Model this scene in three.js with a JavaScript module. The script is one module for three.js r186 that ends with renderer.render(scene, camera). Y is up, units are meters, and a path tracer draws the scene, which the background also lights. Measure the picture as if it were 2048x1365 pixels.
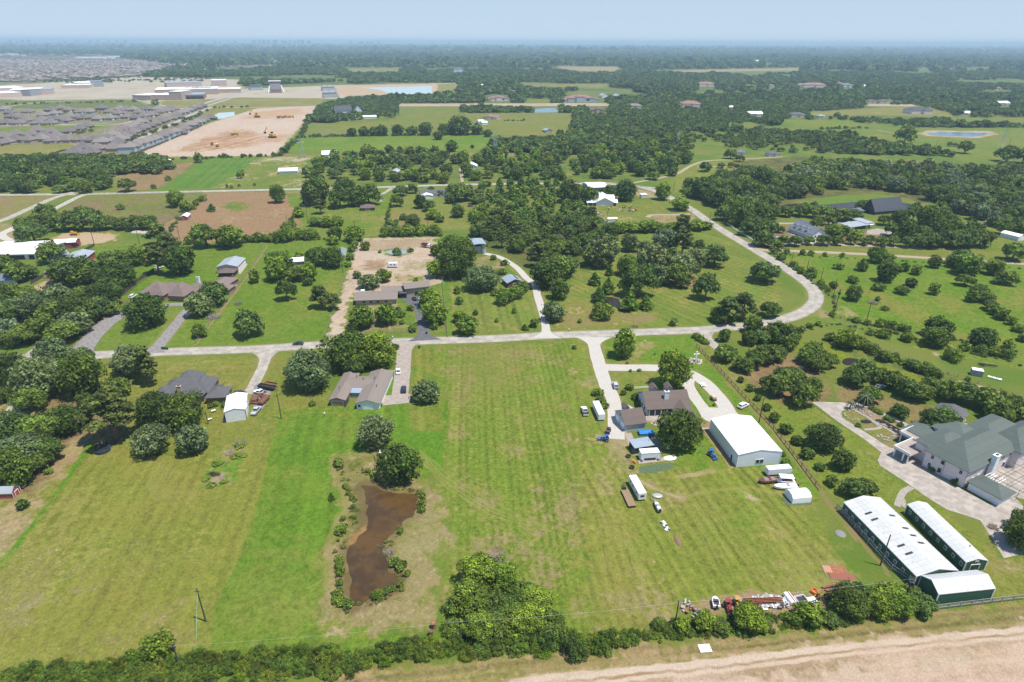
import*as THREE from 'three';
import {mergeGeometries} from 'three/addons/utils/BufferGeometryUtils.js';

// ---------------------------------------------------------------- camera, sky, sun, haze, exposure
const scene = new THREE.Scene();
const EYE = 120, FOCAL = 1260, PITCH = Math.atan((682.5 - 84.5) / FOCAL), ROLL = 0.0042;
const camera = new THREE.PerspectiveCamera(2*Math.atan(682.5 / FOCAL)*180 / Math.PI,2048 / 1365,1,60000);
const sP = Math.sin(PITCH), cP = Math.cos(PITCH), cR = Math.cos(ROLL), sR = Math.sin(ROLL);
const FWD = new THREE.Vector3(0,-sP,-cP), RGT = new THREE.Vector3(cR, sR*cP,-sR*sP), UPV = new THREE.Vector3(-sR, cR*cP,-cR*sP);
camera.position.set(0, EYE,0); camera.up.copy(UPV); camera.lookAt(FWD.clone().multiplyScalar(100).add(camera.position));

const renderer = new THREE.WebGLRenderer({antialias: true});
renderer.toneMapping = THREE.LinearToneMapping;
renderer.toneMappingExposure = 1.4;
renderer.shadowMap.enabled = true;

{// clear hazy summer sky: pale at the horizon, deeper blue overhead
  const W = 512, H = 512, d = new Float32Array(W*H*4);
  const stops = [[-90,0.16,0.18,0.15],[-2,0.28,0.34,0.38],[0,0.43,0.525,0.62],[2,0.395,0.50,0.61],[5,0.36,0.485,0.615],[10,0.31,0.455,0.63],[25,0.185,0.33,0.57],[50,0.105,0.215,0.44],[90,0.07,0.165,0.39]];
  for (let y = 0; y < H; y++) {
    const e = ((y + 0.5) / H - 0.5)*180;
    let k = 0; while (k < stops.length - 2 && e > stops[k + 1][0]) k++;
    const a = stops[k], b = stops[k + 1], t = Math.min(1, Math.max(0, (e - a[0]) / (b[0] - a[0])));
    for (let x = 0; x < W; x++) for (let c = 0; c < 4; c++) d[(y*W + x)*4 + c] = c < 3 ? a[c + 1] + (b[c + 1] - a[c + 1])*t : 1;
 }
  const t = new THREE.DataTexture(d, W, H, THREE.RGBAFormat, THREE.FloatType);
  t.mapping = THREE.EquirectangularReflectionMapping; t.magFilter = t.minFilter = THREE.LinearFilter; t.needsUpdate = true;
  scene.background = t; scene.environment = t;
}
const sun = new THREE.DirectionalLight(new THREE.Color(1,0.95,0.85),4.7);
sun.position.set(150,520,20); sun.target.position.set(0,0,-160); sun.castShadow = true;
sun.position.set(0.31*600,0.94*600,0.12*600 - 160);
Object.assign(sun.shadow.camera, {left: -400, right: 400, top: 400, bottom: -400, near: 1, far: 1500}); sun.shadow.mapSize.set(4096,4096);
scene.add(sun, sun.target);
scene.fog = new THREE.FogExp2(new THREE.Color(0.60,0.83,1.0),0.000105);

// ---------------------------------------------------------------- small helpers
function rng(seed) {let a = seed >>> 0; return ()=>{a = (a + 0x6D2B79F5) >>> 0; let t = a; t = Math.imul(t ^ (t >>> 15), t | 1); t ^= t + Math.imul(t ^ (t >>> 7), t | 61); return ((t ^ (t >>> 14)) >>> 0) / 4294967296;};}
// a spot of the ground (or of a level plane at height h), read off a survey sheet: sheets are [x0, y0, scale] frames of the aerial survey
const Sp = [0,0,1], S1 = [0,60,2.926], S2 = [680,60,2.926], S3 = [1348,60,2.926], S4 = [0,360,3.657], S5 = [500,360,3.657], S6 = [1000,360,3.657], S7 = [1488,360,3.657],
  SA = [0,660,3.792], SB = [420,660,3.792], SC = [1120,660,3.792], SD = [1560,660,3.791], SE = [0,1005,3.792], SF = [500,900,2.926], SG = [1180,900,3.592], SH = [1528,960,3.371],
  SI = [0,180,5.689], SJ = [240,130,4.267], SK = [1240,740,6.0235], SL = [1340,1120,5.389], SM = [1760,780,5.25];
function spot(S, x, y, h = 0) {
  const a = (S[0] + x / S[2] - 1024) / FOCAL, b = (682.5 - S[1] - y / S[2]) / FOCAL;
  const d = FWD.clone().addScaledVector(RGT, a).addScaledVector(UPV, b), t = (h - EYE) / Math.min(d.y,-1e-4);
  return {x: d.x*t, z: d.z*t, s: FOCAL / t, sin: -d.y / d.length()};
}
function toSheet(x, y, z) {// the reverse, on the whole survey sheet
  const v = new THREE.Vector3(x, y - EYE, z), t = v.dot(FWD);
  return [1024 + FOCAL*v.dot(RGT) / t,682.5 - FOCAL*v.dot(UPV) / t, t];
}
const used = new Map();
function numbered(name) {const n = used.get(name) ?? 0; used.set(name, n + 1); return n ? name + '_' + String(n).padStart(3, '0') : name;}
function tag(o, label, category, group) {o.userData.label = label; o.userData.category = category; if (group) o.userData.group = group; return o;}
function thing(name, label, category, p, turn = 0, group, y = 0) {
  const o = new THREE.Group(); o.name = numbered(name); o.position.set(p.x, y, p.z); o.rotation.y = turn; tag(o, label, category, group); scene.add(o); return o;
}
function shade(m) {m.castShadow = true; m.receiveShadow = true; return m;}
function part(parent, name, geo, mat) {if (Array.isArray(geo) && geo.length > 1) {if (geo.length <= 16) return geo.map((g)=>part(parent, name, g, mat))[0]; const j = part(parent, name, join(geo), mat); j.userData.kind = 'stuff'; return j;} const m = shade(new THREE.Mesh(Array.isArray(geo) ? join(geo) : geo, mat)); m.name = name; parent.add(m); return m;}
function structure(name, geo, mat, label) {const m = shade(new THREE.Mesh(geo, mat)); m.name = numbered(name); m.userData.kind = 'structure'; if (label) m.userData.label = label; scene.add(m); return m;}
function solo(name, label, category, geo, mat, group) {const m = shade(new THREE.Mesh(Array.isArray(geo) ? join(geo) : geo, mat)); m.name = numbered(name); tag(m, label, category, group); scene.add(m); return m;}
function flatten(g) {
  g = g.index ? g.toNonIndexed() : g;
  for (const k of Object.keys(g.attributes)) if (!['position', 'normal', 'uv'].includes(k)) g.deleteAttribute(k);
  return g;
}
function join(list) {return list.length === 1 ? list[0] : mergeGeometries(list.map(flatten));}
function meterUV(g) {// uv in metres from the dominant axis of each face
  g = flatten(g); if (!g.attributes.normal) g.computeVertexNormals();
  const p = g.attributes.position, uv = new Float32Array(p.count*2), A = new THREE.Vector3(), B = new THREE.Vector3(), C = new THREE.Vector3(), N = new THREE.Vector3();
  for (let i = 0; i < p.count; i += 3) {
    A.fromBufferAttribute(p, i); B.fromBufferAttribute(p, i + 1); C.fromBufferAttribute(p, i + 2); N.copy(B).sub(A).cross(C.clone().sub(A));
    const ax = Math.abs(N.x), ay = Math.abs(N.y), az = Math.abs(N.z);
    [A, B, C].forEach((v, k)=>{
      let s, t; if (ay >= ax*0.5 && ay >= az*0.5) {if (ax > az) {s = v.z; t = v.x*1.1;} else {s = v.x; t = v.z*1.1;}} else if (ax > az) {s = v.z; t = v.y;} else {s = v.x; t = v.y;}
      uv[(i + k)*2] = s; uv[(i + k)*2 + 1] = t;
   });
 }
  g.setAttribute('uv', new THREE.BufferAttribute(uv,2)); return g;
}
const box = (w, h, d, x = 0, y = 0, z = 0, ry = 0, rz = 0, rx = 0)=>{const g = new THREE.BoxGeometry(w, h, d); if (rx) g.rotateX(rx); if (rz) g.rotateZ(rz); if (ry) g.rotateY(ry); return meterUV(g.translate(x, y, z));}; // centre given
const cyl = (r0, r1, h, x = 0, y = 0, z = 0, seg = 8)=>new THREE.CylinderGeometry(r1, r0, h, seg).translate(x, y, z);
function rod(a, b, r0, r1 = r0, seg = 6) {// tapered bar from a to b
  const A = new THREE.Vector3(...a), B = new THREE.Vector3(...b), L = A.distanceTo(B), g = new THREE.CylinderGeometry(r1, r0, L, seg);
  g.translate(0, L / 2,0); g.applyQuaternion(new THREE.Quaternion().setFromUnitVectors(new THREE.Vector3(0,1,0), B.clone().sub(A).normalize())); return g.translate(...a);
}
function extrude(points, depth, bevel = 0) {// a profile in x,y pushed along z, centred
  const g = new THREE.ExtrudeGeometry(new THREE.Shape(points.map(([x, y])=>new THREE.Vector2(x, y))), {depth: depth - 2*bevel, bevelEnabled: bevel > 0, bevelSize: bevel, bevelThickness: bevel, bevelOffset: -bevel, bevelSegments: 2, steps: 1});
  return g.translate(0,0,-depth / 2 + bevel);
}
const turned = (g, a)=>g.rotateY(a);

const ORD = 'first second third fourth fifth sixth seventh eighth ninth tenth eleventh twelfth thirteenth fourteenth fifteenth sixteenth seventeenth eighteenth nineteenth twentieth'.split(' '); const nth = (i)=>ORD[i] ?? (ORD[i % 10] ? 'twenty-' + ORD[i % 10] : 'last');
// ---------------------------------------------------------------- noise and textures
const NT = 512, NTAB = new Float32Array(NT*NT); {const r = rng(77); for (let i = 0; i < NTAB.length; i++) NTAB[i] = r();}
function noise(x, z) {
  const xf = Math.floor(x), zf = Math.floor(z); let a = x - xf, b = z - zf; a = a*a*(3 - 2*a); b = b*b*(3 - 2*b);
  const x0 = xf & 511, x1 = (xf + 1) & 511, z0 = (zf & 511)*NT, z1 = ((zf + 1) & 511)*NT;
  const p = NTAB[z0 + x0], q = NTAB[z0 + x1], r = NTAB[z1 + x0], s = NTAB[z1 + x1];
  return p + (q - p)*a + (r - p)*b + (p - q - r + s)*a*b;
}
const fbm = (x, z)=>noise(x, z)*0.5 + noise(x*2.07 + 31.7, z*2.07 + 11.3)*0.28 + noise(x*4.3 + 71.1, z*4.3 + 53.9)*0.22;
const smooth = (a, b, x)=>{const t = Math.min(1, Math.max(0, (x - a) / (b - a))); return t*t*(3 - 2*t);};
const toS = (x)=>Math.round(255*Math.min(1, Math.max(0, x <= 0.0031308 ? 12.92*x : 1.055*Math.pow(x,1 / 2.4) - 0.055)));
function tex(W, H, f, srgb = true, rx = 1, ry = rx) {// f(u, v) -> [r, g, b] linear, or a grey number
  const d = new Uint8Array(W*H*4);
  for (let y = 0; y < H; y++) for (let x = 0; x < W; x++) {
    const c = f(x, y), i = (y*W + x)*4;
    for (let k = 0; k < 3; k++) {const v = typeof c === 'number' ? c : c[k]; d[i + k] = srgb ? toS(v) : Math.round(255*Math.min(1, Math.max(0, v)));} d[i + 3] = 255;
 }
  const t = new THREE.DataTexture(d, W, H); t.wrapS = t.wrapT = THREE.RepeatWrapping; t.magFilter = THREE.LinearFilter; t.minFilter = THREE.LinearMipmapLinearFilter;
  t.repeat.set(rx, ry); if (srgb) t.colorSpace = THREE.SRGBColorSpace; t.needsUpdate = true; return t;
}
const wrapN = (x, y, W, f)=>{// tiling fbm over W pixels with f cells
  const a = x / W, b = y / W, mix = (g)=>{const s = a, t = b; return g(a*f, b*f)*(1 - s)*(1 - t) + g((a - 1)*f, b*f)*s*(1 - t) + g(a*f, (b - 1)*f)*(1 - s)*t + g((a - 1)*f, (b - 1)*f)*s*t;};
  return mix((p, q)=>fbm(p + 200, q + 200));
};
const rough = {};
const grey = (name, f)=>rough[name] ??= f();
const speckle = grey('speckle', ()=>tex(256,256, (x, y)=>wrapN(x, y,256,40), false,0.25));
const M = {};
function plain(c, o = {}) {return new THREE.MeshStandardMaterial({color: new THREE.Color().setRGB(...c), roughness: 0.8,...o});}
function mottled(c1, c2, cells, meters, o = {}) {// two tones of the same stuff, in metres
  const W = 256, r = rng(Math.floor(cells*97 + c1[0]*9999));
  const t = tex(W, W, (x, y)=>{const n = smooth(0.3,0.7, wrapN(x, y, W, cells))*0.8 + r()*0.2; return [0,1,2].map((k)=>c1[k] + (c2[k] - c1[k])*n);}, true,1 / meters);
  return new THREE.MeshStandardMaterial({map: t, roughness: 0.9,...o});
}
function streaked(c1, c2, meters, lines, o = {}) {// courses of shingle or ribs of sheet metal: fine lines plus weather stains
  const W = 256, r = rng(Math.floor(c1[1]*77777) + lines), row = Array.from({length: W}, ()=>r());
  const t = tex(W, W, (x, y)=>{const n = wrapN(x, y, W,7)*0.55 + row[Math.floor(y / W*lines)*3 % W]*0.3 + r()*0.15; return [0,1,2].map((k)=>c1[k] + (c2[k] - c1[k])*n);}, true,1 / meters);
  return new THREE.MeshStandardMaterial({map: t, roughness: 0.85,...o});
}
M.shingleBrown = streaked([0.086,0.064,0.056],[0.155,0.116,0.10],8,40);
M.shingleRose = streaked([0.135,0.098,0.09],[0.215,0.16,0.148],8,40);
M.shingleTan = streaked([0.155,0.125,0.108],[0.225,0.185,0.16],8,40);
M.shingleGrey = streaked([0.065,0.065,0.071],[0.118,0.115,0.121],8,40);
M.shingleDark = streaked([0.042,0.042,0.049],[0.077,0.077,0.087],8,40);
M.shingleBlue = streaked([0.090,0.105,0.132],[0.150,0.168,0.198],8,40);
M.shingleGreen = streaked([0.066,0.084,0.074],[0.118,0.140,0.126],8,40);
M.shingleRed = streaked([0.20,0.10,0.075],[0.29,0.155,0.12],8,40);
M.metalWhite = streaked([0.70,0.70,0.70],[0.84,0.84,0.84],12,36, {roughness: 0.45});
M.metalOld = streaked([0.37,0.365,0.36],[0.62,0.62,0.615],9,22, {roughness: 0.5});
M.metalBlueWhite = streaked([0.62,0.65,0.69],[0.78,0.80,0.83],12,36, {roughness: 0.5});
M.metalGrey = streaked([0.288,0.312,0.336],[0.416,0.440,0.464],12,36, {roughness: 0.45, metalness: 0.2});
M.metalBlue = streaked([0.240,0.288,0.352],[0.352,0.400,0.456],12,36, {roughness: 0.45, metalness: 0.15});
M.metalGreen = streaked([0.018,0.075,0.052],[0.03,0.105,0.075],6,60, {roughness: 0.5});
M.metalDark = streaked([0.03,0.034,0.045],[0.06,0.065,0.08],8,40, {roughness: 0.5});
M.brick = mottled([0.22,0.12,0.09],[0.34,0.21,0.16],30,3);
M.brickTan = mottled([0.33,0.25,0.20],[0.46,0.36,0.29],30,3);
M.brickPink = mottled([0.46,0.34,0.30],[0.58,0.45,0.40],30,3);
M.wallWhite = mottled([0.66,0.67,0.68],[0.76,0.77,0.78],8,6, {roughness: 0.7});
M.wallPink = mottled([0.60,0.52,0.52],[0.69,0.61,0.61],8,6);
M.wallBlue = mottled([0.37,0.405,0.45],[0.46,0.495,0.535],8,6);
M.wallGrey = mottled([0.24,0.25,0.27],[0.34,0.35,0.37],8,6);
M.wallRed = mottled([0.26,0.05,0.045],[0.36,0.09,0.08],8,6);
M.wallBrown = mottled([0.13,0.07,0.045],[0.20,0.12,0.08],8,4);
M.wallDark = mottled([0.03,0.032,0.035],[0.06,0.062,0.065],8,4);
M.trim = plain([0.78,0.78,0.77], {roughness: 0.6});
M.glass = plain([0.025,0.03,0.035], {roughness: 0.12});
M.glassSky = plain([0.10,0.12,0.14], {roughness: 0.2});
M.wood = mottled([0.20,0.13,0.08],[0.32,0.22,0.14],20,2);
M.woodGrey = mottled([0.16,0.135,0.11],[0.26,0.225,0.19],20,2);
M.woodDark = mottled([0.06,0.045,0.035],[0.11,0.085,0.065],20,2);
M.rust = mottled([0.20,0.07,0.035],[0.36,0.14,0.07],12,4, {roughness: 0.9});
M.rustDark = mottled([0.09,0.045,0.035],[0.19,0.10,0.075],12,3);
M.tyre = plain([0.02,0.02,0.02], {roughness: 0.9});
M.black = plain([0.025,0.025,0.028], {roughness: 0.6});
M.dark = plain([0.05,0.05,0.055], {roughness: 0.7});
M.steel = plain([0.42,0.43,0.44], {roughness: 0.45, metalness: 0.5});
M.lamp = plain([0.75,0.75,0.72], {roughness: 0.2});
M.stone = mottled([0.21,0.185,0.155],[0.36,0.325,0.28],14,3);
M.orange = plain([0.75,0.20,0.03], {roughness: 0.5});
M.yellow = plain([0.62,0.36,0.03], {roughness: 0.6});
M.blueTarp = mottled([0.02,0.14,0.42],[0.05,0.24,0.60],20,4, {roughness: 0.5});
M.greenTarp = mottled([0.05,0.085,0.038],[0.10,0.135,0.065],16,4, {roughness: 1});
M.dull = plain([0.40,0.40,0.385]); M.seam = plain([0.40,0.40,0.40]);
const paint = (c, o = {})=>new THREE.MeshPhysicalMaterial({color: new THREE.Color().setRGB(...c), roughness: 0.35, clearcoat: 0.7, clearcoatRoughness: 0.1,...o});
M.pWhite = paint([0.78,0.78,0.78]); M.pBlack = paint([0.012,0.013,0.016]); M.pNavy = paint([0.014,0.02,0.04]); M.pSilver = paint([0.42,0.44,0.46]); M.pGrey = paint([0.12,0.125,0.13]); M.pRed = paint([0.24,0.03,0.03]); M.pMaroon = paint([0.12,0.04,0.035]); M.pBlue = paint([0.015,0.10,0.36]); M.pBrown = paint([0.10,0.05,0.035]);
// ---------------------------------------------------------------- ground: one sheet, its soil and turf painted in world metres
const REG = [], TRK = [];
const W2 = (S, list)=>{const o = []; for (let i = 0; i < list.length; i += 2) {const p = spot(S, list[i], list[i + 1]); o.push([p.x, p.z]);} return o;};
function bounds(p, m) {let a = 1e9, b = -1e9, c = 1e9, d = -1e9; for (const [x, z] of p) {a = Math.min(a, x); b = Math.max(b, x); c = Math.min(c, z); d = Math.max(d, z);} return [a - m, b + m, c - m, d + m];}
// region: outline on a sheet, tones c1..c2, n patch size, f soft edge, r ragged edge, c3 bare or dry patches above threshold th, stripe [x0,y0,x1,y1,period,amount], dot amount
function region(S, list, c1, c2, o = {}) {const p = W2(S, list), q = {p, c1, c2, n: 9, f: 0.8, r: 0.8, a: 1, th: 0.62,...o}; q.b = bounds(p, q.f + q.r*2); if (q.stripe) {const [A, B] = W2(S, q.stripe.slice(0,4)); const L = Math.hypot(B[0] - A[0], B[1] - A[1]); q.sx = (B[0] - A[0]) / L; q.sz = (B[1] - A[1]) / L; q.per = q.stripe[4]; q.amt = q.stripe[5];} REG.push(q);}
function track(S, list, w, c, a = 0.6, o = {}) {const p = W2(S, list), q = {p, w, c, a,...o}; q.b = bounds(p, w*2); TRK.push(q);}
function inside(p, x, z) {let k = false; for (let i = 0, j = p.length - 1; i < p.length; j = i++) if ((p[i][1] > z) !== (p[j][1] > z) && x < (p[j][0] - p[i][0])*(z - p[i][1]) / (p[j][1] - p[i][1]) + p[i][0]) k = !k; return k;}
function edge(p, x, z, open) {let m = 1e18; for (let i = open ? 1 : 0, j = open ? 0 : p.length - 1; i < p.length; j = i++) {const ax = p[j][0], az = p[j][1], bx = p[i][0] - ax, bz = p[i][1] - az, t = Math.min(1, Math.max(0, ((x - ax)*bx + (z - az)*bz) / (bx*bx + bz*bz + 1e-9))), dx = x - ax - bx*t, dz = z - az - bz*t, d = dx*dx + dz*dz; if (d < m) m = d;} return Math.sqrt(m);}

const C = {green: [0.082,0.148,0.022], bright: [0.078,0.162,0.018], lawn: [0.10,0.165,0.028], olive: [0.168,0.165,0.044], dry: [0.205,0.185,0.07], straw: [0.29,0.245,0.12], tan: [0.33,0.25,0.15], dirt: [0.47,0.35,0.235], pale: [0.60,0.49,0.37], white: [0.66,0.58,0.48], brown: [0.24,0.155,0.10], weed: [0.07,0.12,0.025], duff: [0.17,0.115,0.065], wet: [0.06,0.05,0.03], sand: [0.62,0.42,0.25]};
// ---- far land
region(Sp,[-400,96,2448,106,2448,236,1200,236,1000,215,700,200,400,165,-400,165],[0.075,0.110,0.034],[0.135,0.150,0.055], {n: 90, f: 20, r: 20});
region(Sp,[-600,108,480,108,500,122,480,140,300,142,230,160,0,172,-600,180],[0.17,0.15,0.13],[0.10,0.11,0.06], {n: 60, f: 30, r: 30});
region(Sp,[470,102,700,98,1400,97,1420,112,1330,122,1000,124,740,122,480,136],[0.20,0.17,0.15],[0.09,0.10,0.055], {n: 120, f: 60, r: 60});
region(Sp,[1400,128,1620,122,1780,124,1700,134,1450,134],[0.17,0.15,0.12],[0.08,0.10,0.05], {n: 80, f: 40, r: 50});
region(S1,[-700,340,180,315,560,290,800,275,1400,290,1420,345,2048,320,2048,400,1400,415,700,440,0,405,-700,440], C.white, C.pale, {n: 40, f: 10, r: 15, c3: C.straw, th: 0.62});
region(S1,[-600,425,860,400,860,450,300,470,-600,520],[0.085,0.12,0.04],[0.14,0.14,0.06], {n: 25, f: 8, r: 12});
region(S1,[920,420,1400,395,1900,400,1880,445,1500,455,1000,460],[0.24,0.21,0.10], C.olive, {n: 30, f: 5, r: 6});
region(S1,[-700,470,1080,450,1240,455,1220,500,700,745,300,745,450,670,-700,680],[0.20,0.175,0.135],[0.14,0.14,0.07], {n: 14, f: 5, r: 5, c3: [0.42,0.37,0.30], th: 0.58});
region(S1,[-100,575,660,550,560,585,130,610,-100,615], C.lawn, C.olive, {n: 20, f: 3, r: 3});
region(S1,[-700,690,440,668,400,700,270,740,300,755,-700,770], C.olive, C.dry, {n: 20, f: 4, r: 4, c3: C.straw});
region(S1,[1230,455,1500,460,1380,490,1250,520,1180,520], C.olive, C.dry, {n: 15, f: 3, r: 3});
region(S1,[760,745,1230,545,1500,460,1890,442,1760,560,1600,735],[0.72,0.53,0.41],[0.82,0.65,0.52], {n: 25, f: 3, r: 3, c3: [0.40,0.235,0.135], th: 0.66});
region(S1,[1000,720,1180,640,1340,590,1440,580,1500,600,1560,640,1480,680,1220,710],[0.30,0.17,0.095],[0.58,0.38,0.25], {n: 11, f: 6, r: 12, a: 0.95, stripe: [1000,720,1500,600,9,0.3]});
region(S1,[1500,480,1760,455,1790,490,1560,520,1400,520],[0.50,0.28,0.15],[0.56,0.38,0.24], {n: 18, f: 8, r: 10, a: 0.8});
region(S1,[1560,620,1720,610,1640,660,1540,655],[0.38,0.22,0.13],[0.46,0.29,0.18], {n: 10, f: 6, r: 6, a: 0.8});
region(S2,[-60,325,690,310,690,375,0,385], C.sand, C.pale, {n: 30, f: 6, r: 8});
region(S2,[570,318,680,312,688,370,570,374],[0.20,0.20,0.08], C.dry, {n: 30, f: 4, r: 4});
region(S2,[340,432,1560,428,1600,445,340,447], C.dirt, C.pale, {n: 20, f: 3, r: 3});
region(S2,[340,448,720,450,760,540,900,610,-200,628,-200,545,310,540], C.olive,[0.10,0.15,0.035], {n: 35, f: 4, r: 6, c3: [0.21,0.17,0.11], th: 0.6});
region(S2,[720,485,1370,485,1340,600,1120,620,900,612,800,580],[0.14,0.16,0.05], C.olive, {n: 25, f: 4, r: 5, c3: C.dry});
region(S2,[-300,632,900,618,880,700,600,715,-320,722],[0.095,0.165,0.02],[0.14,0.18,0.035], {n: 30, f: 4, r: 4});
region(S2,[-380,725,640,718,900,712,1620,700,1640,740,-500,760],[0.15,0.15,0.045], C.dry, {n: 20, f: 4, r: 6});
region(S2,[1230,212,1660,218,1600,245,1400,240], C.straw, C.tan, {n: 60, f: 12, r: 20});
region(S2,[30,225,355,222,345,245,60,245],[0.14,0.16,0.06], C.dry, {n: 60, f: 12, r: 10});
region(S2,[1070,312,1560,318,1540,340,1050,328],[0.15,0.16,0.06], C.dry, {n: 50, f: 10, r: 10});
region(S2,[1080,405,1240,405,1240,424,1080,424], C.lawn, C.olive, {n: 20, f: 4, r: 4});
region(S3,[-10,236,740,222,740,236,0,250], C.straw, C.tan, {n: 60, f: 12, r: 14});
region(S3,[560,525,1040,530,1120,560,860,580],[0.12,0.17,0.03], C.olive, {n: 25, f: 5, r: 6});
region(S3,[780,485,1400,440,1640,490,1640,510,1200,500,800,500], C.olive, C.dry, {n: 25, f: 5, r: 6, c3: C.tan, th: 0.66});
region(S3,[850,585,1200,570,1700,575,2300,575,2300,720,1850,765,1700,740,1400,660,1150,650],[0.15,0.165,0.045],[0.10,0.15,0.03], {n: 30, f: 5, r: 6, c3: C.dry});
region(S3,[1480,590,1850,592,1900,612,1780,632,1480,622,1440,605], C.pale, C.tan, {n: 12, f: 3, r: 4});
region(S3,[1600,515,2300,510,2300,540,1640,545],[0.11,0.16,0.035], C.olive, {n: 25, f: 5, r: 6});
region(S3,[1140,432,1420,435,1420,446,1140,446], C.pale, C.dirt, {n: 15, f: 4, r: 4});
// ---- middle distance
region(S1,[-600,755,760,745,1240,745,1540,735,1640,745,1640,760,1210,750,800,790,640,860,-600,960],[0.09,0.145,0.03], C.olive, {n: 20, f: 3, r: 4});
region(S1,[670,860,800,790,1140,775,930,925,700,945],[0.255,0.155,0.09],[0.19,0.14,0.07], {n: 12, f: 2, r: 4, c3: C.straw, th: 0.66});
region(S1,[940,935,1150,790,1210,752,1520,742,1380,850,1240,925],[0.075,0.15,0.024],[0.10,0.165,0.035], {n: 18, f: 1.5, r: 1.5, stripe: [940,935,1210,752,5,0.12]});
region(S1,[1240,925,1380,850,1520,742,1900,745,1800,850,1830,920],[0.105,0.155,0.035], C.olive, {n: 14, f: 2, r: 3, c3: C.pale, th: 0.6});
region(S2,[-200,760,1600,735,1700,880,1440,885,-200,905],[0.085,0.135,0.03],[0.13,0.15,0.045], {n: 14, f: 2, r: 3, c3: C.dry, th: 0.62});
region(S3,[-20,945,0,830,180,770,300,750,700,735,500,880,300,910,90,970],[0.135,0.165,0.035],[0.165,0.175,0.05], {n: 16, f: 2, r: 3});
region(S4,[-300,120,430,112,60,290,-300,350], C.dry,[0.13,0.14,0.045], {n: 14, f: 1.5, r: 3, c3: C.brown, th: 0.56});
region(S4,[380,240,680,110,1490,100,1400,200,1180,320,840,300,400,260],[0.155,0.15,0.05],[0.10,0.13,0.035], {n: 12, f: 1.5, r: 3, c3: [0.20,0.125,0.09], th: 0.5});
region(S4,[1500,92,2300,80,2220,300,2130,420,1960,440,1420,470,1210,440,1180,330,1420,200],[0.275,0.165,0.105],[0.225,0.15,0.085], {n: 13, f: 1.5, r: 3, c3: [0.33,0.22,0.14], th: 0.58});
region(S4,[1620,200,1700,155,1800,165,1820,215,1700,235],[0.09,0.14,0.03], C.olive, {n: 6, f: 3, r: 5});
region(S4,[-300,260,120,340,120,480,-300,480], C.dry, C.tan, {n: 10, f: 2, r: 3});
region(S4,[380,420,540,380,840,395,840,440,640,475,420,470],[0.60,0.43,0.27],[0.52,0.39,0.25], {n: 8, f: 1.5, r: 3});
region(S4,[650,470,1100,460,1100,490,650,515],[0.11,0.155,0.035], C.olive, {n: 8, f: 1.5, r: 3});
region(S4,[640,515,700,485,1330,475,1960,460,1700,830,1400,1210,1180,1240,650,1260,860,1010,900,840],[0.090,0.154,0.018],[0.120,0.166,0.032], {n: 16, f: 0.6, r: 0.6, stripe: [1330,500,1600,480,3,0.10]});
region(S4,[870,980,940,930,1380,930,1180,1180,640,1270,700,1190],[0.10,0.16,0.026],[0.135,0.165,0.04], {n: 10, f: 1.5, r: 2});
region(S4,[-300,770,100,780,60,1180,300,1200,170,1290,-300,1300],[0.08,0.14,0.03],[0.11,0.155,0.035], {n: 9, f: 1, r: 2});
region(S4,[0,800,880,800,900,930,620,1130,330,1200,0,1180], C.duff,[0.10,0.10,0.04], {n: 9, f: 3, r: 5});
region(S4,[260,770,420,720,520,800,300,830], C.sand, C.dirt, {n: 6, f: 1.5, r: 3});
region(S4,[1400,1215,1560,1010,1960,480,2600,450,2560,640,2470,830,2380,1215],[0.090,0.154,0.018],[0.120,0.166,0.032], {n: 16, f: 0.8, r: 0.8, stripe: [1400,1215,1960,480,4,0.10], c3: C.olive, th: 0.6});
region(S4,[1190,1235,2380,1190,2380,1215,700,1275], C.olive, C.dry, {n: 8, f: 1, r: 1.5, a: 0.6});
region(S5,[250,100,400,90,1050,60,1040,180,1000,400,700,425,330,430,360,300],[0.098,0.158,0.024],[0.145,0.165,0.042], {n: 12, f: 1.5, r: 2.5, c3: C.dry, th: 0.6});
region(S5,[1050,60,1740,50,1740,240,1640,350,1000,410,1040,180],[0.135,0.165,0.04],[0.165,0.17,0.055], {n: 9, f: 1.5, r: 2.5, c3: C.dry, th: 0.58});
region(S5,[1040,210,1300,240,1330,360,1000,410],[0.20,0.16,0.075], C.olive, {n: 6, f: 2, r: 4});
region(S5,[1590,50,1740,60,1720,250,1640,340,1640,190],[0.185,0.165,0.07], C.olive, {n: 8, f: 1.5, r: 3});
region(S5,[0,462,720,440,740,640,640,870,560,1160,-200,1200],[0.090,0.154,0.018],[0.120,0.166,0.032], {n: 14, f: 1, r: 1.5, c3: C.olive, th: 0.62});
region(S5,[830,430,1360,420,1400,600,1420,740,1390,790,1330,800,750,830,640,1180,560,1175,650,900,720,690,770,480],[0.60,0.44,0.32],[0.76,0.62,0.49], {n: 9, f: 1, r: 2, c3: [0.36,0.25,0.18], th: 0.6});
region(S5,[840,440,1330,425,1320,480,860,530],[0.34,0.245,0.175],[0.42,0.32,0.225], {n: 7, f: 2, r: 4});
region(S5,[815,630,860,585,1000,590,990,660,820,660],[0.27,0.18,0.13],[0.35,0.24,0.17], {n: 6, f: 2, r: 3});
region(S5,[1090,600,1400,575,1410,660,1100,665],[0.13,0.15,0.045], C.dirt, {n: 5, f: 1.5, r: 3.5, a: 0.75});
region(S5,[960,515,1080,500,1180,510,1180,540,1090,570,980,545],[0.10,0.15,0.035], C.olive, {n: 5, f: 1.5, r: 2});
region(S5,[1350,430,1420,430,1440,700,1390,700],[0.10,0.16,0.03], C.olive, {n: 6, f: 1, r: 2});
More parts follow.
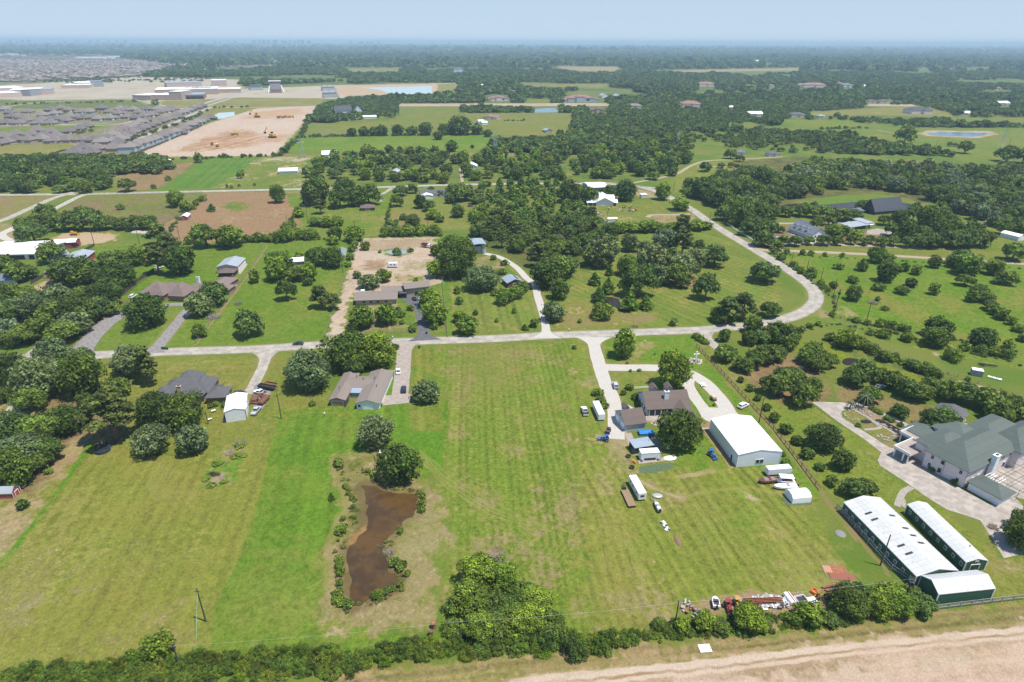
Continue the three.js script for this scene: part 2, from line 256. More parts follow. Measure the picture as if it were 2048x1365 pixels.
region(S5,[1060,690,1280,700,1270,750,1040,750],[0.13,0.16,0.04], C.dirt, {n: 5, f: 1.5, r: 2.5});
region(S5,[760,930,1080,900,1230,960,1240,1060,700,1130,740,1000],[0.36,0.27,0.175],[0.17,0.16,0.07], {n: 6, f: 1, r: 2});
region(S5,[1075,860,1130,900,1230,1000,1240,1060,1060,1060],[0.085,0.15,0.025],[0.12,0.16,0.035], {n: 6, f: 1, r: 2});
region(S5,[700,1140,1170,1125,1200,1165,690,1185],[0.085,0.16,0.018], C.lawn, {n: 6, f: 0.8, r: 1});
region(S5,[1270,800,1430,740,1460,1150,1290,1160,1290,1000],[0.09,0.155,0.022],[0.14,0.155,0.05], {n: 6, f: 1, r: 1.5});
region(S5,[1420,700,1600,650,1890,740,2150,780,2100,1080,1990,1120,1460,1150],[0.118,0.158,0.036],[0.15,0.165,0.048], {n: 8, f: 1, r: 1.5, stripe: [1440,740,1480,1140,2.4,0.22], c3: C.dry, th: 0.62});
region(S5,[1420,720,1450,720,1480,1145,1450,1145],[0.075,0.16,0.014], C.lawn, {n: 8, f: 0.6, r: 0.6});
region(S5,[1660,560,1800,560,1860,640,1640,700],[0.30,0.22,0.14],[0.12,0.14,0.04], {n: 6, f: 1, r: 3});
region(S6,[780,400,1560,370,2048,660,2048,1020,1700,1050,1420,1080,400,1120,340,1000,480,860,560,640,640,560],[0.118,0.16,0.034],[0.15,0.165,0.046], {n: 11, f: 1, r: 1.5, c3: C.dry, th: 0.6, stripe: [1500,640,1900,780,2.6,0.16]});
region(S6,[480,900,700,880,860,980,1150,970,1160,1040,800,1080,420,1110,390,1040],[0.20,0.165,0.075], C.olive, {n: 7, f: 2, r: 3, c3: C.tan, th: 0.6});
region(S6,[900,560,1200,560,1430,700,1440,800,1180,790,950,640], C.duff, C.dry, {n: 7, f: 3, r: 4});
region(S6,[-250,20,420,20,640,170,720,300,300,340,-250,330],[0.10,0.14,0.035],[0.16,0.15,0.055], {n: 9, f: 3, r: 4});
region(S6,[-200,330,700,300,840,470,560,650,240,680,-200,440],[0.06,0.08,0.025],[0.11,0.11,0.04], {n: 9, f: 3, r: 4});
region(S6,[620,190,870,150,1250,150,1390,240,1420,260,720,330],[0.125,0.16,0.04], C.olive, {n: 6, f: 1.5, r: 2, c3: C.tan, th: 0.58});
region(S6,[900,50,1130,90,1140,130,1020,130,960,90],[0.36,0.26,0.19], C.tan, {n: 5, f: 1.5, r: 2});
region(S6,[1080,265,1420,245,1440,290,1180,320],[0.20,0.165,0.07], C.tan, {n: 5, f: 1.5, r: 2});
region(S7,[-100,-130,400,-170,800,-150,2100,-100,2100,420,1850,330,1650,320,1450,200,1000,90,400,150,0,330],[0.065,0.075,0.028],[0.13,0.12,0.05], {n: 10, f: 4, r: 5});
region(S7,[440,160,700,110,1030,120,1040,160,820,160,660,190,480,190],[0.11,0.16,0.03], C.lawn, {n: 6, f: 1, r: 2});
region(S7,[1480,230,1700,260,1960,320,2200,320,2200,600,1860,580,1400,480,1820,480,1780,400,1600,330],[0.105,0.16,0.026], C.olive, {n: 9, f: 1, r: 2});
region(S7,[40,500,100,480,1400,490,1880,520,2200,560,2200,600,1400,575,130,512],[0.165,0.165,0.05],[0.12,0.15,0.035], {n: 8, f: 1, r: 1.5});
region(S7,[180,320,480,320,1000,400,1100,480,160,480],[0.18,0.16,0.06], C.duff, {n: 6, f: 2, r: 3});
region(S7,[200,535,1000,570,2200,640,2200,1260,1500,1160,900,1060,680,1000,690,880,560,780],[0.088,0.158,0.016],[0.122,0.170,0.030], {n: 16, f: 1, r: 1.5, c3: C.olive, th: 0.58});
region(S7,[690,960,760,930,840,1000,760,1020], C.tan, C.straw, {n: 4, f: 2, r: 3, a: 0.8});
region(S7,[520,990,650,990,700,1040,2200,1270,2200,1420,1500,1290,900,1150,560,1080,380,1120],[0.13,0.165,0.034],[0.10,0.155,0.025], {n: 9, f: 1, r: 1.5, c3: C.dry, th: 0.6});
region(S7,[540,930,640,980,640,1010,500,1010], C.dry, C.tan, {n: 4, f: 1, r: 2});
// ---- near ground
region(SA,[-500,280,2200,180,2120,420,2020,1365,1500,2600,-600,2600],[0.165,0.165,0.045],[0.13,0.155,0.036], {n: 12, f: 1, r: 1, c3: C.dry, th: 0.58});
region(SA,[0,480,700,520,1050,700,900,880,500,1000,330,1200,0,1250], C.duff,[0.16,0.145,0.055], {n: 8, f: 3, r: 4, c3: C.straw, th: 0.62});
region(SA,[420,900,700,780,840,800,700,880,500,1060,330,1240,340,1100],[0.27,0.19,0.11], C.straw, {n: 6, f: 1.5, r: 3});
region(SA,[-500,1340,300,1240,330,1365,0,1800,-500,2000],[0.17,0.16,0.055], C.tan, {n: 6, f: 2, r: 4});
region(SA,[760,240,1960,200,1850,470,1250,460,1100,380,800,360],[0.15,0.162,0.044], C.olive, {n: 9, f: 1.5, r: 2, c3: C.dry, th: 0.58, stripe: [1200,460,1850,440,3,0.1]});
// big mown field, left
region(SE,[360,0,700,-460,1200,-330,2120,-480,2140,-250,1960,30,1780,560,1590,1160,1400,1200,400,1220,-600,1330,-600,1000,0,460],[0.180,0.170,0.048],[0.146,0.163,0.036], {n: 14, f: 0.5, r: 0.4, c3: [0.205,0.19,0.065], th: 0.55, stripe: [1590,1160,1960,30,2.2,0.13]});
region(SE,[-600,560,60,470,420,560,400,640,200,820,0,900,-600,1000],[0.26,0.205,0.115],[0.19,0.175,0.06], {n: 7, f: 6, r: 8, a: 0.75});
region(SE,[100,1160,500,1090,1100,900,1500,880,1600,1000,1560,1160,900,1180,250,1260],[0.245,0.195,0.10],[0.165,0.165,0.05], {n: 5, f: 8, r: 8, a: 0.7});
region(SE,[0,440,370,0,670,-450,720,-440,560,-220,330,80,30,500,-160,690,-200,640], C.bright,[0.085,0.155,0.02], {n: 8, f: 0.5, r: 0.5});
region(SB,[420,170,900,160,900,560,600,620,560,800,560,760,340,680,470,430],[0.165,0.162,0.046],[0.12,0.158,0.032], {n: 9, f: 1, r: 1.5, c3: C.dry, th: 0.6});
region(SB,[600,620,900,570,1290,600,1760,560,1760,760,1500,780,560,820],[0.118,0.168,0.028],[0.14,0.168,0.036], {n: 9, f: 0.8, r: 1, stripe: [1720,560,1750,760,2,0.1]});
region(SB,[1300,330,1400,330,1400,460,1370,500,1295,500], C.lawn,[0.085,0.16,0.018], {n: 6, f: 0.6, r: 0.8});
region(SB,[880,590,1000,575,1055,600,1020,650,850,670],[0.30,0.205,0.13], C.tan, {n: 4, f: 1, r: 2});
region(SB,[820,780,880,740,955,752,900,785,850,798], C.tan, C.dirt, {n: 4, f: 0.8, r: 1.5});
region(SB,[600,770,680,750,690,780,630,795], C.olive, C.tan, {n: 4, f: 1, r: 1.5});
region(SE,[-400,520,420,330,500,460,1300,420,1280,470,500,520,420,640,100,900,-400,1000],[0.215,0.19,0.085],[0.18,0.175,0.055], {n: 6, f: 8, r: 8, a: 0.55, c3: [0.62,0.56,0.44], speck: 0.99});
region(SE,[60,1150,900,1000,1300,860,1560,900,1580,1130,900,1190,-200,1330,-300,1000],[0.21,0.185,0.075],[0.165,0.17,0.045], {n: 5, f: 9, r: 8, a: 0.5, c3: [0.60,0.53,0.40], speck: 1.0});
// green strip along the pond
region(SF,[170,-240,1160,-290,1150,60,1020,160,740,-10,480,90,560,300,500,480,420,700,430,1000,780,1080,1150,1100,800,1180,100,1200,-250,1220,-200,900,0,480],[0.084,0.160,0.018],[0.116,0.170,0.028], {n: 14, f: 0.5, r: 0.5, c3: C.olive, th: 0.6, stripe: [-200,900,170,-240,3,0.12]});
region(SF,[-230,1140,-100,600,180,560,420,640,420,900,700,1100,100,1190],[0.118,0.165,0.032],[0.152,0.168,0.046], {n: 9, f: 8, r: 8, a: 0.8});
region(SF,[480,50,740,-10,1000,180,1130,230,1150,480,1080,560,1090,900,1060,1010,880,1060,600,1060,420,1000,420,640,500,470,570,320,500,140],[0.16,0.155,0.05],[0.27,0.205,0.115], {n: 5, f: 2, r: 3, c3: [0.33,0.265,0.16], th: 0.60});
region(SF,[860,400,1050,400,1080,560,960,700,860,620,800,560],[0.115,0.165,0.03],[0.17,0.17,0.06], {n: 5, f: 3, r: 4, a: 0.8});
region(SF,[520,90,640,40,760,170,980,240,1010,320,960,390,780,560,860,760,740,880,600,940,570,700,540,560,640,300],[0.10,0.115,0.032],[0.20,0.16,0.075], {n: 4, f: 1.5, r: 2.5, c3: [0.14,0.17,0.025], th: 0.6});
region(SF,[600,520,690,440,700,500,630,560,590,620,570,600],[0.46,0.22,0.09],[0.40,0.20,0.09], {n: 4, f: 1.5, r: 1.5, a: 0.85});
region(SF,[700,215,860,250,970,255,970,275,840,270,720,235],[0.30,0.24,0.05],[0.22,0.19,0.05], {n: 3, f: 1, r: 1.5, a: 0.8});
region(SF,[980,380,1070,400,1110,540,1130,600,1080,700,1080,860,1000,980,820,1010,640,1010,480,960,460,900,640,960,820,900,900,830,960,740,900,640,860,560,960,480],[0.31,0.24,0.145],[0.245,0.20,0.10], {n: 5, f: 5, r: 5, a: 0.72, c3: [0.42,0.345,0.235], th: 0.6});
track(SF,[655,215,700,208,760,235,850,262,960,258,978,300,960,370,880,440,820,510,780,570,790,640,820,700,862,750,850,800,740,850,680,885,610,912,585,880,585,800,570,720,572,620,590,560,650,500,690,440,680,360,690,320,665,260,655,215],3.2,[0.12,0.085,0.042],0.8);
track(SF,[490,60,500,130,560,280,560,350,500,450,460,560,460,800],1.3,[0.235,0.195,0.085],0.75);
// row crop in the middle
region(SF,[960,-600,1900,-640,1920,-200,1930,300,2048,850,2120,1160,1800,1160,1180,1090,1110,900,1190,660,1200,480,1120,220,1150,60,1160,-300],[0.112,0.165,0.026],[0.148,0.172,0.040], {n: 9, f: 1, r: 1.2, c3: [0.21,0.175,0.085], th: 0.56, stripe: [1450,600,1380,-560,1.3,0.17], dot: 0.6});
region(SF,[1220,-640,1640,-640,1560,-330,1240,-330,1180,-480],[0.20,0.165,0.075],[0.145,0.16,0.045], {n: 6, f: 6, r: 8, a: 0.6});
region(SF,[1000,0,1160,-40,1200,300,1350,420,1200,700,1100,860,1180,480,1120,220],[0.100,0.168,0.024],[0.135,0.17,0.036], {n: 8, f: 5, r: 5, a: 0.75});
region(SB,[1520,140,1720,130,1760,560,1760,770,1500,770,1520,500],[0.108,0.168,0.026], C.olive, {n: 8, f: 0.6, r: 0.6, stripe: [1600,140,1620,740,2.2,0.14]});
region(SB,[1420,780,1760,770,1780,1080,1640,1000,1420,830], C.bright,[0.085,0.168,0.018], {n: 7, f: 1, r: 1});
region(SF,[1330,620,1400,540,1480,560,1510,640,1420,700],[0.16,0.125,0.085],[0.26,0.20,0.14], {n: 3, f: 1.5, r: 2});
for (const [k, o] of [[0,0],[1,26],[2,52]]) track(SF,[1000,20 + o*0.8,1150,170 + o,1400,330 + o*0.9,1560,400 + o*0.6,1650,440 + o,1690,500 + o*0.4,1640,560 - o*0.5,1560,570 - o*0.6],0.4,[0.25,0.235,0.10],0.55);
for (const d of [0,50,100,150]) track(SF,[1640 + d*0.2,400 + d*0.2,1730 + d,480,1740 + d*0.8,560,1690 + d*0.5,630 + d*0.2],0.35,[0.235,0.22,0.09],0.4);
track(SF,[990,0,1180,160,1420,300,1660,440],0.5,[0.22,0.22,0.09],0.5);
// right lot
region(SC,[100,60,220,80,300,300,380,620,330,760,450,900,560,1080,420,1365,150,1365,90,800,60,300],[0.128,0.172,0.032],[0.16,0.172,0.044], {n: 8, f: 0.8, r: 1.2, c3: C.straw, th: 0.62, stripe: [100,200,240,1300,2,0.14]});
region(SC,[280,70,1000,40,1120,240,1700,900,1975,1230,1900,1270,1300,1060,1100,700,380,330],[0.090,0.168,0.020],[0.115,0.170,0.028], {n: 8, f: 0.8, r: 1, c3: C.olive, th: 0.6});
region(SC,[380,310,740,310,700,440,520,470,440,430],[0.13,0.165,0.036], C.dry, {n: 5, f: 1, r: 1.5});
region(SC,[560,90,700,80,700,130,600,190,550,240,480,250], C.olive, C.tan, {n: 4, f: 2, r: 3, a: 0.7});
region(SC,[130,390,270,370,280,430,160,430],[0.26,0.20,0.12], C.straw, {n: 4, f: 2, r: 3, a: 0.8});
region(SC,[420,900,560,880,1160,770,1340,1040,1550,1040,1800,1120,1900,1250,1900,1365,400,1365,440,1000],[0.125,0.168,0.032],[0.165,0.17,0.05], {n: 6, f: 2, r: 2, c3: C.tan, th: 0.62});
region(SC,[730,700,1100,700,1180,960,1060,1080,880,1060,880,940,780,880],[0.088,0.165,0.018],[0.125,0.17,0.032], {n: 5, f: 1.5, r: 2});
region(SC,[1060,705,1160,700,1160,770,1340,1035,1300,1050,1090,780],[0.27,0.175,0.10],[0.33,0.225,0.13], {n: 4, f: 0.6, r: 1});
region(SC,[420,760,500,770,540,850,520,890,380,870,350,760], C.pale, C.tan, {n: 4, f: 1, r: 1.5});
region(SC,[350,880,500,870,560,1010,480,1060,380,960],[0.20,0.18,0.075], C.tan, {n: 4, f: 2, r: 3});
region(SC,[650,640,850,630,840,690,740,720,650,690], C.tan, C.dirt, {n: 4, f: 0.8, r: 1});
region(SC,[700,1140,850,1120,1160,1070,1120,1100,860,1150,800,1210,740,1190], C.tan, C.dirt, {n: 4, f: 1.5, r: 2, a: 0.8});
region(SG,[-60,60,300,150,1000,130,1250,130,1420,200,1620,480,1900,900,1830,980,1300,1060,900,1080,600,1090,560,1250,200,1330,60,1365,-20,1000,-60,500],[0.142,0.170,0.036],[0.175,0.174,0.05], {n: 9, f: 1.5, r: 2, c3: [0.27,0.215,0.115], th: 0.60, stripe: [780,300,1180,830,1.8,0.24]});
region(SG,[-60,500,60,400,260,500,420,1000,440,1300,60,1365,-20,1000],[0.165,0.172,0.044],[0.20,0.182,0.062], {n: 7, f: 5, r: 5, a: 0.8, stripe: [90,450,210,900,1.6,0.2]});
region(SG,[900,400,1150,340,1280,560,1180,700,1000,560],[0.098,0.160,0.026], C.olive, {n: 6, f: 8, r: 8, a: 0.7});
region(SG,[700,820,1000,860,1240,880,1500,800,1300,940,900,960,640,900],[0.11,0.165,0.028], C.olive, {n: 6, f: 8, r: 8, a: 0.7, stripe: [700,900,1300,900,1.8,0.2]});
region(SG,[1500,820,1700,700,1780,900,1700,980,1400,1000], C.straw,[0.175,0.17,0.06], {n: 6, f: 6, r: 8, a: 0.8});
region(SG,[1390,340,1600,330,1640,370,1600,400,1400,400],[0.12,0.16,0.03], C.olive, {n: 4, f: 1, r: 1});
region(SG,[640,1090,780,1080,860,1080,1100,1050,1560,1030,1660,1060,1680,1120,1300,1280,1060,1210,880,1180,760,1150,640,1180],[0.31,0.215,0.145],[0.24,0.18,0.10], {n: 4, f: 1.2, r: 2});
region(SG,[1080,300,1100,310,1230,370,1210,380], C.pale, C.tan, {n: 3, f: 1, r: 1});
for (const [a, b, c, d] of [[100,450,190,760],[60,560,120,900],[190,560,330,960],[230,620,400,1000],[760,350,1000,850],[830,330,1130,830],[1180,420,1500,900],[1240,400,1560,830],[40,120,100,420],[1040,560,1230,860],[700,380,930,900]]) {track(SG,[a, b, c, d],0.22,[0.27,0.235,0.115],0.32); track(SG,[a + 22, b + 10, c + 26, d - 30],0.22,[0.26,0.23,0.11],0.28); track(SG,[a + 60, b + 40, c + 50, d + 20],0.22,[0.25,0.225,0.105],0.22);}
track(SG,[300,180,420,260,560,320,680,350],1.0, C.tan,0.6); track(SG,[360,220,520,310,640,340],0.5, C.dirt,0.5);
track(SG,[0,940,120,1365],0.6,[0.09,0.14,0.03],0.5); track(SG,[640,190,760,180,880,150],1.2, C.dirt,0.55); track(SG,[680,340,900,290,1150,270,1380,320],0.8, C.straw,0.5);
// strip by the long fence, mansion lawn
region(SC,[1030,110,1150,100,1240,230,1700,420,2000,640,2500,1100,2400,1200,2100,1100,2000,1240,1700,860,1300,430],[0.135,0.168,0.034],[0.165,0.17,0.05], {n: 8, f: 0.8, r: 1.2, c3: C.dry, th: 0.6});
region(SC,[1300,240,1700,180,2000,300,2000,560,1650,520,1450,400], C.duff,[0.23,0.15,0.085], {n: 8, f: 3, r: 4});
region(SD,[-60,640,230,590,770,900,740,1000,980,1190,860,1365,480,1365,0,760],[0.128,0.168,0.03],[0.158,0.17,0.046], {n: 8, f: 1.2, r: 1.5, c3: C.dry, th: 0.62});
region(SD,[430,430,600,430,760,470,1080,560,1180,570,1300,700,1850,820,1850,930,1400,850,1000,720,700,580,440,560],[0.20,0.16,0.065], C.duff, {n: 7, f: 1.5, r: 2, c3: [0.16,0.165,0.045], th: 0.58});
region(SD,[1340,700,1560,760,1850,850,1850,940,1500,860,1330,800],[0.19,0.175,0.055], C.olive, {n: 6, f: 1.5, r: 2});
region(SD,[-100,120,140,70,330,110,700,250,1200,380,1290,440,900,380,480,260,400,220],[0.155,0.175,0.022],[0.115,0.155,0.024], {n: 6, f: 2, r: 2.5});
region(SD,[330,60,880,210,1400,400,1850,520,1850,560,1250,400,700,250],[0.085,0.115,0.032],[0.15,0.15,0.05], {n: 5, f: 2, r: 3});
region(SD,[1350,390,1560,430,1700,480,1720,505,1540,455], C.tan, C.pale, {n: 3, f: 0.6, r: 1});
region(SD,[1150,170,1200,180,1195,210,1160,195], C.pale, C.tan, {n: 3, f: 1, r: 1.5});
region(SD,[470,600,540,590,980,770,960,830,860,890,800,880,620,740,480,680],[0.20,0.16,0.075],[0.15,0.16,0.04], {n: 5, f: 0.8, r: 1});
region(SD,[560,590,700,600,990,770,960,800,640,650],[0.34,0.24,0.18],[0.26,0.19,0.12], {n: 4, f: 0.6, r: 1, a: 0.9});
region(SD,[945,1200,1010,1200,1300,1400,1700,1800,1600,1900,1200,1500],[0.118,0.165,0.026], C.olive, {n: 6, f: 1, r: 1.5});
region(SH,[490,150,600,180,1060,640,960,690],[0.10,0.155,0.025],[0.14,0.165,0.035], {n: 5, f: 0.6, r: 1});
region(SH,[1480,280,1620,540,1753,500,1900,700,1753,870,1540,830,1500,620],[0.15,0.165,0.04],[0.20,0.18,0.065], {n: 6, f: 1, r: 2, c3: C.tan, th: 0.62});
track(SC,[1030,120,1300,400,1620,740,1800,960,1975,1215,2250,1560,2500,1860],0.7,[0.22,0.145,0.09],0.8); track(SC,[1250,395,1600,760,1990,1260,2250,1600],0.4,[0.25,0.17,0.10],0.6);
// garden bed of the left field
region(SA,[1690,880,1860,850,1885,880,1770,1190,1480,1215,1560,1100],[0.085,0.170,0.02],[0.20,0.185,0.07], {n: 4, f: 0.6, r: 1, c3: [0.31,0.24,0.15], th: 0.55});
region(SA,[1600,1110,1690,1075,1740,1130,1680,1170,1570,1160],[0.33,0.27,0.21],[0.24,0.185,0.14], {n: 2, f: 0.6, r: 1});
region(SA,[1566,1095,1620,1078,1680,1082,1660,1105,1580,1118],[0.035,0.025,0.022],[0.05,0.036,0.03], {n: 2, f: 0.3, r: 0.4});
region(SA,[1700,640,1730,690,1690,715], C.brown, C.duff, {n: 2, f: 1, r: 1});
for (const k of [0,1,2,3,4,5]) track(SA,[1180 + k*28,1000 + k*10,1120 + k*25,1180,1180 + k*26,1290 - k*12,1330 + k*4,1330 - k*20,1450 + k*8,1270 - k*10],0.4,[0.235,0.22,0.085],0.45);
const ROAD = [-260,724,-60,720,0,718,180,711,335,704,520,698,640,690,830,683,1000,677,1100,671,1200,668,1300,664,1400,660,1480,653,1545,644,1595,630,1625,612,1633,595,1624,576,1600,556,1560,530,1510,500,1460,470,1420,445,1385,420,1350,400,1310,382,1270,372,1220,368,1090,367,900,370,780,374,620,378,400,383,180,388,0,390,-400,394];
track(Sp, ROAD,10,[0.105,0.15,0.03],0.45); track(Sp, ROAD,5.4,[0.235,0.20,0.095],0.75); track(S4,[1430,1205,1560,1020,1700,845,1830,665,1950,480],0.9,[0.27,0.20,0.12],0.9); track(S4,[905,845,1000,760,1130,675],1.4,[0.06,0.075,0.03],0.7);
for (const [S, l, w] of [[SC,[250,55,262,130,300,270,350,420,400,520,420,640,430,830],5.4],[SC,[345,285,650,288,980,330,1180,480,1290,660],5.4],[SB,[430,165,395,290,290,490],4.4],[S4,[1110,1268,1260,1090,1400,930],4.6],[S6,[340,1160,315,980,255,770,60,600],4.2],[S7,[130,512,900,545,2048,615],5]]) track(S, l, w,[0.23,0.20,0.09],0.6);
// bottom verge, graded dirt
region(SH,[-1600,1180,-700,1110,0,1040,660,970,1100,910,1753,840,2600,740,2600,1400,-3000,1600,-3000,1300],[0.21,0.165,0.075],[0.165,0.155,0.05], {n: 6, f: 1.2, r: 2, c3: [0.29,0.205,0.12], th: 0.55, stripe: [0,1060,1200,930,1.4,0.2]});
region(SH,[-1700,1400,-700,1290,0,1160,700,1080,1300,1030,1753,985,2600,900,2600,2200,-1700,2200],[0.72,0.53,0.40],[0.56,0.395,0.285], {n: 4, f: 1, r: 2, c3: [0.36,0.245,0.17], th: 0.63, stripe: [0,1180,1200,1050,1.6,0.1]});
region(SH,[-400,1330,0,1240,560,1190,760,1170,700,1240,420,1290,0,1360],[0.255,0.185,0.115],[0.33,0.25,0.17], {n: 4, f: 1.2, r: 2.5, a: 0.85});
region(SH,[1060,1180,1200,1160,1360,1110,1660,1060,1680,1090,1500,1150,1120,1210],[0.28,0.205,0.13],[0.40,0.30,0.20], {n: 4, f: 1.2, r: 2.5, a: 0.8});
region(SH,[-1600,1340,-200,1230,300,1165,300,1205,-200,1275,-1600,1390],[0.74,0.56,0.42],[0.90,0.71,0.56], {n: 4, f: 0.6, r: 1.4, stripe: [-200,1270,300,1200,0.8,0.25]});
track(SH,[-1600,1330,-200,1210,700,1110,1753,1020,2500,940],0.5,[0.44,0.34,0.22],0.7); track(SH,[-1600,1285,-200,1160,700,1060,1753,970],0.5,[0.30,0.225,0.13],0.6); track(SH,[-200,1110,400,1050,1100,975],0.4,[0.26,0.19,0.10],0.5);
for (const [k, c, a] of [[0,[0.95,0.76,0.60],1],[22,[0.95,0.76,0.60],0.9],[44,[0.30,0.20,0.13],0.9],[66,[0.95,0.74,0.58],0.8],[96,[0.36,0.24,0.16],0.5],[240,[0.9,0.72,0.56],0.4]]) track(SH,[-1700,1352 + k,-700,1262 + k,-200,1208 + k,300,1150 + k*0.9,900,1088 + k*0.85,1753,1006 + k*0.8,2500,930 + k*0.8],0.55, c, a);
{const r = rng(5); for (let i = 0; i < 46; i++) {const x = -300 + i*48 + r()*30, y = 1365 - i*7 + r()*60; track(SH,[x, y, x + 14 + r()*30, y + 40 + r()*50],0.7 + r()*0.5, r() < 0.5 ? [0.70,0.56,0.41] : [0.50,0.36,0.24],0.45);}}

const BASE1 = [0.092,0.142,0.028], BASE2 = [0.135,0.155,0.042];
function paintTile(x0, x1, z0, z1, W, H, gain) {
  const n = W*H, px = new Float32Array(n*3), sx = (x1 - x0) / W, sz = (z1 - z0) / H, cell = Math.max(sx, sz), r = rng(W + H + Math.round(x0));
  for (let j = 0; j < H; j++) for (let i = 0; i < W; i++) {
    const x = x0 + (i + 0.5)*sx, z = z0 + (j + 0.5)*sz, t = smooth(0.32,0.68, fbm(x / 28, z / 28)), k = (j*W + i)*3;
    for (let c = 0; c < 3; c++) px[k + c] = BASE1[c] + (BASE2[c] - BASE1[c])*t;
 }
  for (const q of REG) {
    const i0 = Math.max(0, Math.floor((q.b[0] - x0) / sx)), i1 = Math.min(W, Math.ceil((q.b[1] - x0) / sx)), j0 = Math.max(0, Math.floor((q.b[2] - z0) / sz)), j1 = Math.min(H, Math.ceil((q.b[3] - z0) / sz));
    const f = Math.max(q.f, cell*0.7);
    for (let j = j0; j < j1; j++) {
      const z = z0 + (j + 0.5)*sz;
      for (let i = i0; i < i1; i++) {
        const x = x0 + (i + 0.5)*sx, wx = x + (fbm(x / 3.1 + 9, z / 3.1) - 0.5)*q.r*3.4, wz = z + (fbm(x / 3.1, z / 3.1 + 40) - 0.5)*q.r*3.4;
        const ins = inside(q.p, wx, wz), e = edge(q.p, wx, wz)*(ins ? 1 : -1); if (e < -f) continue;
        let a = q.a*smooth(-f, f, e); if (a < 0.004) continue;
        const big = fbm(x / q.n + q.n, z / q.n), fine = fbm(x / 1.3, z / 1.3 + 7), t = smooth(0.3,0.7, big*0.72 + fine*0.28), k = (j*W + i)*3;
        let m = 1 + (fine - 0.5)*0.52 + (noise(x*2.3, z*2.3 + 90) - 0.5)*0.46;
        if (q.amt) {const p = -q.sz*x + q.sx*z, l = q.sx*x + q.sz*z; m *= 1 + q.amt*2.8*(fbm(p / q.per, l / (q.per*70) + p*0.01) - 0.5) + q.amt*0.6*Math.sin(p*6.283 / (q.per*1.7) + 2*noise(l / 30, p / 9));}
        let d = q.c3 && !q.speck ? smooth(q.th, q.th + 0.10, big*0.55 + fine*0.45 + (noise(x / 33, z / 33) - 0.5)*0.24)*0.85 : 0;
        if (q.speck && noise(x*2.9, z*2.9) + 0.25*fbm(x / 9, z / 9) > q.speck) d = Math.max(d,0.9);
        if (q.dot) {const s = noise(x*1.7, z*1.7); if (s > 0.83) {d = Math.max(d, q.dot); m *= 1.18;} else if (s < 0.2) m *= 0.84;}
        for (let c = 0; c < 3; c++) {let v = q.c1[c] + (q.c2[c] - q.c1[c])*t; if (d) v += (q.c3[c] - v)*d; px[k + c] += (v*m - px[k + c])*a;}
     }
   }
 }
  for (const q of TRK) {
    const i0 = Math.max(0, Math.floor((q.b[0] - x0) / sx)), i1 = Math.min(W, Math.ceil((q.b[1] - x0) / sx)), j0 = Math.max(0, Math.floor((q.b[2] - z0) / sz)), j1 = Math.min(H, Math.ceil((q.b[3] - z0) / sz));
    for (let j = j0; j < j1; j++) for (let i = i0; i < i1; i++) {
      const x = x0 + (i + 0.5)*sx, z = z0 + (j + 0.5)*sz, d = edge(q.p, x + (noise(x / 2.1, z / 2.1) - 0.5)*0.7, z + (noise(x / 2.1 + 50, z / 2.1) - 0.5)*0.7, true);
      const a = q.a*(1 - smooth(q.w*0.5, q.w*1.1 + cell*0.3, d))*(0.4 + 0.9*noise(x / 4, z / 4)); if (a <= 0.01) continue;
      const k = (j*W + i)*3; for (let c = 0; c < 3; c++) px[k + c] += (q.c[c] - px[k + c])*Math.min(1, a);
   }
 }
  const d = new Uint8Array(n*4), lut = new Uint8Array(4096); for (let i = 0; i < 4096; i++) lut[i] = toS(i / 4095);
  for (let k = 0; k < n; k++) {const Y = px[k*3]*0.3 + px[k*3 + 1]*0.6 + px[k*3 + 2]*0.1, s = (1 + (r() - 0.5)*0.3) / (1 + Math.max(0, Y - 0.14)*1.75), b = px[k*3 + 1] > px[k*3]*0.92 ? 0.68 : px[k*3] > 0.4 ? 0.97 : 0.86; px[k*3 + 2] *= b; for (let c = 0; c < 3; c++) d[k*4 + c] = lut[Math.max(0, Math.min(4095, Math.round(px[k*3 + c]*s*gain*4095)))]; d[k*4 + 3] = 255;}
  const t = new THREE.DataTexture(d, W, H); t.magFilter = THREE.LinearFilter; t.minFilter = THREE.LinearMipmapLinearFilter; t.colorSpace = THREE.SRGBColorSpace; t.needsUpdate = true; return t;
}
const GAIN = 0.91;
const TILES = [ // x0, x1, z0, z1, texels; null = plain land outside the picture
  [-260,0,-280,-78,1500,1166],[0,260,-280,-78,1500,1166],[-520,0,-640,-280,1500,1040],[0,520,-640,-280,1500,1040],[-1500,1500,-2100,-640,2000,974],[-9000,9000,-11000,-2100,2048,1012],
  [-1500,-260,-280,-78],[260,1500,-280,-78],[-1500,-520,-640,-280],[520,1500,-640,-280],[-9000,-1500,-2100,-78],[1500,9000,-2100,-78],[-9000,9000,-78,3000],[-9000,9000,-45000,-11000],[-40000,-9000,-45000,3000],[9000,40000,-45000,3000]];
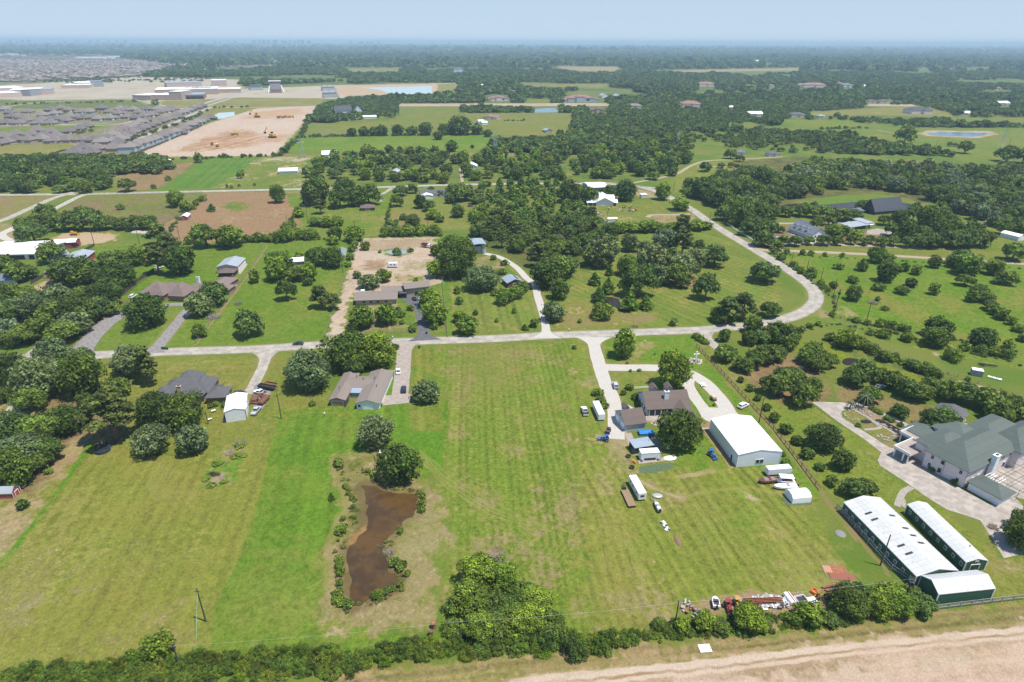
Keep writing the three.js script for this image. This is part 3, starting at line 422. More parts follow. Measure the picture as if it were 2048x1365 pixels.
{
  const pos = [], uv = [], nor = [], groups = [], mats = [];
  const wild = (far)=>{const t = tex(256,256, (x, y)=>{const n = smooth(0.3,0.7, wrapN(x, y,256,9)); return [0,1,2].map((c)=>(far ? [0.045,0.062,0.026] : BASE1)[c]*(1 - n) + (far ? [0.095,0.10,0.06] : BASE2)[c]*n);}, true, far ? 24 : 10); return new THREE.MeshStandardMaterial({map: t, roughness: 1});};
  const near = wild(false), far = wild(true);
  TILES.forEach(([a, b, c, d, W, H], k)=>{
    groups.push([pos.length / 3, k]);
    for (const [x, z, s, t] of [[a, c,0,0],[a, d,0,1],[b, d,1,1],[a, c,0,0],[b, d,1,1],[b, c,1,0]]) {pos.push(x,0, z); nor.push(0,1,0); uv.push(s, t);}
    mats.push(W ? new THREE.MeshPhysicalMaterial({specularIntensity: 0.25, map: paintTile(a, b, c, d, W, H, GAIN), roughness: 1,...(k < 4 ? {bumpMap: (()=>{const s = speckle.clone(); s.repeat.set((b - a) / 9, (d - c) / 9); return s;})(), bumpScale: 0.16} : {})}) : k > 12 ? far : near);
 });
  const g = new THREE.BufferGeometry(); g.setAttribute('position', new THREE.Float32BufferAttribute(pos,3)); g.setAttribute('normal', new THREE.Float32BufferAttribute(nor,3)); g.setAttribute('uv', new THREE.Float32BufferAttribute(uv,2));
  for (const [s, k] of groups) g.addGroup(s,6, k);
  structure('ground', g, mats, 'flat grassy land of fields, lawns and graded dirt');
}

// ---------------------------------------------------------------- roads, drives, paved yards, water
M.roadPale = mottled([0.26,0.235,0.20],[0.37,0.335,0.29],7,16, {roughness: 0.95});
{const cr = []; const q = rng(12); for (let i = 0; i < 16; i++) {let x = q()*512, y = q()*512, a = q()*6.28; for (let k = 0; k < 60; k++) {a += (q() - 0.5)*0.9; x += Math.cos(a)*3; y += Math.sin(a)*3; cr.push([x, y]);}}
  const dark = new Set(cr.map(([x, y])=>(Math.round(x) & 511) + (Math.round(y) & 511)*512)), r2 = rng(8);
  M.roadPale.map = tex(512,512, (x, y)=>{const u = Math.abs(((x / 32 + 8) % 16) - 8), n = wrapN(x, y,512,7), g = wrapN(x, y,512,40); let k = 0.78 + 0.34*smooth(0.3,0.7, n) + (g - 0.5)*0.25 + (r2() - 0.5)*0.16; k *= 1 + 0.10*Math.exp(-Math.pow((u - 1.7) / 0.5,2)) - 0.16*Math.exp(-Math.pow(u / 0.12,2)) - 0.14*smooth(2.9,3.6, u); if (y % 170 < 3) k *= 0.78; if (dark.has(x + y*512)) k *= 0.62; return [0.32*k,0.288*k,0.245*k];}, true,1 / 16);}
M.roadGrey = mottled([0.15,0.135,0.13],[0.25,0.23,0.222],10,9, {roughness: 0.95});
M.roadDark = mottled([0.075,0.075,0.082],[0.115,0.115,0.122],10,9, {roughness: 0.95});
M.concrete = mottled([0.255,0.212,0.18],[0.33,0.28,0.243],8,9, {roughness: 0.95});
M.concretePink = mottled([0.25,0.212,0.182],[0.39,0.342,0.30],8,11, {roughness: 0.95});
M.gravel = mottled([0.36,0.33,0.295],[0.46,0.425,0.385],22,7, {roughness: 1, bumpMap: speckle, bumpScale: 0.03});
M.gravelTan = mottled([0.27,0.215,0.145],[0.34,0.275,0.195],22,7, {roughness: 1});
let LEVEL = 0; const lift = ()=>0.02 + 0.0045*(LEVEL++ % 14);
function ribbon(name, S, list, width, mat, label, steps = 10, flare = 0) {
  const y = lift(), c = new THREE.CatmullRomCurve3(W2(S, list).map(([x, z])=>new THREE.Vector3(x, y, z)), false, 'centripetal'), N = list.length / 2*steps, pos = [], uv = [], idx = [], L = c.getLength();
  for (let i = 0; i <= N; i++) {
    const t = i / N, p = c.getPointAt(t), d = c.getTangentAt(t), wob = 1 + (noise(p.x / 4, p.z / 4) - 0.5)*0.1;
    let w = width / 2*wob; if (flare) {const s = t*L; w += flare*Math.pow(Math.max(0,1 - s / 9),2);}
    const nx = -d.z*w, nz = d.x*w; pos.push(p.x - nx, y, p.z - nz, p.x + nx, y, p.z + nz); uv.push(-w, t*L, w, t*L);
    if (i) {const k = i*2; idx.push(k - 2, k - 1, k, k - 1, k + 1, k);}
 }
  const g = new THREE.BufferGeometry(); g.setAttribute('position', new THREE.Float32BufferAttribute(pos,3)); g.setAttribute('uv', new THREE.Float32BufferAttribute(uv,2)); g.setIndex(idx);
  g.setAttribute('normal', new THREE.Float32BufferAttribute(pos.map((_, i)=>i % 3 === 1 ? 1 : 0),3)); return structure(name, g, mat, label);
}
function outline(S, list, wiggle = 0) {
  const p = W2(S, list).map(([x, z])=>new THREE.Vector3(x,0, z)); if (!wiggle) return p.map((v)=>new THREE.Vector2(v.x,-v.z));
  return new THREE.CatmullRomCurve3(p, true, 'centripetal').getPoints(p.length*6).map((v)=>new THREE.Vector2(v.x + (noise(v.x / 2, v.z / 2) - 0.5)*wiggle,-v.z + (noise(v.x / 2 + 30, v.z / 2) - 0.5)*wiggle));
}
function slab(name, S, list, mat, label, o = {}) {// a flat sheet (or a plate with height h) of any outline
  const y = o.y ?? lift(), s = new THREE.Shape(outline(S, list, o.wiggle)); for (const h of o.holes ?? []) s.holes.push(new THREE.Path(outline(S, h,0)));
  const g = o.h ? new THREE.ExtrudeGeometry(s, {depth: o.h, bevelEnabled: false}) : new THREE.ShapeGeometry(s); g.rotateX(-Math.PI / 2).translate(0, o.h ? 0.006 : y,0); return structure(name, g, mat, label);
}
ribbon('road', Sp, ROAD,7.4, M.roadPale, 'pale concrete road that curves round the right pasture',16);
ribbon('road', S4,[-300,380,0,300,190,220,400,130,560,82,640,45],6, M.roadPale, 'pale side road running out at upper left');
ribbon('drive', S4,[350,235,460,180,560,130,640,100],5, M.gravel, 'short gravel drive beside the left side road');
ribbon('drive', S4,[-60,440,0,400,60,370,130,335],6, M.gravel); ribbon('drive', S4,[0,395,40,430,130,460],5, M.gravel);
ribbon('road', S7,[70,500,130,512,400,522,900,545,1400,575,2048,615,2600,650],4.6, M.gravelTan, 'straight tan gravel lane crossing the right side');
ribbon('drive', S7,[20,462,100,468,400,468,800,480,1150,492,1300,500],4, M.concrete); ribbon('drive', S7,[100,310,260,318,700,312,900,300,960,330],4, M.concrete);
slab('yard', S7,[300,380,520,400,530,470,410,470,400,420], M.gravel); slab('yard', S7,[900,370,980,355,1100,380,1060,405,900,400], M.concrete);
ribbon('drive', S4,[200,1300,260,1245,330,1195,400,1140],4.6, M.concrete); ribbon('drive', S4,[560,1300,640,1190,700,1120,790,1040,880,985,945,955],8.5, M.roadGrey, 'wide grey asphalt drive beside the left wood',10,3);
ribbon('drive', S4,[1110,1268,1170,1200,1260,1090,1350,980,1400,930,1440,880,1470,840],5.2, M.roadGrey, 'grey drive up to the brick house',10,3); ribbon('drive', S4,[1190,918,1290,912,1400,915],4, M.roadGrey);
slab('yard', S4,[1370,870,1390,830,1700,750,1740,770,1690,800,1560,850,1480,900,1400,920], M.roadGrey); slab('patio', S4,[1740,690,1775,605,1812,615,1760,690], M.concrete);
ribbon('drive', SA,[320,215,290,290,240,380,130,560,60,640,-100,720],5, M.roadPale); slab('yard', SA,[60,550,130,540,150,640,120,720,-60,740,-60,690,110,690], M.concrete);
ribbon('drive', SB,[430,165,418,220,395,290,340,400,290,490],4.3, M.roadPale, 'pale drive to the grey house',10,4);
slab('yard', SB,[330,430,370,400,480,430,400,600,330,640], M.roadGrey);
ribbon('drive', SB,[1480,100,1472,180,1460,320,1440,500],6.2, M.concrete, 'concrete drive beside the tan house',10,3); slab('yard', SB,[1290,500,1380,497,1522,488,1517,556,1290,576], M.concrete);
ribbon('path', SB,[1300,316,1410,312],1, M.concrete);
ribbon('drive', S5,[1275,1175,1270,1120,1265,1060,1240,960,1200,890,1140,860],5, M.roadDark, 'dark asphalt drive with brick kerbs',10,5); slab('yard', S5,[1085,860,1140,850,1260,850,1260,880,1235,950,1150,900], M.roadDark);
ribbon('drive', S6,[340,1160,335,1080,315,980,275,850,255,770,195,720,130,650,60,600,-20,560,-110,540],4, M.gravel, 'white gravel drive winding to the curved roof house',10,5);
ribbon('drive', S6,[525,150,560,210,640,270,720,300,850,305],4, M.gravel); ribbon('drive', S6,[1080,275,1110,258,1250,256,1400,250],4, M.gravelTan); ribbon('drive', S6,[620,18,800,22,960,40,1140,60],4, M.roadPale);
ribbon('drive', S3,[-300,905,-100,870,20,840,100,795,200,765,330,760,500,750,640,742],4, M.gravelTan); ribbon('path', S3,[140,800,300,803,420,820,490,838],3.5, M.gravelTan);
ribbon('drive', SC,[250,55,262,130,300,270,350,420,400,520,420,640,425,740,430,830],5.4, M.gravel, 'gravel drive down to the farmyard',10,6);
ribbon('drive', SC,[345,285,460,288,650,288,860,300,980,330,1080,385,1180,480,1260,590,1290,660],5.6, M.gravel, 'gravel loop round the grassy island'); ribbon('drive', SC,[985,360,975,420,1030,520,1090,600,1130,680],4.6, M.gravel);
slab('yard', SC,[1060,595,1130,590,1215,590,1240,560,1330,620,1350,660,1180,700,1110,690], M.gravel, 'gravel apron in front of the white shop', {wiggle: 0.6});
slab('yard', SC,[440,600,500,560,640,640,560,680,480,640], M.gravel); slab('patio', SC,[650,645,850,632,850,690,760,720,700,690,655,690], M.concretePink, 'tan patio behind the farmhouse');
ribbon('path', SC,[690,705,800,760],0.9, M.concrete); ribbon('path', SC,[1060,752,1160,752],1.4, M.concrete); slab('patio', SC,[490,790,540,780,570,850,590,930,560,940,520,870], M.concrete);
slab('patio', SC,[700,770,740,830,775,900,765,985,740,985,690,810], M.woodGrey); slab('patio', SC,[590,990,600,1020,770,1000,880,980,865,950,780,965,760,990], M.concrete); slab('patio', SC,[600,1040,740,1015,860,1010,850,1055,700,1090,600,1085], M.greenTarp, 'green ground sheet in front of the container');
ribbon('drive', SC,[1075,20,1110,60,1150,100,1195,135,1260,190],4.6, M.roadPale, 'gated drive under the grove oaks',10,4);
slab('yard', SD,[240,545,470,552,620,560,680,590,640,600,540,588,465,620,475,670,600,745,800,875,850,900,980,840,1085,950,1100,1040,1390,1215,1600,1330,1760,1250,1850,1340,1800,1450,1720,1500,1640,1560,1540,1450,1270,1365,1100,1260,960,1160,760,1030,742,990,770,930,640,830,430,690], M.concretePink, 'wide pinkish concrete drive in front of the mansion');
slab('yard', SH,[1253,200,1460,275,1620,530,1753,500,1760,420,1600,340,1500,280,1500,180], M.concretePink); slab('patio', SM,[950,905,1160,850,1512,690,1700,640,1900,800,1800,1000,1512,1150,1360,1110], M.concretePink, 'mansion pool terrace');
ribbon('path', SD,[680,590,780,640,880,680,1000,745],2.4, M.concretePink); ribbon('path', SD,[1330,690,1400,715,1560,755,1700,790,1850,830,2000,880],1.8, M.concrete, 'curving pale garden path'); ribbon('path', SD,[1545,670,1560,720,1600,765],1.6, M.concrete);
ribbon('path', SD,[1000,1195,940,1230,900,1310,890,1340],1.8, M.stone); ribbon('path', SD,[925,1280,950,1340,1000,1350],1.6, M.stone); ribbon('path', SD,[520,585,640,650,760,720,940,830],0.9, M.stone); ribbon('path', SD,[640,760,760,740,700,690],1.2, M.stone);
ribbon('road', SI,[1310,690,1500,600,1750,480,2048,345,2200,270,2400,200],9, M.roadPale); ribbon('road', SI,[-200,412,640,395,1230,400,1400,380,1760,280,1960,260],7, M.roadPale);
ribbon('road', S1,[-100,470,100,440,300,420,700,405,1100,460,1350,400],9, M.roadPale); ribbon('road', S1,[1080,462,1280,405,1400,372,1480,350],14, M.roadPale); ribbon('road', S1,[1190,452,1500,455,1890,443],8, M.roadPale); ribbon('road', S1,[800,290,850,260,920,240,1030,228],16, M.roadPale);
ribbon('road', S2,[790,432,808,410,798,390],6, M.roadPale); ribbon('path', S3,[1180,585,1300,605,1440,608,1500,590,1600,588],3, M.gravelTan); ribbon('path', S5,[965,105,1000,85,1035,60],3.5, M.roadPale); ribbon('path', S2,[705,810,710,850,716,890],3, M.gravelTan);
slab('yard', SJ,[440,410,560,390,540,420,430,440], M.gravel);

// water
function water(c, rough_, bump) {return new THREE.MeshPhysicalMaterial({color: new THREE.Color().setRGB(...c), roughness: rough_, ior: 1.33, specularIntensity: rough_ > 0.14 && c[0] < 0.05 ? 0.25 : 0.7, bumpMap: (()=>{const t = speckle.clone(); t.repeat.set(0.35,0.35); return t;})(), bumpScale: bump});}
M.pondBrown = new THREE.MeshPhysicalMaterial({roughness: 0.10, ior: 1.33, bumpMap: (()=>{const t = speckle.clone(); t.repeat.set(0.5,0.5); return t;})(), bumpScale: 0.02,
  map: (()=>{const c = W2(SF,[560,180,1000,930]), t = tex(256,256, (x, y)=>{const n = fbm(x / 22, y / 22), f = fbm(x / 5, y / 5 + 9), k = smooth(0.36,0.66, n*0.7 + f*0.3), b = smooth(0.45,0.7, fbm(x / 34 + 5, y / 34)); return [0,1,2].map((i)=>([0.052,0.031,0.013][i]*(1 - k) + [0.082,0.048,0.018][i]*k)*(1 - b*0.4) + [0.105,0.052,0.010][i]*b*0.4);}, true,1 / 55); return t;})()});
M.waterDark = water([0.030,0.026,0.022],0.16,0.03); M.waterBlue = water([0.10,0.16,0.21],0.12,0.02); M.waterPale = water([0.40,0.46,0.45],0.2,0.02); M.waterGrey = water([0.22,0.26,0.27],0.12,0.02);
slab('pond', SF,[655,215,700,208,760,235,850,262,960,258,978,300,960,370,880,440,820,510,780,570,790,640,820,700,862,750,850,800,740,850,680,885,610,912,585,880,585,800,570,720,572,620,590,560,650,500,690,440,680,360,690,320,665,260], M.pondBrown, 'brown bottle shaped pond in the middle lot', {wiggle: 1.6});
slab('pond', S6,[660,850,680,830,760,850,860,870,880,900,920,950,980,960,900,965,830,930,760,900,700,900], M.waterDark, 'dark pond among the cypresses', {wiggle: 1.2});
slab('pond', S5,[990,528,1030,515,1090,512,1150,518,1165,530,1110,548,1040,548], M.waterGrey, 'small grey pond in the bare lot', {wiggle: 0.8});
slab('pond', S5,[640,510,665,492,700,500,705,540,690,570,660,560], M.waterGrey, 'small pond behind the lawn trees', {wiggle: 0.8});
slab('pond', S7,[280,190,360,175,480,185,620,180,720,170,820,160,1010,140,1180,170,1320,200,1280,220,900,230,700,225,420,235,300,215], M.waterDark, 'long dark pond behind the black barn', {wiggle: 1.5});
slab('pond', SD,[480,230,540,216,640,235,655,262,560,275,490,265], M.waterDark, 'small dark pool in the yellow marsh', {wiggle: 0.8}); slab('pond', SD,[800,345,860,330,940,360,900,385,820,370], M.waterDark, 'second dark pool in the marsh', {wiggle: 0.8}); slab('pond', SD,[1770,640,1850,620,1900,690,1800,690], M.waterDark, 'pond edge at far right', {wiggle: 0.8});
slab('pond', SD,[715,685,760,678,850,720,940,770,985,790,975,805,900,790,800,730], M.waterDark, 'dark water channel of the mansion garden', {wiggle: 0.4}); slab('pond', SD,[615,690,660,683,700,700,660,712,620,705], M.waterDark, 'small basin of the mansion garden', {wiggle: 0.3});
slab('pond', S3,[1480,605,1560,598,1700,600,1830,603,1840,612,1760,626,1600,622,1500,614], M.waterBlue, 'oval blue pond in the right meadow'); slab('pond', S2,[1140,462,1262,455,1280,482,1130,484], M.waterBlue, 'blue pond near the red roofed houses'); slab('pond', S2,[120,338,540,326,540,378,300,378,230,350], M.waterPale, 'pale retention basin in sand'); slab('pond', S2,[655,222,730,224,735,248,660,246], M.waterBlue, 'far blue lake in the woods'); slab('pond', S1,[1250,500,1280,485,1370,480,1375,500,1300,520,1245,522], M.waterPale, 'pond at the corner of the dirt site'); slab('pond', S2,[1600,745,1690,742,1690,775,1610,775], M.waterDark, 'dark pond in the middle wood');
// ---------------------------------------------------------------- buildings
// frame of a building from the left and right foot of its front wall (read at height h of the sheet), or from eaves
function frame(S, a, b, h = 0) {const A = spot(S, a[0], a[1], h), B = spot(S, b[0], b[1], h), w = Math.hypot(B.x - A.x, B.z - A.z), turn = Math.atan2(-(B.z - A.z), B.x - A.x); return {A, B, w, turn, mid: {x: (A.x + B.x) / 2, z: (A.z + B.z) / 2}};}
function inward(f, d) {return {x: f.mid.x - Math.sin(f.turn)*d / 2, z: f.mid.z - Math.cos(f.turn)*d / 2};} // centre of the footprint, d deep
function depthTo(S, f, c, h = 0) {const C = spot(S, c[0], c[1], h); return Math.abs((C.x - f.A.x)*Math.sin(f.turn) + (C.z - f.A.z)*Math.cos(f.turn));}
function gableRoof(w, d, e, rise, o, t = 0.18) {return meterUV(extrude([[-w / 2 - o, e - o*rise / (w / 2)],[0, e + rise],[w / 2 + o, e - o*rise / (w / 2)],[w / 2 + o, e - o*rise / (w / 2) + t],[0, e + rise + t*1.15],[-w / 2 - o, e - o*rise / (w / 2) + t]], d + 2*o));} // ridge along z
function brokenRoof(w, d, e, rise, k, kr, o, t = 0.16) {const W = w / 2 + o, x = w / 2*k, y = e + rise*kr; return meterUV(extrude([[-W, e - 0.05],[-x, y],[0, e + rise],[x, y],[W, e - 0.05],[W, e + t - 0.05],[x, y + t],[0, e + rise + t],[-x, y + t],[-W, e + t - 0.05]], d + 2*o));}
function gableWall(w, d, e, rise) {return meterUV(extrude([[-w / 2,0],[w / 2,0],[w / 2, e],[0, e + rise - 0.02],[-w / 2, e]], d));}
function hipRoof(w, d, e, rise, o, cut = 1) {// ridge along the longer side
  const W = w / 2 + o, D = d / 2 + o, along = W >= D, rl = along ? Math.max(0.01, W - D*cut) : Math.max(0.01, D - W*cut), y0 = e - 0.12, y1 = e + rise, c = [[-W, D],[W, D],[W,-D],[-W,-D]];
  const R = along ? [[-rl,0],[rl,0]] : [[0, rl],[0,-rl]], P = [], tri = (...v)=>v.forEach((q)=>P.push(...q)), E = c.map(([x, z])=>[x, y0, z]), T = R.map(([x, z])=>[x, y1, z]), F = E.map(([x, y, z])=>[x, y + 0.16, z]);
  const quad = (a, b, q, s)=>{tri(a, b, q); tri(a, q, s);};
  for (let i = 0; i < 4; i++) quad(E[i], E[(i + 1) % 4], F[(i + 1) % 4], F[i]);
  if (along) {quad(F[0], F[1], T[1], T[0]); tri(F[1], F[2], T[1]); quad(F[2], F[3], T[0], T[1]); tri(F[3], F[0], T[0]);} else {tri(F[0], F[1], T[0]); quad(F[1], F[2], T[1], T[0]); tri(F[2], F[3], T[1]); quad(F[3], F[0], T[0], T[1]);}
  quad(E[3], E[2], E[1], E[0]);
  const g = new THREE.BufferGeometry(); g.setAttribute('position', new THREE.Float32BufferAttribute(P,3)); g.computeVertexNormals(); g.setAttribute('uv', new THREE.Float32BufferAttribute(new Float32Array(P.length / 3*2),2)); return meterUV(g);
}
function skirt(w, d, h, t = 0.0) {return box(w, h, d,0, h / 2,0);}
// one volume of a building at (x, z) inside the thing, with wall and roof as parts
function volume(t, o) {
  const {w, d, e, rise = 2, x = 0, z = 0, turn = 0, type = 'gz', over = 0.4, wall = M.wallWhite, roof = M.metalWhite, base = 0} = o, put = (g)=>{if (type === 'gx') g.rotateY(Math.PI / 2); return g.rotateY(turn).translate(x, base, z);};
  const W = type === 'gx' ? d : w, D = type === 'gx' ? w : d;
  let wg, rg;
  if (type === 'gz' || type === 'gx') {wg = gableWall(W, D, e, rise); rg = gableRoof(W, D, e, rise, over);}
  else if (type === 'barn') {wg = meterUV(extrude([[-W / 2,0],[W / 2,0],[W / 2, e],[W / 2*0.62, e + rise*0.72 - 0.02],[0, e + rise - 0.02],[-W / 2*0.62, e + rise*0.72 - 0.02],[-W / 2, e]], D)); rg = brokenRoof(W, D, e, rise,0.62,0.72,0.12);}
  else if (type === 'hip') {wg = box(w, e, d,0, e / 2,0); rg = hipRoof(w, d, e, rise, over, o.cut);}
  else if (type === 'shed') {wg = meterUV(turned(extrude([[-d / 2,0],[d / 2,0],[d / 2, e],[-d / 2, e + rise]], w),-Math.PI / 2)); const g = extrude([[-d / 2 - over, e + rise + 0.03 + over*rise / d],[d / 2 + over, e + 0.03 - over*rise / d],[d / 2 + over, e + 0.18 - over*rise / d],[-d / 2 - over, e + rise + 0.18 + over*rise / d]], w + 2*over); rg = meterUV(turned(g,-Math.PI / 2));}
  else {wg = box(w, e, d,0, e / 2,0); rg = box(w + 2*over,0.22, d + 2*over,0, e + 0.11,0);}
  if (!o.noWall) part(t, o.wallName ?? 'wall', put(wg), wall); part(t, o.roofName ?? 'roof', put(rg), roof); return t;
}
// a window (frame with its pane) or door on a wall: side f b l r of a w x d volume, u along that wall from its middle
function opening(t, kind, side, w, d, u, y, ww, hh, o = {}) {
  const k = {f: [u, d / 2,0], b: [u,-d / 2, Math.PI], r: [w / 2, u, Math.PI / 2], l: [-w / 2, u,-Math.PI / 2]}[side], cx = o.x ?? 0, cz = o.z ?? 0, ct = o.turn ?? 0;
  const g = new THREE.Group(); g.name = kind; const p = new THREE.Vector3(k[0],0, k[1]).applyAxisAngle(new THREE.Vector3(0,1,0), ct); g.position.set(p.x + cx, y + hh / 2, p.z + cz); g.rotation.y = k[2] + ct; t.add(g);
  if (kind === 'window') {part(g, 'frame', box(ww + 0.16, hh + 0.16,0.10,0,0,0.05), o.frame ?? M.trim); part(g, 'pane',[box(ww / 2 - 0.04, hh - 0.04,0.05,-ww / 4,0,0.10), box(ww / 2 - 0.04, hh - 0.04,0.05, ww / 4,0,0.10)], o.pane ?? M.glass);}
  else {part(g, 'panel', box(ww, hh,0.08,0,0,0.07), o.mat ?? M.trim); part(g, 'frame',[box(0.12, hh + 0.12,0.12,-ww / 2 - 0.06,0.06,0.06), box(0.12, hh + 0.12,0.12, ww / 2 + 0.06,0.06,0.06), box(ww,0.12,0.12,0, hh / 2 + 0.06,0.06)], o.frame ?? M.trim);}
  return g;
}
function chimney(t, x, z, y0, y1, w, d, mat = M.brickTan) {const c = part(t, 'chimney',[box(w, y1 - y0, d, x, (y0 + y1) / 2, z), box(w + 0.2,0.16, d + 0.2, x, y1 + 0.08, z)], mat); part(c, 'chimney_cap', box(w*0.5,0.2, d*0.5, x, y1 + 0.26, z), M.dark); return c;}
function simple(name, label, cat, S, a, b, d, o) {const f = frame(S, a, b, o.at ?? 0), c = inward(f, d), t = thing(name, label, cat, c, f.turn, o.group); volume(t, {w: f.w, d,...o}); return {t, w: f.w, d, f};}

// white shop
{const f = frame(SC,[1355,950],[1685,925],4.6), d = depthTo(SC, f,[1165,690],4.6) + 1, t = thing('metal_shop', 'big white metal shop building right of the farmhouse', 'shop building', inward(f, d), f.turn), w = f.w;
  volume(t, {w, d, e: 4.6, rise: 1.25, over: 0.12, wall: M.metalBlueWhite, roof: M.metalWhite});
  opening(t, 'window', 'f', w, d,-0.4,1.0,1.1,1.3); opening(t, 'window', 'f', w, d,0.95,1.0,1.1,1.3); opening(t, 'door', 'l', w, d, d / 2 - 3.6,0,1,2.1, {mat: M.dark});
  part(t, 'corner_trim',[box(0.16,4.6,0.16,-w / 2,2.3, d / 2), box(0.16,4.6,0.16, w / 2,2.3, d / 2), box(0.16,4.6,0.16,-w / 2,2.3,-d / 2)], M.trim);}
// dormered farmhouse
{const f = frame(SK,[345,470],[640,455],3), t = thing('farmhouse', 'brown roofed farmhouse with two dormers and a pale chimney', 'house', f.A, f.turn), eA = spot(SK,345,470,3), bk = frame(SK,[235,270],[700,230],3);
  const L = (S, x, y, h)=>{const p = spot(S, x, y, h); const v = new THREE.Vector3(p.x - eA.x,0, p.z - eA.z).applyAxisAngle(new THREE.Vector3(0,1,0),-f.turn); return v;};
  const bl = L(SK,232,275,3), w = 15.5, d = 11.5, x0 = w / 2 - 0.4, z0 = -d / 2;
  volume(t, {w, d, e: 3, rise: 3.6, type: 'gx', x: x0, z: z0, over: 0.5, wall: M.wallBlue, roof: M.shingleBrown});
  volume(t, {w: 6.4, d: 10.5, e: 2.8, rise: 1.9, x: w - 3.4, z: 3.6, over: 0.4, wall: M.wallBlue, roof: M.shingleBrown});
  for (const dx of [3.6,9.2]) {const g = part(t, 'dormer', turned(gableWall(2.2,3.2,2.4,1.0),0).translate(dx + 1,3.4,-d + 1.4), M.wallBlue); part(g, 'dormer_roof', gableRoof(2.2,3.4,2.4,1.0,0.25).translate(dx + 1,3.4,-d + 1.4), M.shingleBrown);}
  const sd = part(t, 'dormer', turned(gableWall(4.2,3.6,1.6,1.7), Math.PI / 2).translate(1.9,3.3, z0), M.wallBlue); part(sd, 'dormer_roof', turned(gableRoof(4.2,3.8,1.6,1.7,0.3), Math.PI / 2).translate(1.9,3.3, z0), M.shingleBrown);
  chimney(t,7.2, z0 + 2.6,4.0,7.8,1.5,1.0, M.wallWhite);
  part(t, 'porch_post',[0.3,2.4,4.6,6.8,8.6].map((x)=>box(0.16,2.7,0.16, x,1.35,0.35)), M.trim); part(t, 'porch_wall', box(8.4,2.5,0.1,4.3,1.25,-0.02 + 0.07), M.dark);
  for (const u of [-2.5,0.4,3]) opening(t, 'window', 'l', w, d, u,0.9,1.1,1.4, {x: x0, z: z0}); opening(t, 'window', 'f',6.4,10.5,0,0.9,1.6,1.3, {x: w - 3.4, z: 3.6}); for (const u of [-2,2]) opening(t, 'window', 'l',6.4,10.5, u + 2,0.9,1.1,1.3, {x: w - 3.4, z: 3.6});}
{const {t, w, d} = simple('garage', 'detached brown roofed garage beside the gravel drive', 'garage', SK,[62,745],[300,712],9.2, {e: 2.7, rise: 3.0, type: 'gx', over: 0.4, wall: M.wallBlue, roof: M.shingleBrown});
  const g = part(t, 'dormer', turned(gableWall(1.8,2.6,1.6,0.9),0).translate(-0.4,3.2,-3.6), M.wallBlue); part(g, 'dormer_roof', gableRoof(1.8,2.8,1.6,0.9,0.2).translate(-0.4,3.2,-3.6), M.shingleBrown); opening(t, 'door', 'l', w, d,-2,0,2.6,2.2); opening(t, 'door', 'l', w, d,2,0,2.6,2.2); opening(t, 'window', 'l', w, d,0,3.4,1,0.9);}
{const f = frame(SK,[175,945],[412,905],2.6), t = thing('carport', 'carport with a flat blue grey metal roof', 'carport', inward(f,4.2), f.turn), w = f.w; part(t, 'roof', box(w,0.14,4.6,0,2.7,0,0,0,0.05), M.metalBlue); part(t, 'post',[[-1,-1],[-1,1],[1,-1],[1,1]].map(([a, b])=>box(0.12,2.6,0.12, a*(w / 2 - 0.3),1.3, b*2)), M.dark); part(t, 'back_wall', box(w - 0.6,2.3,0.1,0,1.15,-2), M.woodDark);}
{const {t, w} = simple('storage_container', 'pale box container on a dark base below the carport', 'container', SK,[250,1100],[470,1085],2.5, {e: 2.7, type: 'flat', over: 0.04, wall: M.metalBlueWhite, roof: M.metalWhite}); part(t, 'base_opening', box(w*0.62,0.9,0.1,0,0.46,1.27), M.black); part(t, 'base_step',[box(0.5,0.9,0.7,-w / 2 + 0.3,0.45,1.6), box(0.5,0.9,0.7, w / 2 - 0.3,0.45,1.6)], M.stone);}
{const p = spot(SK,310,775), t = thing('pool', 'blue above ground pool between garage and carport', 'pool', p,0.08); part(t, 'liner',[box(4.8,1.0,0.12,0,0.5,1.2), box(4.8,1.0,0.12,0,0.5,-1.2), box(0.12,1.0,2.28,-2.34,0.5,0), box(0.12,1.0,2.28,2.34,0.5,0)], M.blueTarp); part(t, 'pool_cover', box(4.56,0.05,2.28,0,0.86,0), M.blueTarp); part(t, 'frame_tube',[rod([-2.4,1.03,1.2],[2.4,1.03,1.2],0.06), rod([-2.4,1.03,-1.2],[2.4,1.03,-1.2],0.06), rod([-2.4,1.03,-1.2],[-2.4,1.03,1.2],0.06), rod([2.4,1.03,-1.2],[2.4,1.03,1.2],0.06)], M.pBlue);}
// tent shed
{const f = frame(SC,[1762,1322],[1905,1310]), t = thing('tent_shed', 'small white fabric shelter on a green ground sheet', 'shelter', inward(f,4.6), f.turn), w = f.w; part(t, 'cover', meterUV(turned(extrude([[-2.3,0],[2.3,0],[2.15,1.8],[1.3,2.5],[0,2.75],[-1.3,2.5],[-2.15,1.8]], w), Math.PI / 2)), M.metalWhite); part(t, 'door_flap', box(0.06,1.8,2,-w / 2 - 0.03,0.9,0), M.wallWhite); slab('patio', SC,[1680,1270,1760,1250,1925,1290,1910,1328,1720,1335], M.greenTarp, 'green ground sheet of the fabric shelter');}
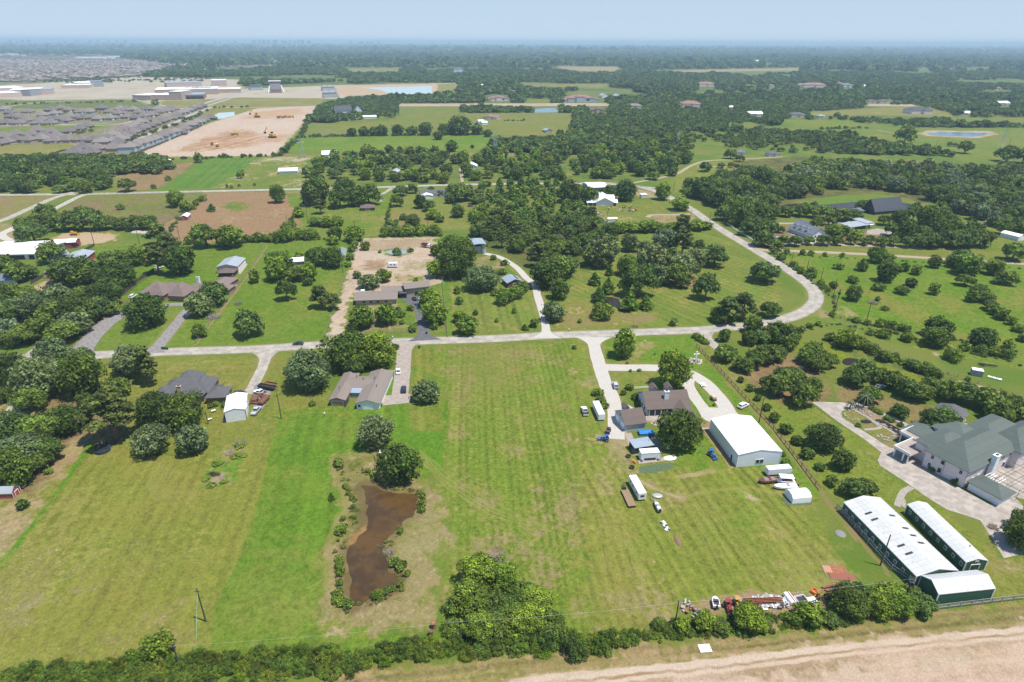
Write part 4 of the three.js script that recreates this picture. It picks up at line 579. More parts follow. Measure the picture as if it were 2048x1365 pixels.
// green sheds
function greenShed(label, S, a, b, h, d, rise, type, n, o = {}) {
  const f = frame(S, a, b, h), t = thing('green_shed', label, 'shed', inward(f, d), f.turn), w = f.w; volume(t, {w, d, e: h, rise, type, over: 0.1, wall: M.metalGreen, roof: M.metalOld});
  const X = [[-1,1],[1,1],[1,-1],[-1,-1]]; part(t, 'corner_trim', X.map(([i, j])=>box(0.22, h,0.22, i*w / 2, h / 2, j*d / 2)), M.trim);
  {const g = [], W = type === 'gx' ? d : w, D = type === 'gx' ? w : d, tl = Math.atan(rise / (W / 2)), L = Math.hypot(W / 2, rise); for (let k = 1; k < D / 1.5; k++) for (const s of [-1,1]) g.push(box(L,0.05,0.07, s*W / 4, h + rise / 2 + 0.2,-D / 2 + k*1.5,0,-s*tl)); const m = part(t, 'roof_seam', join(g), M.seam); m.userData.kind = 'stuff'; if (type === 'gx') m.rotation.y = Math.PI / 2;}
  for (let i = 0; i < n; i++) opening(t, 'window', 'l', w, d,-d / 2 + (i + 0.6)*d / n,1.2,0.75,1.0, {pane: M.glassSky}); return {t, w, d};
}
{const f0 = frame(SH,[1030,655],[1310,615],3.4), d = depthTo(SH, f0,[580,150],3.4), {t, w} = greenShed('longest green shed with skylights in its white roof', SH,[1030,655],[1310,615],3.4, d,1.5, 'gz',10);
  const tilt = Math.atan(1.5 / (w / 2)); for (const [s, list] of [[-1,[[-0.28,1],[-0.19,1],[-0.10,0],[-0.02,0],[0.08,0],[0.17,1],[0.27,1],[0.36,0]]],[1,[[-0.31,0],[-0.21,1],[-0.12,0],[-0.03,1],[0.07,1],[0.17,1],[0.27,0],[0.37,0]]]]) for (const [k, open] of list) {const g = part(t, 'skylight', box(1.9,0.05,0.62, s*w*0.25,3.4 + 0.75 + 0.24, k*d,0,-s*tilt), open ? M.black : plain([0.48,0.46,0.42]));}}
{const f0 = frame(SH,[1365,560],[1510,548],3), d = depthTo(SH, f0,[960,170],3), {t, w} = greenShed('narrow long green shed beside the mansion drive', SH,[1365,560],[1510,548],3, d,0.9, 'gz',8); opening(t, 'door', 'f', w, d,-0.1,0,2.3,2.1, {mat: M.glass}); opening(t, 'window', 'f', w, d,0,2.75,0.8,0.5); part(t, 'vent_pipe', cyl(0.12,0.12,0.5,1.4,3.9, d*0.3), M.dark);}
{const f0 = frame(SH,[1180,775],[1560,735],3.6), d = depthTo(SH, f0,[1060,650],3.6), {t, w} = greenShed('last green shed, broadside to the hedgerow', SH,[1180,775],[1560,735],3.6, d,1.5, 'gx',0); void t; void w;}
// left: grey house with garage, white shop
{const f = frame(SA,[1225,560],[1535,545]), t = thing('grey_house', 'grey hip roofed house behind the dark trees at left', 'house', f.A, f.turn), w = f.w; volume(t, {w: w + 1, d: 12, e: 2.8, rise: 4.4, type: 'hip', x: w / 2, z: -6, over: 0.6, wall: M.brick, roof: M.shingleGrey, cut: 0.9}); volume(t, {w: 8, d: 9, e: 2.8, rise: 4.0, type: 'hip', x: 6.0, z: -13, over: 0.5, wall: M.brick, roof: M.shingleGrey}); volume(t, {w: 7, d: 9, e: 2.8, rise: 3.4, type: 'hip', x: 1.2, z: -1.8, over: 0.5, wall: M.brick, roof: M.shingleGrey}); volume(t, {w: 7, d: 11, e: 2.8, rise: 3.2, type: 'hip', x: w - 1.5, z: -7.5, over: 0.5, wall: M.brick, roof: M.shingleGrey}); chimney(t, w*0.47,-1.2,0,6.2,1.5,0.9, M.brickTan); opening(t, 'door', 'f', w,0,4.8,0,2.4,2.1, {x: w / 2, z: 0, mat: M.glassSky}); for (const u of [0.5,2.2]) opening(t, 'window', 'f', w,0, u,1,1.1,1.2, {x: w / 2}); part(t, 'porch_roof', box(4,0.15,5, w + 3.8,2.6,-5), M.shingleDark);}
{const {t, w, d} = simple('grey_garage', 'small hip roofed garage between grey house and white shop', 'garage', SA,[1570,562],[1712,556],7.5, {e: 2.6, rise: 2.2, type: 'hip', over: 0.5, wall: M.brick, roof: M.shingleGrey}); opening(t, 'window', 'f', w, d,0,1,1.2,1.1); opening(t, 'door', 'r', w, d,0,0,2.6,2.1);}
{const f = frame(SA,[1715,705],[1872,682]), d = depthTo(SA, f,[1870,490],4)*0.92, t = thing('white_metal_shop', 'tall white metal workshop left of the truck yard', 'workshop', inward(f,11.5), f.turn), w = f.w; volume(t, {w, d: 11.5, e: 4.2, rise: 0.9, over: 0.12, wall: M.wallWhite, roof: M.metalWhite}); part(t, 'corner_trim',[box(0.15,4.2,0.15,-w / 2,2.1,5.75), box(0.15,4.2,0.15, w / 2,2.1,5.75)], M.dark); opening(t, 'door', 'r', w,11.5,1,0,3,3, {mat: M.wallWhite}); part(t, 'air_unit', box(0.9,0.9,0.6,-w / 2 - 0.6,0.45,5.4), M.dark); void d;}
{const {t} = simple('barn_shed', 'red barn shaped garden shed at the left edge', 'shed', SA,[-20,1285],[100,1280],3.2, {e: 1.8, rise: 1.3, type: 'gx', over: 0.15, wall: M.wallRed, roof: M.metalGrey}); part(t, 'corner_trim',[box(0.1,1.8,0.1,2.4,0.9,1.6), box(0.1,1.8,0.1,2.4,0.9,-1.6)], M.trim); opening(t, 'door', 'r',4.7,3.2,0,0,1.4,1.6, {mat: M.wallRed});}
// tan U-shaped house
{const f = frame(SB,[900,572],[1285,602]), A = spot(SB,905,530,2.7), B = spot(SB,1290,535,2.7), turn = -0.03, w = B.x - A.x, t = thing('tan_house', 'tan roofed U shaped house with two garage wings', 'house', {x: (A.x + B.x) / 2, z: (A.z + B.z) / 2}, turn);
  volume(t, {w: 5.6, d: 20, e: 2.6, rise: 0.95, x: -w / 2 + 2.8, z: -10, over: 0.4, wall: M.brick, roof: M.shingleTan}); volume(t, {w: 8.2, d: 23.5, e: 2.6, rise: 1.3, x: w / 2 - 4.1, z: -9.8, over: 0.4, wall: M.wallWhite, roof: M.shingleTan}); volume(t, {w: w - 9, d: 8.6, e: 2.6, rise: 1.25, type: 'gx', x: -1.2, z: -13.5, over: 0.3, wall: M.brick, roof: M.shingleTan});
  opening(t, 'door', 'f',5.6,0,0,0,4,2.1, {x: -w / 2 + 2.8, mat: M.brick, frame: M.trim}); opening(t, 'door', 'f',8.2,0,0,0,3.6,2.2, {x: w / 2 - 4.1, z: 1.95}); opening(t, 'window', 'f',8.2,0,-3.1,0.9,0.9,1.1, {x: w / 2 - 4.1, z: 1.95});
  part(t, 'sun_room',[box(4.8,2.2,3,-1.3,1.1,-7.4)], M.wallGrey); part(t, 'sun_room_roof', box(5.2,0.14,3.2,-1.3,2.4,-7.3,0,0,0.1), M.metalBlue); part(t, 'roof_vent',[[-w / 2 + 2,-6],[w / 2 - 3,-8],[w / 2 - 5,-14],[0,-13],[-3,-15]].map(([x, z])=>cyl(0.14,0.14,1, x,4.3, z)), M.dark); part(t, 'court_fence',[box(0.08,1.4,5,-w / 2 + 5.75,0.7,-1.5)], M.wallDark); void f;}
// long grey house of the bare lot
{const f = frame(S5,[775,915],[1070,905]), t = thing('long_grey_house', 'long low house with flat grey roof in the bare lot', 'house', inward(f,10.5), f.turn), w = f.w, d = 10.5; volume(t, {w, d, e: 2.7, rise: 1.5, type: 'gx', over: 0.8, wall: M.brickTan, roof: M.shingleTan}); for (const u of [-6,-2.5,1,5]) opening(t, 'window', 'f', w, d, u,0.7,1.6,1.4); volume(t, {w: 10.5, d: 7, e: 2.8, rise: 1.0, type: 'gx', x: w / 2 - 2.6, z: -9.0, over: 0.5, wall: M.wallDark, roof: M.shingleTan}); volume(t, {w: 3.6, d: 5, e: 2.6, rise: 0.4, type: 'flat', x: w / 2 + 3, z: -4.2, over: 0.3, wall: M.wallDark, roof: M.shingleDark}); part(t, 'roof_unit', box(2,0.9,1.6,-w / 2 + 2.4,3.4,-5.6), M.trim);}
{const {t, w, d} = simple('garage_block', 'two storey garage block with shed roof behind the asphalt drive', 'garage', S5,[1142,855],[1312,835],8, {e: 4.6, rise: 1.5, type: 'gx', over: 0.7, wall: M.brickTan, roof: M.shingleTan}); opening(t, 'door', 'f', w, d,0.5,0,4.6,2.3, {mat: M.black}); for (const u of [-4,0,4]) opening(t, 'window', 'f', w, d, u,3,0.7,1.0);}
// brick house, metal shop, red barn, warehouse
{const f = frame(S4,[1030,868],[1370,885]), t = thing('brick_house', 'brown brick house with many hip roofs between the grey drives', 'house', f.A, f.turn), w = f.w; const V = (x, z, W, D, r, e = 2.9)=>volume(t, {w: W, d: D, e, rise: r, type: 'hip', x, z, over: 0.5, wall: M.brick, roof: M.shingleRose}); V(w*0.25,-6, w*0.5,12,4.6); V(w*0.6,-6.5, w*0.6,10,4.2); V(w*0.38,-3,9,10,5.6,3.1); V(w*0.82,-4,8,11,5.2,3.0); V(w*1.15,-10,16,8,3.2); V(w*1.32,-17,9,22,2.2); V(w*1.5,-14,8,7,1.8);
  volume(t, {w: 3.4, d: 4, e: 2.9, rise: 2, x: w*0.25, z: -0.6, over: 0.3, wall: M.brickTan, roof: M.shingleRose}); chimney(t, w*0.98,-13,0,8.2,1.4,1.2, M.wallWhite); for (const u of [0.1,0.42,0.72]) opening(t, 'window', 'f', w,0, (u - 0.5)*w,0.7,1.6,1.5, {x: w / 2, z: -0.3}); opening(t, 'window', 'f',8,0,0,0.6,1.2,1.8, {x: w*0.82, z: 1.02, pane: M.yellow}); for (const k of [1.08,1.2]) opening(t, 'door', 'f', w,0,0,0,2.6,2.2, {x: w*k, z: -5.98, mat: M.black}); part(t, 'patio_slab', box(7,0.1,3.4, w*0.7,0.06,-14.5), M.concrete);}
{const f = frame(S4,[1583,640],[1735,637],3.6), {t} = {t: thing('brick_metal_shop', 'grey metal roofed shop behind the brick house', 'shop building', inward(f,15), f.turn)}, w = f.w, d = 15; volume(t, {w, d, e: 3.8, rise: 1.4, over: 0.3, wall: M.brickPink, roof: M.metalGrey}); for (const u of [-5,-1.6,1.8,5.2]) opening(t, 'door', 'r', w, d, u,0,2.6,2.6); volume(t, {w: 8.4, d: 6, e: 2.4, rise: 1.5, type: 'hip', x: 1.2, z: d / 2 + 3.4, over: 0.5, wall: M.wallDark, roof: M.shingleBrown});}
{const f = frame(S4,[320,680],[420,672],3.4), t = thing('red_barn', 'long red barn with pale metal roof at left', 'barn', inward(f,30), f.turn - 0.0), w = f.w; const tt = thing; void tt; const a = spot(S4,320,682,3.4), b = spot(S4,530,530,3.6), ang = Math.atan2(-(b.x - a.x),-(b.z - a.z)); t.rotation.y = ang; const D = Math.hypot(b.x - a.x, b.z - a.z), W = 12; t.position.set((a.x + b.x) / 2 + Math.cos(ang)*W / 2,0, (a.z + b.z) / 2 - Math.sin(ang)*W / 2); volume(t, {w: W, d: D, e: 3.6, rise: 1.5, over: 0.4, wall: M.wallRed, roof: M.metalGrey}); opening(t, 'door', 'f', W, D,0,0,3.4,3, {mat: M.trim}); part(t, 'corner_trim',[box(0.2,3.6,0.2,-W / 2,1.8, D / 2), box(0.2,3.6,0.2, W / 2,1.8, D / 2)], M.trim); void w;}
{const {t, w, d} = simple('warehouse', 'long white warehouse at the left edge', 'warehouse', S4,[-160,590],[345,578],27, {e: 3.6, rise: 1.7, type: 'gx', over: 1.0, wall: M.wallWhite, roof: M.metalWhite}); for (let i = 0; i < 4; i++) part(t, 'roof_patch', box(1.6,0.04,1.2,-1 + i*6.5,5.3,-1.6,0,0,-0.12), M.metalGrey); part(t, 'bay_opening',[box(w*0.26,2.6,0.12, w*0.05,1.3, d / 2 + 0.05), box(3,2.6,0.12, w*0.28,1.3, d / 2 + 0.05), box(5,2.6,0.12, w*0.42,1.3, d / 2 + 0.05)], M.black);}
{const {t} = simple('lean_to_shed', 'small grey lean to behind the long red barn', 'shed', S4,[430,600],[560,560],18, {e: 2.8, rise: 1, type: 'gz', over: 0.3, wall: M.metalGrey, roof: M.metalGrey}); t.rotation.y -= 0.5;}
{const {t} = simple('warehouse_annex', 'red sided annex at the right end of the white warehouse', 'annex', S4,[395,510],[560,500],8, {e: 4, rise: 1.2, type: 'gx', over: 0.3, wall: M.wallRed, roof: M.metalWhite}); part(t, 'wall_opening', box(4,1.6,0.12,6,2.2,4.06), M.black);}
{const {t, w, d} = simple('blue_cottage', 'blue grey cottage at the left edge below the red barn', 'house', S4,[-120,790],[120,760],10, {e: 2.8, rise: 2.2, type: 'gx', over: 0.4, wall: M.wallBlue, roof: M.shingleBlue}); opening(t, 'window', 'r', w, d,1.5,0.9,1.2,1.2); opening(t, 'window', 'r', w, d,-2,0.9,1.2,1.2);}
{const {t, w, d} = simple('open_pavilion', 'brown wooden lean to in front of the red barn', 'lean-to', S4,[340,790],[490,800],5, {e: 2.2, rise: 0.9, type: 'gx', over: 0.3, wall: M.wallBrown, roof: M.shingleBrown}); void t; void w; void d;}
{const {t, w, d} = simple('red_field_shed', 'small red shed with white roof on the brown field', 'shed', S4,[1320,298],[1372,296],9, {e: 2.6, rise: 1.1, over: 0.2, wall: M.wallRed, roof: M.metalWhite}); opening(t, 'window', 'f', w, d,-0.8,0.8,1.1,1.0); for (const u of [-2.5,0,2.5]) opening(t, 'door', 'r', w, d, u,0,1.5,1.9, {mat: M.black});}
// mid houses
{const {t, w, d} = simple('brown_cottage', 'low brown cottage alone on the upper lawn', 'cottage', S5,[808,228],[912,224],9, {e: 2.3, rise: 2.0, type: 'hip', over: 0.4, wall: M.wallBrown, roof: M.shingleBrown}); opening(t, 'door', 'f', w, d,0,0,3.2,1.9, {mat: M.wood});}
{const {t, w, d} = simple('white_hut', 'tiny white hut right of the far oaks', 'hut', S5,[937,160],[970,158],5, {e: 2.6, rise: 1.6, over: 0.3, wall: M.wallWhite, roof: M.metalGrey}); opening(t, 'door', 'f', w, d,0,0,1.1,2);}
{const {t, w, d} = simple('ranch_house', 'far ranch house with dark grey roof by the upper road', 'house', S5,[1250,132],[1442,122],14, {e: 2.8, rise: 2.4, type: 'gx', over: 0.5, wall: M.wallWhite, roof: M.shingleGrey}); volume(t, {w: 9, d: 8, e: 2.7, rise: 1, type: 'gz', x: -w / 2 + 5, z: 9, over: 0.3, wall: M.wallWhite, roof: M.metalWhite}); opening(t, 'window', 'f', w, d,4,0.9,2,1.2);}
simple('lawn_hut', 'pale roofed hut behind the lawn trees', 'hut', S5,[270,632],[395,622],7.5, {e: 2.4, rise: 1.3, type: 'gx', over: 0.4, wall: M.wallGrey, roof: M.metalWhite});
{const a = spot(S5,1560,485,4), t = thing('curved_roof_house', 'modern house with a rounded blue grey metal roof', 'house', spot(S5,1650,545),0.25); const prof = []; for (let i = 0; i <= 10; i++) prof.push([-7 + i*1.4,4.6 + 2.2*Math.sin((i / 10)*Math.PI*0.72)]); const low = prof.map(([x, y])=>[x, y - 0.2]).reverse(); part(t, 'roof', meterUV(extrude([...prof,...low],13)).translate(0,0,-6), M.metalBlue); part(t, 'wall', box(10.5,4.5,10,0.5,2.25,-6), M.wallBlue); part(t, 'tower_wall', cyl(1.9,1.9,6.0,5.2,3.0,-2,16), M.metalGrey); opening(t, 'door', 'f',10,10,0,0,3,2.2, {z: -6, mat: M.glass}); void a;}
{const f = frame(S5,[1885,790],[1990,775]), t = thing('solar_barn', 'small wooden barn with solar panels on its metal roof', 'barn', inward(f,8), f.turn), w = f.w; volume(t, {w, d: 8, e: 2.8, rise: 1.6, type: 'gz', over: 0.5, wall: M.wallBrown, roof: M.metalBlue}); const tilt = Math.atan(1.6 / (w / 2)); for (let i = 0; i < 3; i++) part(t, 'solar_panel', box(1.6,0.06,1.9, w*0.27,2.8 + 0.92,-2.4 + i*2.1,0,-tilt), M.glass); opening(t, 'door', 'f', w,8,0,0,2.4,2, {mat: M.woodDark});}
// white farmhouse
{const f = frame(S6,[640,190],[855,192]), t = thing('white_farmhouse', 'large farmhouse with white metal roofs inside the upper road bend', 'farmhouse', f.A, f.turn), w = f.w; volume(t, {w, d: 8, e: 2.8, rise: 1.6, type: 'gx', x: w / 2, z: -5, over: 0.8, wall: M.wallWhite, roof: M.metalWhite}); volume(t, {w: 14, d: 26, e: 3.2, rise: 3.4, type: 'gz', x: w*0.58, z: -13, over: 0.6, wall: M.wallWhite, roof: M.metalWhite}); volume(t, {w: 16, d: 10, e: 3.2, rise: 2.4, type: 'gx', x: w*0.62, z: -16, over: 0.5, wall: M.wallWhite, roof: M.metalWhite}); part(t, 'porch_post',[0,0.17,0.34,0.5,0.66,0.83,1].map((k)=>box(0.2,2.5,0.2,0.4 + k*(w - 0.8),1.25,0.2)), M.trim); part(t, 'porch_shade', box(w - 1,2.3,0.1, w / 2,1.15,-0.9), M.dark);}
simple('farm_barn', 'wide white roofed barn behind the white farmhouse', 'barn', S6,[655,85],[788,80],22, {e: 3.4, rise: 1.6, type: 'gx', over: 0.5, wall: M.wallGrey, roof: M.metalWhite}); simple('farm_shed', 'pale shed left of the white farmhouse', 'shed', S6,[575,108],[620,104],14, {e: 3, rise: 1.8, type: 'gz', over: 0.3, wall: M.wallGrey, roof: M.metalWhite}); simple('paddock_shed', 'small white shed in the bare paddock', 'shed', S6,[1035,132],[1075,130],4, {e: 2.4, rise: 0.5, type: 'shed', over: 0.2, wall: M.wallWhite, roof: M.metalWhite});
simple('low_trailer_shed', 'long low white hut behind the farmhouse hedge', 'hut', S6,[790,312],[858,308],4, {e: 2.4, rise: 0.6, type: 'gx', over: 0.2, wall: M.wallWhite, roof: M.metalWhite});
// right middle
{const f = frame(S7,[310,375],[420,440]), a = spot(S7,330,380), b = spot(S7,495,435), ang = Math.atan2(-(b.z - a.z), b.x - a.x), D = Math.hypot(b.x - a.x, b.z - a.z), t = thing('blue_roofed_house', 'blue grey roofed house by the right hand drive', 'house', {x: (a.x + b.x) / 2, z: (a.z + b.z) / 2}, ang); volume(t, {w: D, d: 12, e: 3.4, rise: 3.6, type: 'gx', z: -6, over: 0.6, wall: M.wallWhite, roof: M.shingleBlue}); volume(t, {w: D*0.4, d: 9, e: 4.6, rise: 3.4, type: 'gx', x: -D*0.3, z: -8, over: 0.5, wall: M.wallWhite, roof: M.shingleBlue}); for (const x of [-0.3,-0.05,0.2]) {const g = part(t, 'dormer', gableWall(2,2.6,1.5,0.9).translate(D*x,4.2,-2.2), M.wallWhite); part(g, 'dormer_roof', gableRoof(2,2.8,1.5,0.9,0.2).translate(D*x,4.2,-2.2), M.shingleBlue);} part(t, 'porch_post',[-0.45,-0.3,-0.15,0,0.15,0.3,0.45].map((k)=>box(0.2,2.7,0.2, k*D,1.35,1.6)), M.trim); part(t, 'porch_roof', box(D,0.15,2.2,0,2.8,0.9,0,0,0.12), M.shingleBlue); opening(t, 'window', 'r', D,12,0,1,1.4,1.4, {z: -6}); opening(t, 'window', 'r', D,12,3,1,1.2,1.4, {z: -6}); void f;}
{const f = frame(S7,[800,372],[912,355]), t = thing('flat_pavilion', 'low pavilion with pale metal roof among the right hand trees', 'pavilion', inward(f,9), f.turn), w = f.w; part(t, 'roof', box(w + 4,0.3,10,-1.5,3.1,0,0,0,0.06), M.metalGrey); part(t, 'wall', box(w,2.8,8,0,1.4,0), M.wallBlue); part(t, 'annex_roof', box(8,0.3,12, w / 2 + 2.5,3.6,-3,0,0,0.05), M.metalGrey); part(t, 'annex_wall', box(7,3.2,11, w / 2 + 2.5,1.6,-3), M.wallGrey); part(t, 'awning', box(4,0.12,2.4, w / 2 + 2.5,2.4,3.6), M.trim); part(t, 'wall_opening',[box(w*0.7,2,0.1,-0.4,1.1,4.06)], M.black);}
{const f = frame(S7,[955,258],[1165,240],0), t = thing('black_barn', 'tall black barn with steep roof beside the long pond', 'barn', inward(f,13), f.turn), w = f.w; volume(t, {w, d: 13, e: 2.6, rise: 8.4, type: 'gx', over: 0.3, wall: M.wallDark, roof: M.metalDark}); opening(t, 'door', 'l', w,13,0,0,4,3.4, {mat: M.black, frame: M.dark}); opening(t, 'window', 'l', w,13,0,5,1.6,1.6, {frame: M.dark});}
{const {t, w, d} = simple('small_black_barn', 'small black barn at the edge of the right hand wood', 'barn', S7,[1570,228],[1660,226],9, {e: 3.2, rise: 2.4, type: 'gx', over: 0.6, wall: M.wallDark, roof: M.metalDark}); part(t, 'lean_roof', box(w,0.15,3.2,0,2.6, d / 2 + 1.6,0,0,0.15), M.metalDark); part(t, 'post',[-1,0,1].map((k)=>box(0.18,2.3,0.18, k*w*0.45,1.15, d / 2 + 2.9)), M.woodDark);}
{const f = frame(S7,[1872,415],[2005,448]), t = thing('white_stable', 'long white shed in the right hand paddock', 'shed', inward(f,7), f.turn), w = f.w; volume(t, {w, d: 7, e: 2.8, rise: 1.1, type: 'gx', over: 0.2, wall: M.wallWhite, roof: M.metalWhite}); opening(t, 'door', 'r', w,7,0,0,2.4,2.2);}
simple('grey_gable_hut', 'grey gabled hut at the end of the long pond', 'hut', S7,[815,250],[878,248],6, {e: 2.4, rise: 2, type: 'hip', over: 0.4, wall: M.wallGrey, roof: M.shingleBlue});
{const f = frame(S3,[640,815],[800,872]), t = thing('brown_wood_house', 'brown roofed house at the edge of the large wood', 'house', f.A, f.turn), w = f.w; volume(t, {w: w*0.6, d: 20, e: 3, rise: 4, type: 'gx', x: w*0.7, z: -10, over: 0.6, wall: M.brickTan, roof: M.shingleBrown}); volume(t, {w: w*0.55, d: 16, e: 3, rise: 3.4, type: 'gx', x: w*0.15, z: -14, over: 0.6, wall: M.brickTan, roof: M.shingleBrown}); volume(t, {w: 14, d: 8, e: 3, rise: 2, type: 'gx', x: w*1.05, z: -4, over: 0.5, wall: M.brickTan, roof: M.metalGrey});}
// mansion with green roofs
{const a = spot(SM,440,795), c = spot(SM,870,1030), ang = Math.atan2(-(c.z - a.z), c.x - a.x), t = thing('mansion', 'pink two storey mansion with green hip roofs', 'mansion', c, ang); const D = Math.hypot(c.x - a.x, c.z - a.z); // local x runs along the drive wall towards the garage,-x towards the porch; -z is away over the house
  const V = (x0, x1, z0, z1, e, r, o = {})=>volume(t, {w: x1 - x0, d: z1 - z0, x: (x0 + x1) / 2, z: (z0 + z1) / 2, e, rise: r, type: 'hip', over: 0.6, wall: M.wallPink, roof: M.shingleGreen,...o});
  V(-D,0,-27,0,6,4.8); V(-D - 4.5,-D + 5,-16,-2.2,6,3.4); V(-D - 7,-D + 3,-25,-15,6,2.6); V(-D*0.6,2,-44,-24,6,4.6); V(-D - 2,-D*0.4,-40,-22,6,3); V(1.0,9.6,-6.8,-0.4,2.8,2.0, {wall: M.wallWhite}); V(-D - 13,-D - 3,-19,-10,3.4,2.0);
  for (const x of [-D + 2.2,-D + 5.4,-7.2,-1.8]) {opening(t, 'window', 'f', D,0, x,3.9,0.9,1.3, {x: 0}); opening(t, 'window', 'f', D,0, x - 0.2,0.8,0.9,1.5, {x: 0});}
  chimney(t,1.0,-11.5,0,8.6,1.3,2.0, M.wallWhite); for (const z of [-14,-19,-23]) opening(t, 'window', 'r',0,0, z,4.2,1,1.1); for (const z of [-4,-7,-16,-21]) opening(t, 'window', 'r',0,0, z,0.8,1.2,1.6); part(t, 'downpipe',[cyl(0.06,0.06,5.9,0.02,2.95,0.1), cyl(0.06,0.06,5.9,-D*0.52,2.95,0.1)], M.wallGrey);
  part(t, 'porch_floor',[box(5.4,0.25,10,-D - 5.0,3.1,-1.2), box(5.2,0.25,7,-D - 9.4,3.1,-9.4)], M.concrete); part(t, 'porch_column',[[-D - 7.3,3.2],[-D - 7.3,-1.4],[-D - 4.4,3.3],[-D - 2.8,3.4],[-D - 11.6,-6.6],[-D - 11.6,-10.6]].map(([x, z])=>box(0.35,3.0,0.35, x,1.5, z)), M.trim);
  part(t, 'balcony_rail',[box(5.4,0.9,0.18,-D - 5.0,3.68,3.75), box(0.18,0.9,10,-D - 7.65,3.68,-1.2), box(5.2,0.9,0.18,-D - 9.4,3.68,-6.0), box(0.18,0.9,7,-D - 11.95,3.68,-9.4)], M.trim); opening(t, 'window', 'l',0,0,-5,3.6,1.6,1.9, {x: -D - 4.5}); opening(t, 'window', 'l',0,0,-10,3.6,1.6,1.9, {x: -D - 4.5}); part(t, 'roof_vent',[[-2.2,-9],[-2.4,-12],[-4.2,-15],[-4,-18],[-3.6,-21]].map(([x, z])=>box(0.4,0.4,0.4, x,7.7, z)), M.dark);
  // screened pool cage behind
  const bars = []; for (let i = 0; i <= 5; i++) bars.push(rod([4 + i*3.2,3.4,-8],[4 + i*3.2,3.4,-30],0.06), rod([4 + i*3.2,0,-8],[4 + i*3.2,3.4,-8],0.06)); for (let j = 0; j <= 5; j++) bars.push(rod([2,3.4,-8 - j*4.4],[20,3.4,-8 - j*4.4],0.06)); part(t, 'pool_cage', bars, M.woodDark); part(t, 'pergola_slat',[0,1,2,3,4,5].map((i)=>box(0.16,0.12,4.2,1.6 + i*0.75,2.9,-9.0)), M.trim);}
{const p = spot(SM,735,285), t = thing('gazebo', 'gazebo with grey eight sided roof behind the mansion oak', 'gazebo', p,0.2); const g = new THREE.ConeGeometry(5.2,2.6,8).translate(0,4.1,0); part(t, 'roof', flatten(g), M.shingleGrey); const P = []; for (let i = 0; i < 8; i++) P.push(cyl(0.12,0.12,2.9, Math.cos(i*0.785 + 0.39)*4.5,1.45, Math.sin(i*0.785 + 0.39)*4.5)); part(t, 'post', P, M.trim); part(t, 'floor', cyl(4.9,4.9,0.3,0,0.15,0,8), M.concrete); part(t, 'rail',[0,1,2,4,5,6].map((i)=>rod([Math.cos(i*0.785 + 0.39)*4.5,0.95, Math.sin(i*0.785 + 0.39)*4.5],[Math.cos(i*0.785 + 1.175)*4.5,0.95, Math.sin(i*0.785 + 1.175)*4.5],0.05)), M.trim);}
{const {t} = simple('white_field_shed', 'small white portable shed on the lower pasture', 'shed', SD,[1450,345],[1535,360],2.6, {e: 2.3, rise: 0.3, type: 'flat', over: 0.05, wall: M.wallGrey, roof: M.metalWhite}); part(t, 'skid', box(4,0.2,0.3,0,0.1,1.34), M.woodDark);}
// far houses of the upper country
simple('white_far_barn', 'white gabled barn by the grassy lane in the upper centre', 'barn', S2,[740,823],[804,822],14, {e: 4, rise: 2.4, over: 0.4, wall: M.metalBlueWhite, roof: M.metalWhite});
simple('white_vault', 'wide white roof above the green upper field', 'barn', S1,[1885,748],[1972,745],22, {e: 3.4, rise: 2.6, type: 'gx', over: 0.4, wall: M.wallWhite, roof: M.metalWhite});
simple('hut_in_trees', 'pale roof hidden in trees at the upper road', 'house', S1,[1630,845],[1740,842],12, {e: 3, rise: 2, type: 'gx', over: 0.5, wall: M.wallWhite, roof: M.metalWhite});
for (const [x, l] of [[800, 'left of two small grey barns by the dirt site'],[880, 'right of two small grey barns by the dirt site']]) simple('small_grey_barn', l, 'barn', S1,[x,806],[x + 52,804],12, {e: 3, rise: 2.2, type: 'gz', over: 0.3, wall: M.metalGrey, roof: M.metalBlue}); simple('white_cabin', 'small white cabin above the brown lot at left', 'cabin', S1,[965,783],[998,782],6, {e: 2.6, rise: 1.4, over: 0.3, wall: M.wallWhite, roof: M.metalWhite});
{const {t} = simple('black_estate', 'dark roofed manor among pines left of centre', 'house', S1,[1965,500],[2060,497],24, {e: 8, rise: 7, type: 'gx', over: 0.6, wall: M.wallWhite, roof: M.metalDark}); volume(t, {w: 14, d: 12, e: 8, rise: 8, type: 'gz', x: 26, z: 4, over: 0.5, wall: M.wallWhite, roof: M.metalDark});} simple('long_white_stable', 'long white stable below the pine manor', 'stable', S2,[95,522],[215,518],14, {e: 3.2, rise: 1.6, type: 'gx', over: 0.4, wall: M.wallWhite, roof: M.metalWhite});
const HOLES = []; function villa(label, S, a, b, d, roof, wall, e = 6) {HOLES.push([S,[a[0] - 30, a[1] - 20, b[0] + 30, a[1] - 20, b[0] + 30, a[1] + 10, a[0] - 30, a[1] + 10]]); const f = frame(S, a, b), t = thing('villa', label, 'house', inward(f, d), f.turn), w = f.w; volume(t, {w, d, e, rise: e*0.55, type: 'hip', over: 0.6, wall, roof}); volume(t, {w: w*0.3, d: d*0.7, e: e*1.3, rise: e*0.5, type: 'hip', x: -w*0.05, z: d*0.25, over: 0.5, wall, roof}); volume(t, {w: w*0.32, d: d*0.7, e: e*0.65, rise: e*0.4, type: 'hip', x: w*0.5, z: d*0.1, over: 0.5, wall, roof}); volume(t, {w: w*0.28, d: d*0.7, e: e*0.65, rise: e*0.4, type: 'hip', x: -w*0.5, z: d*0.1, over: 0.5, wall, roof}); opening(t, 'window', 'f', w, d, w*0.25, e*0.3, w*0.12, e*0.4); return t;}
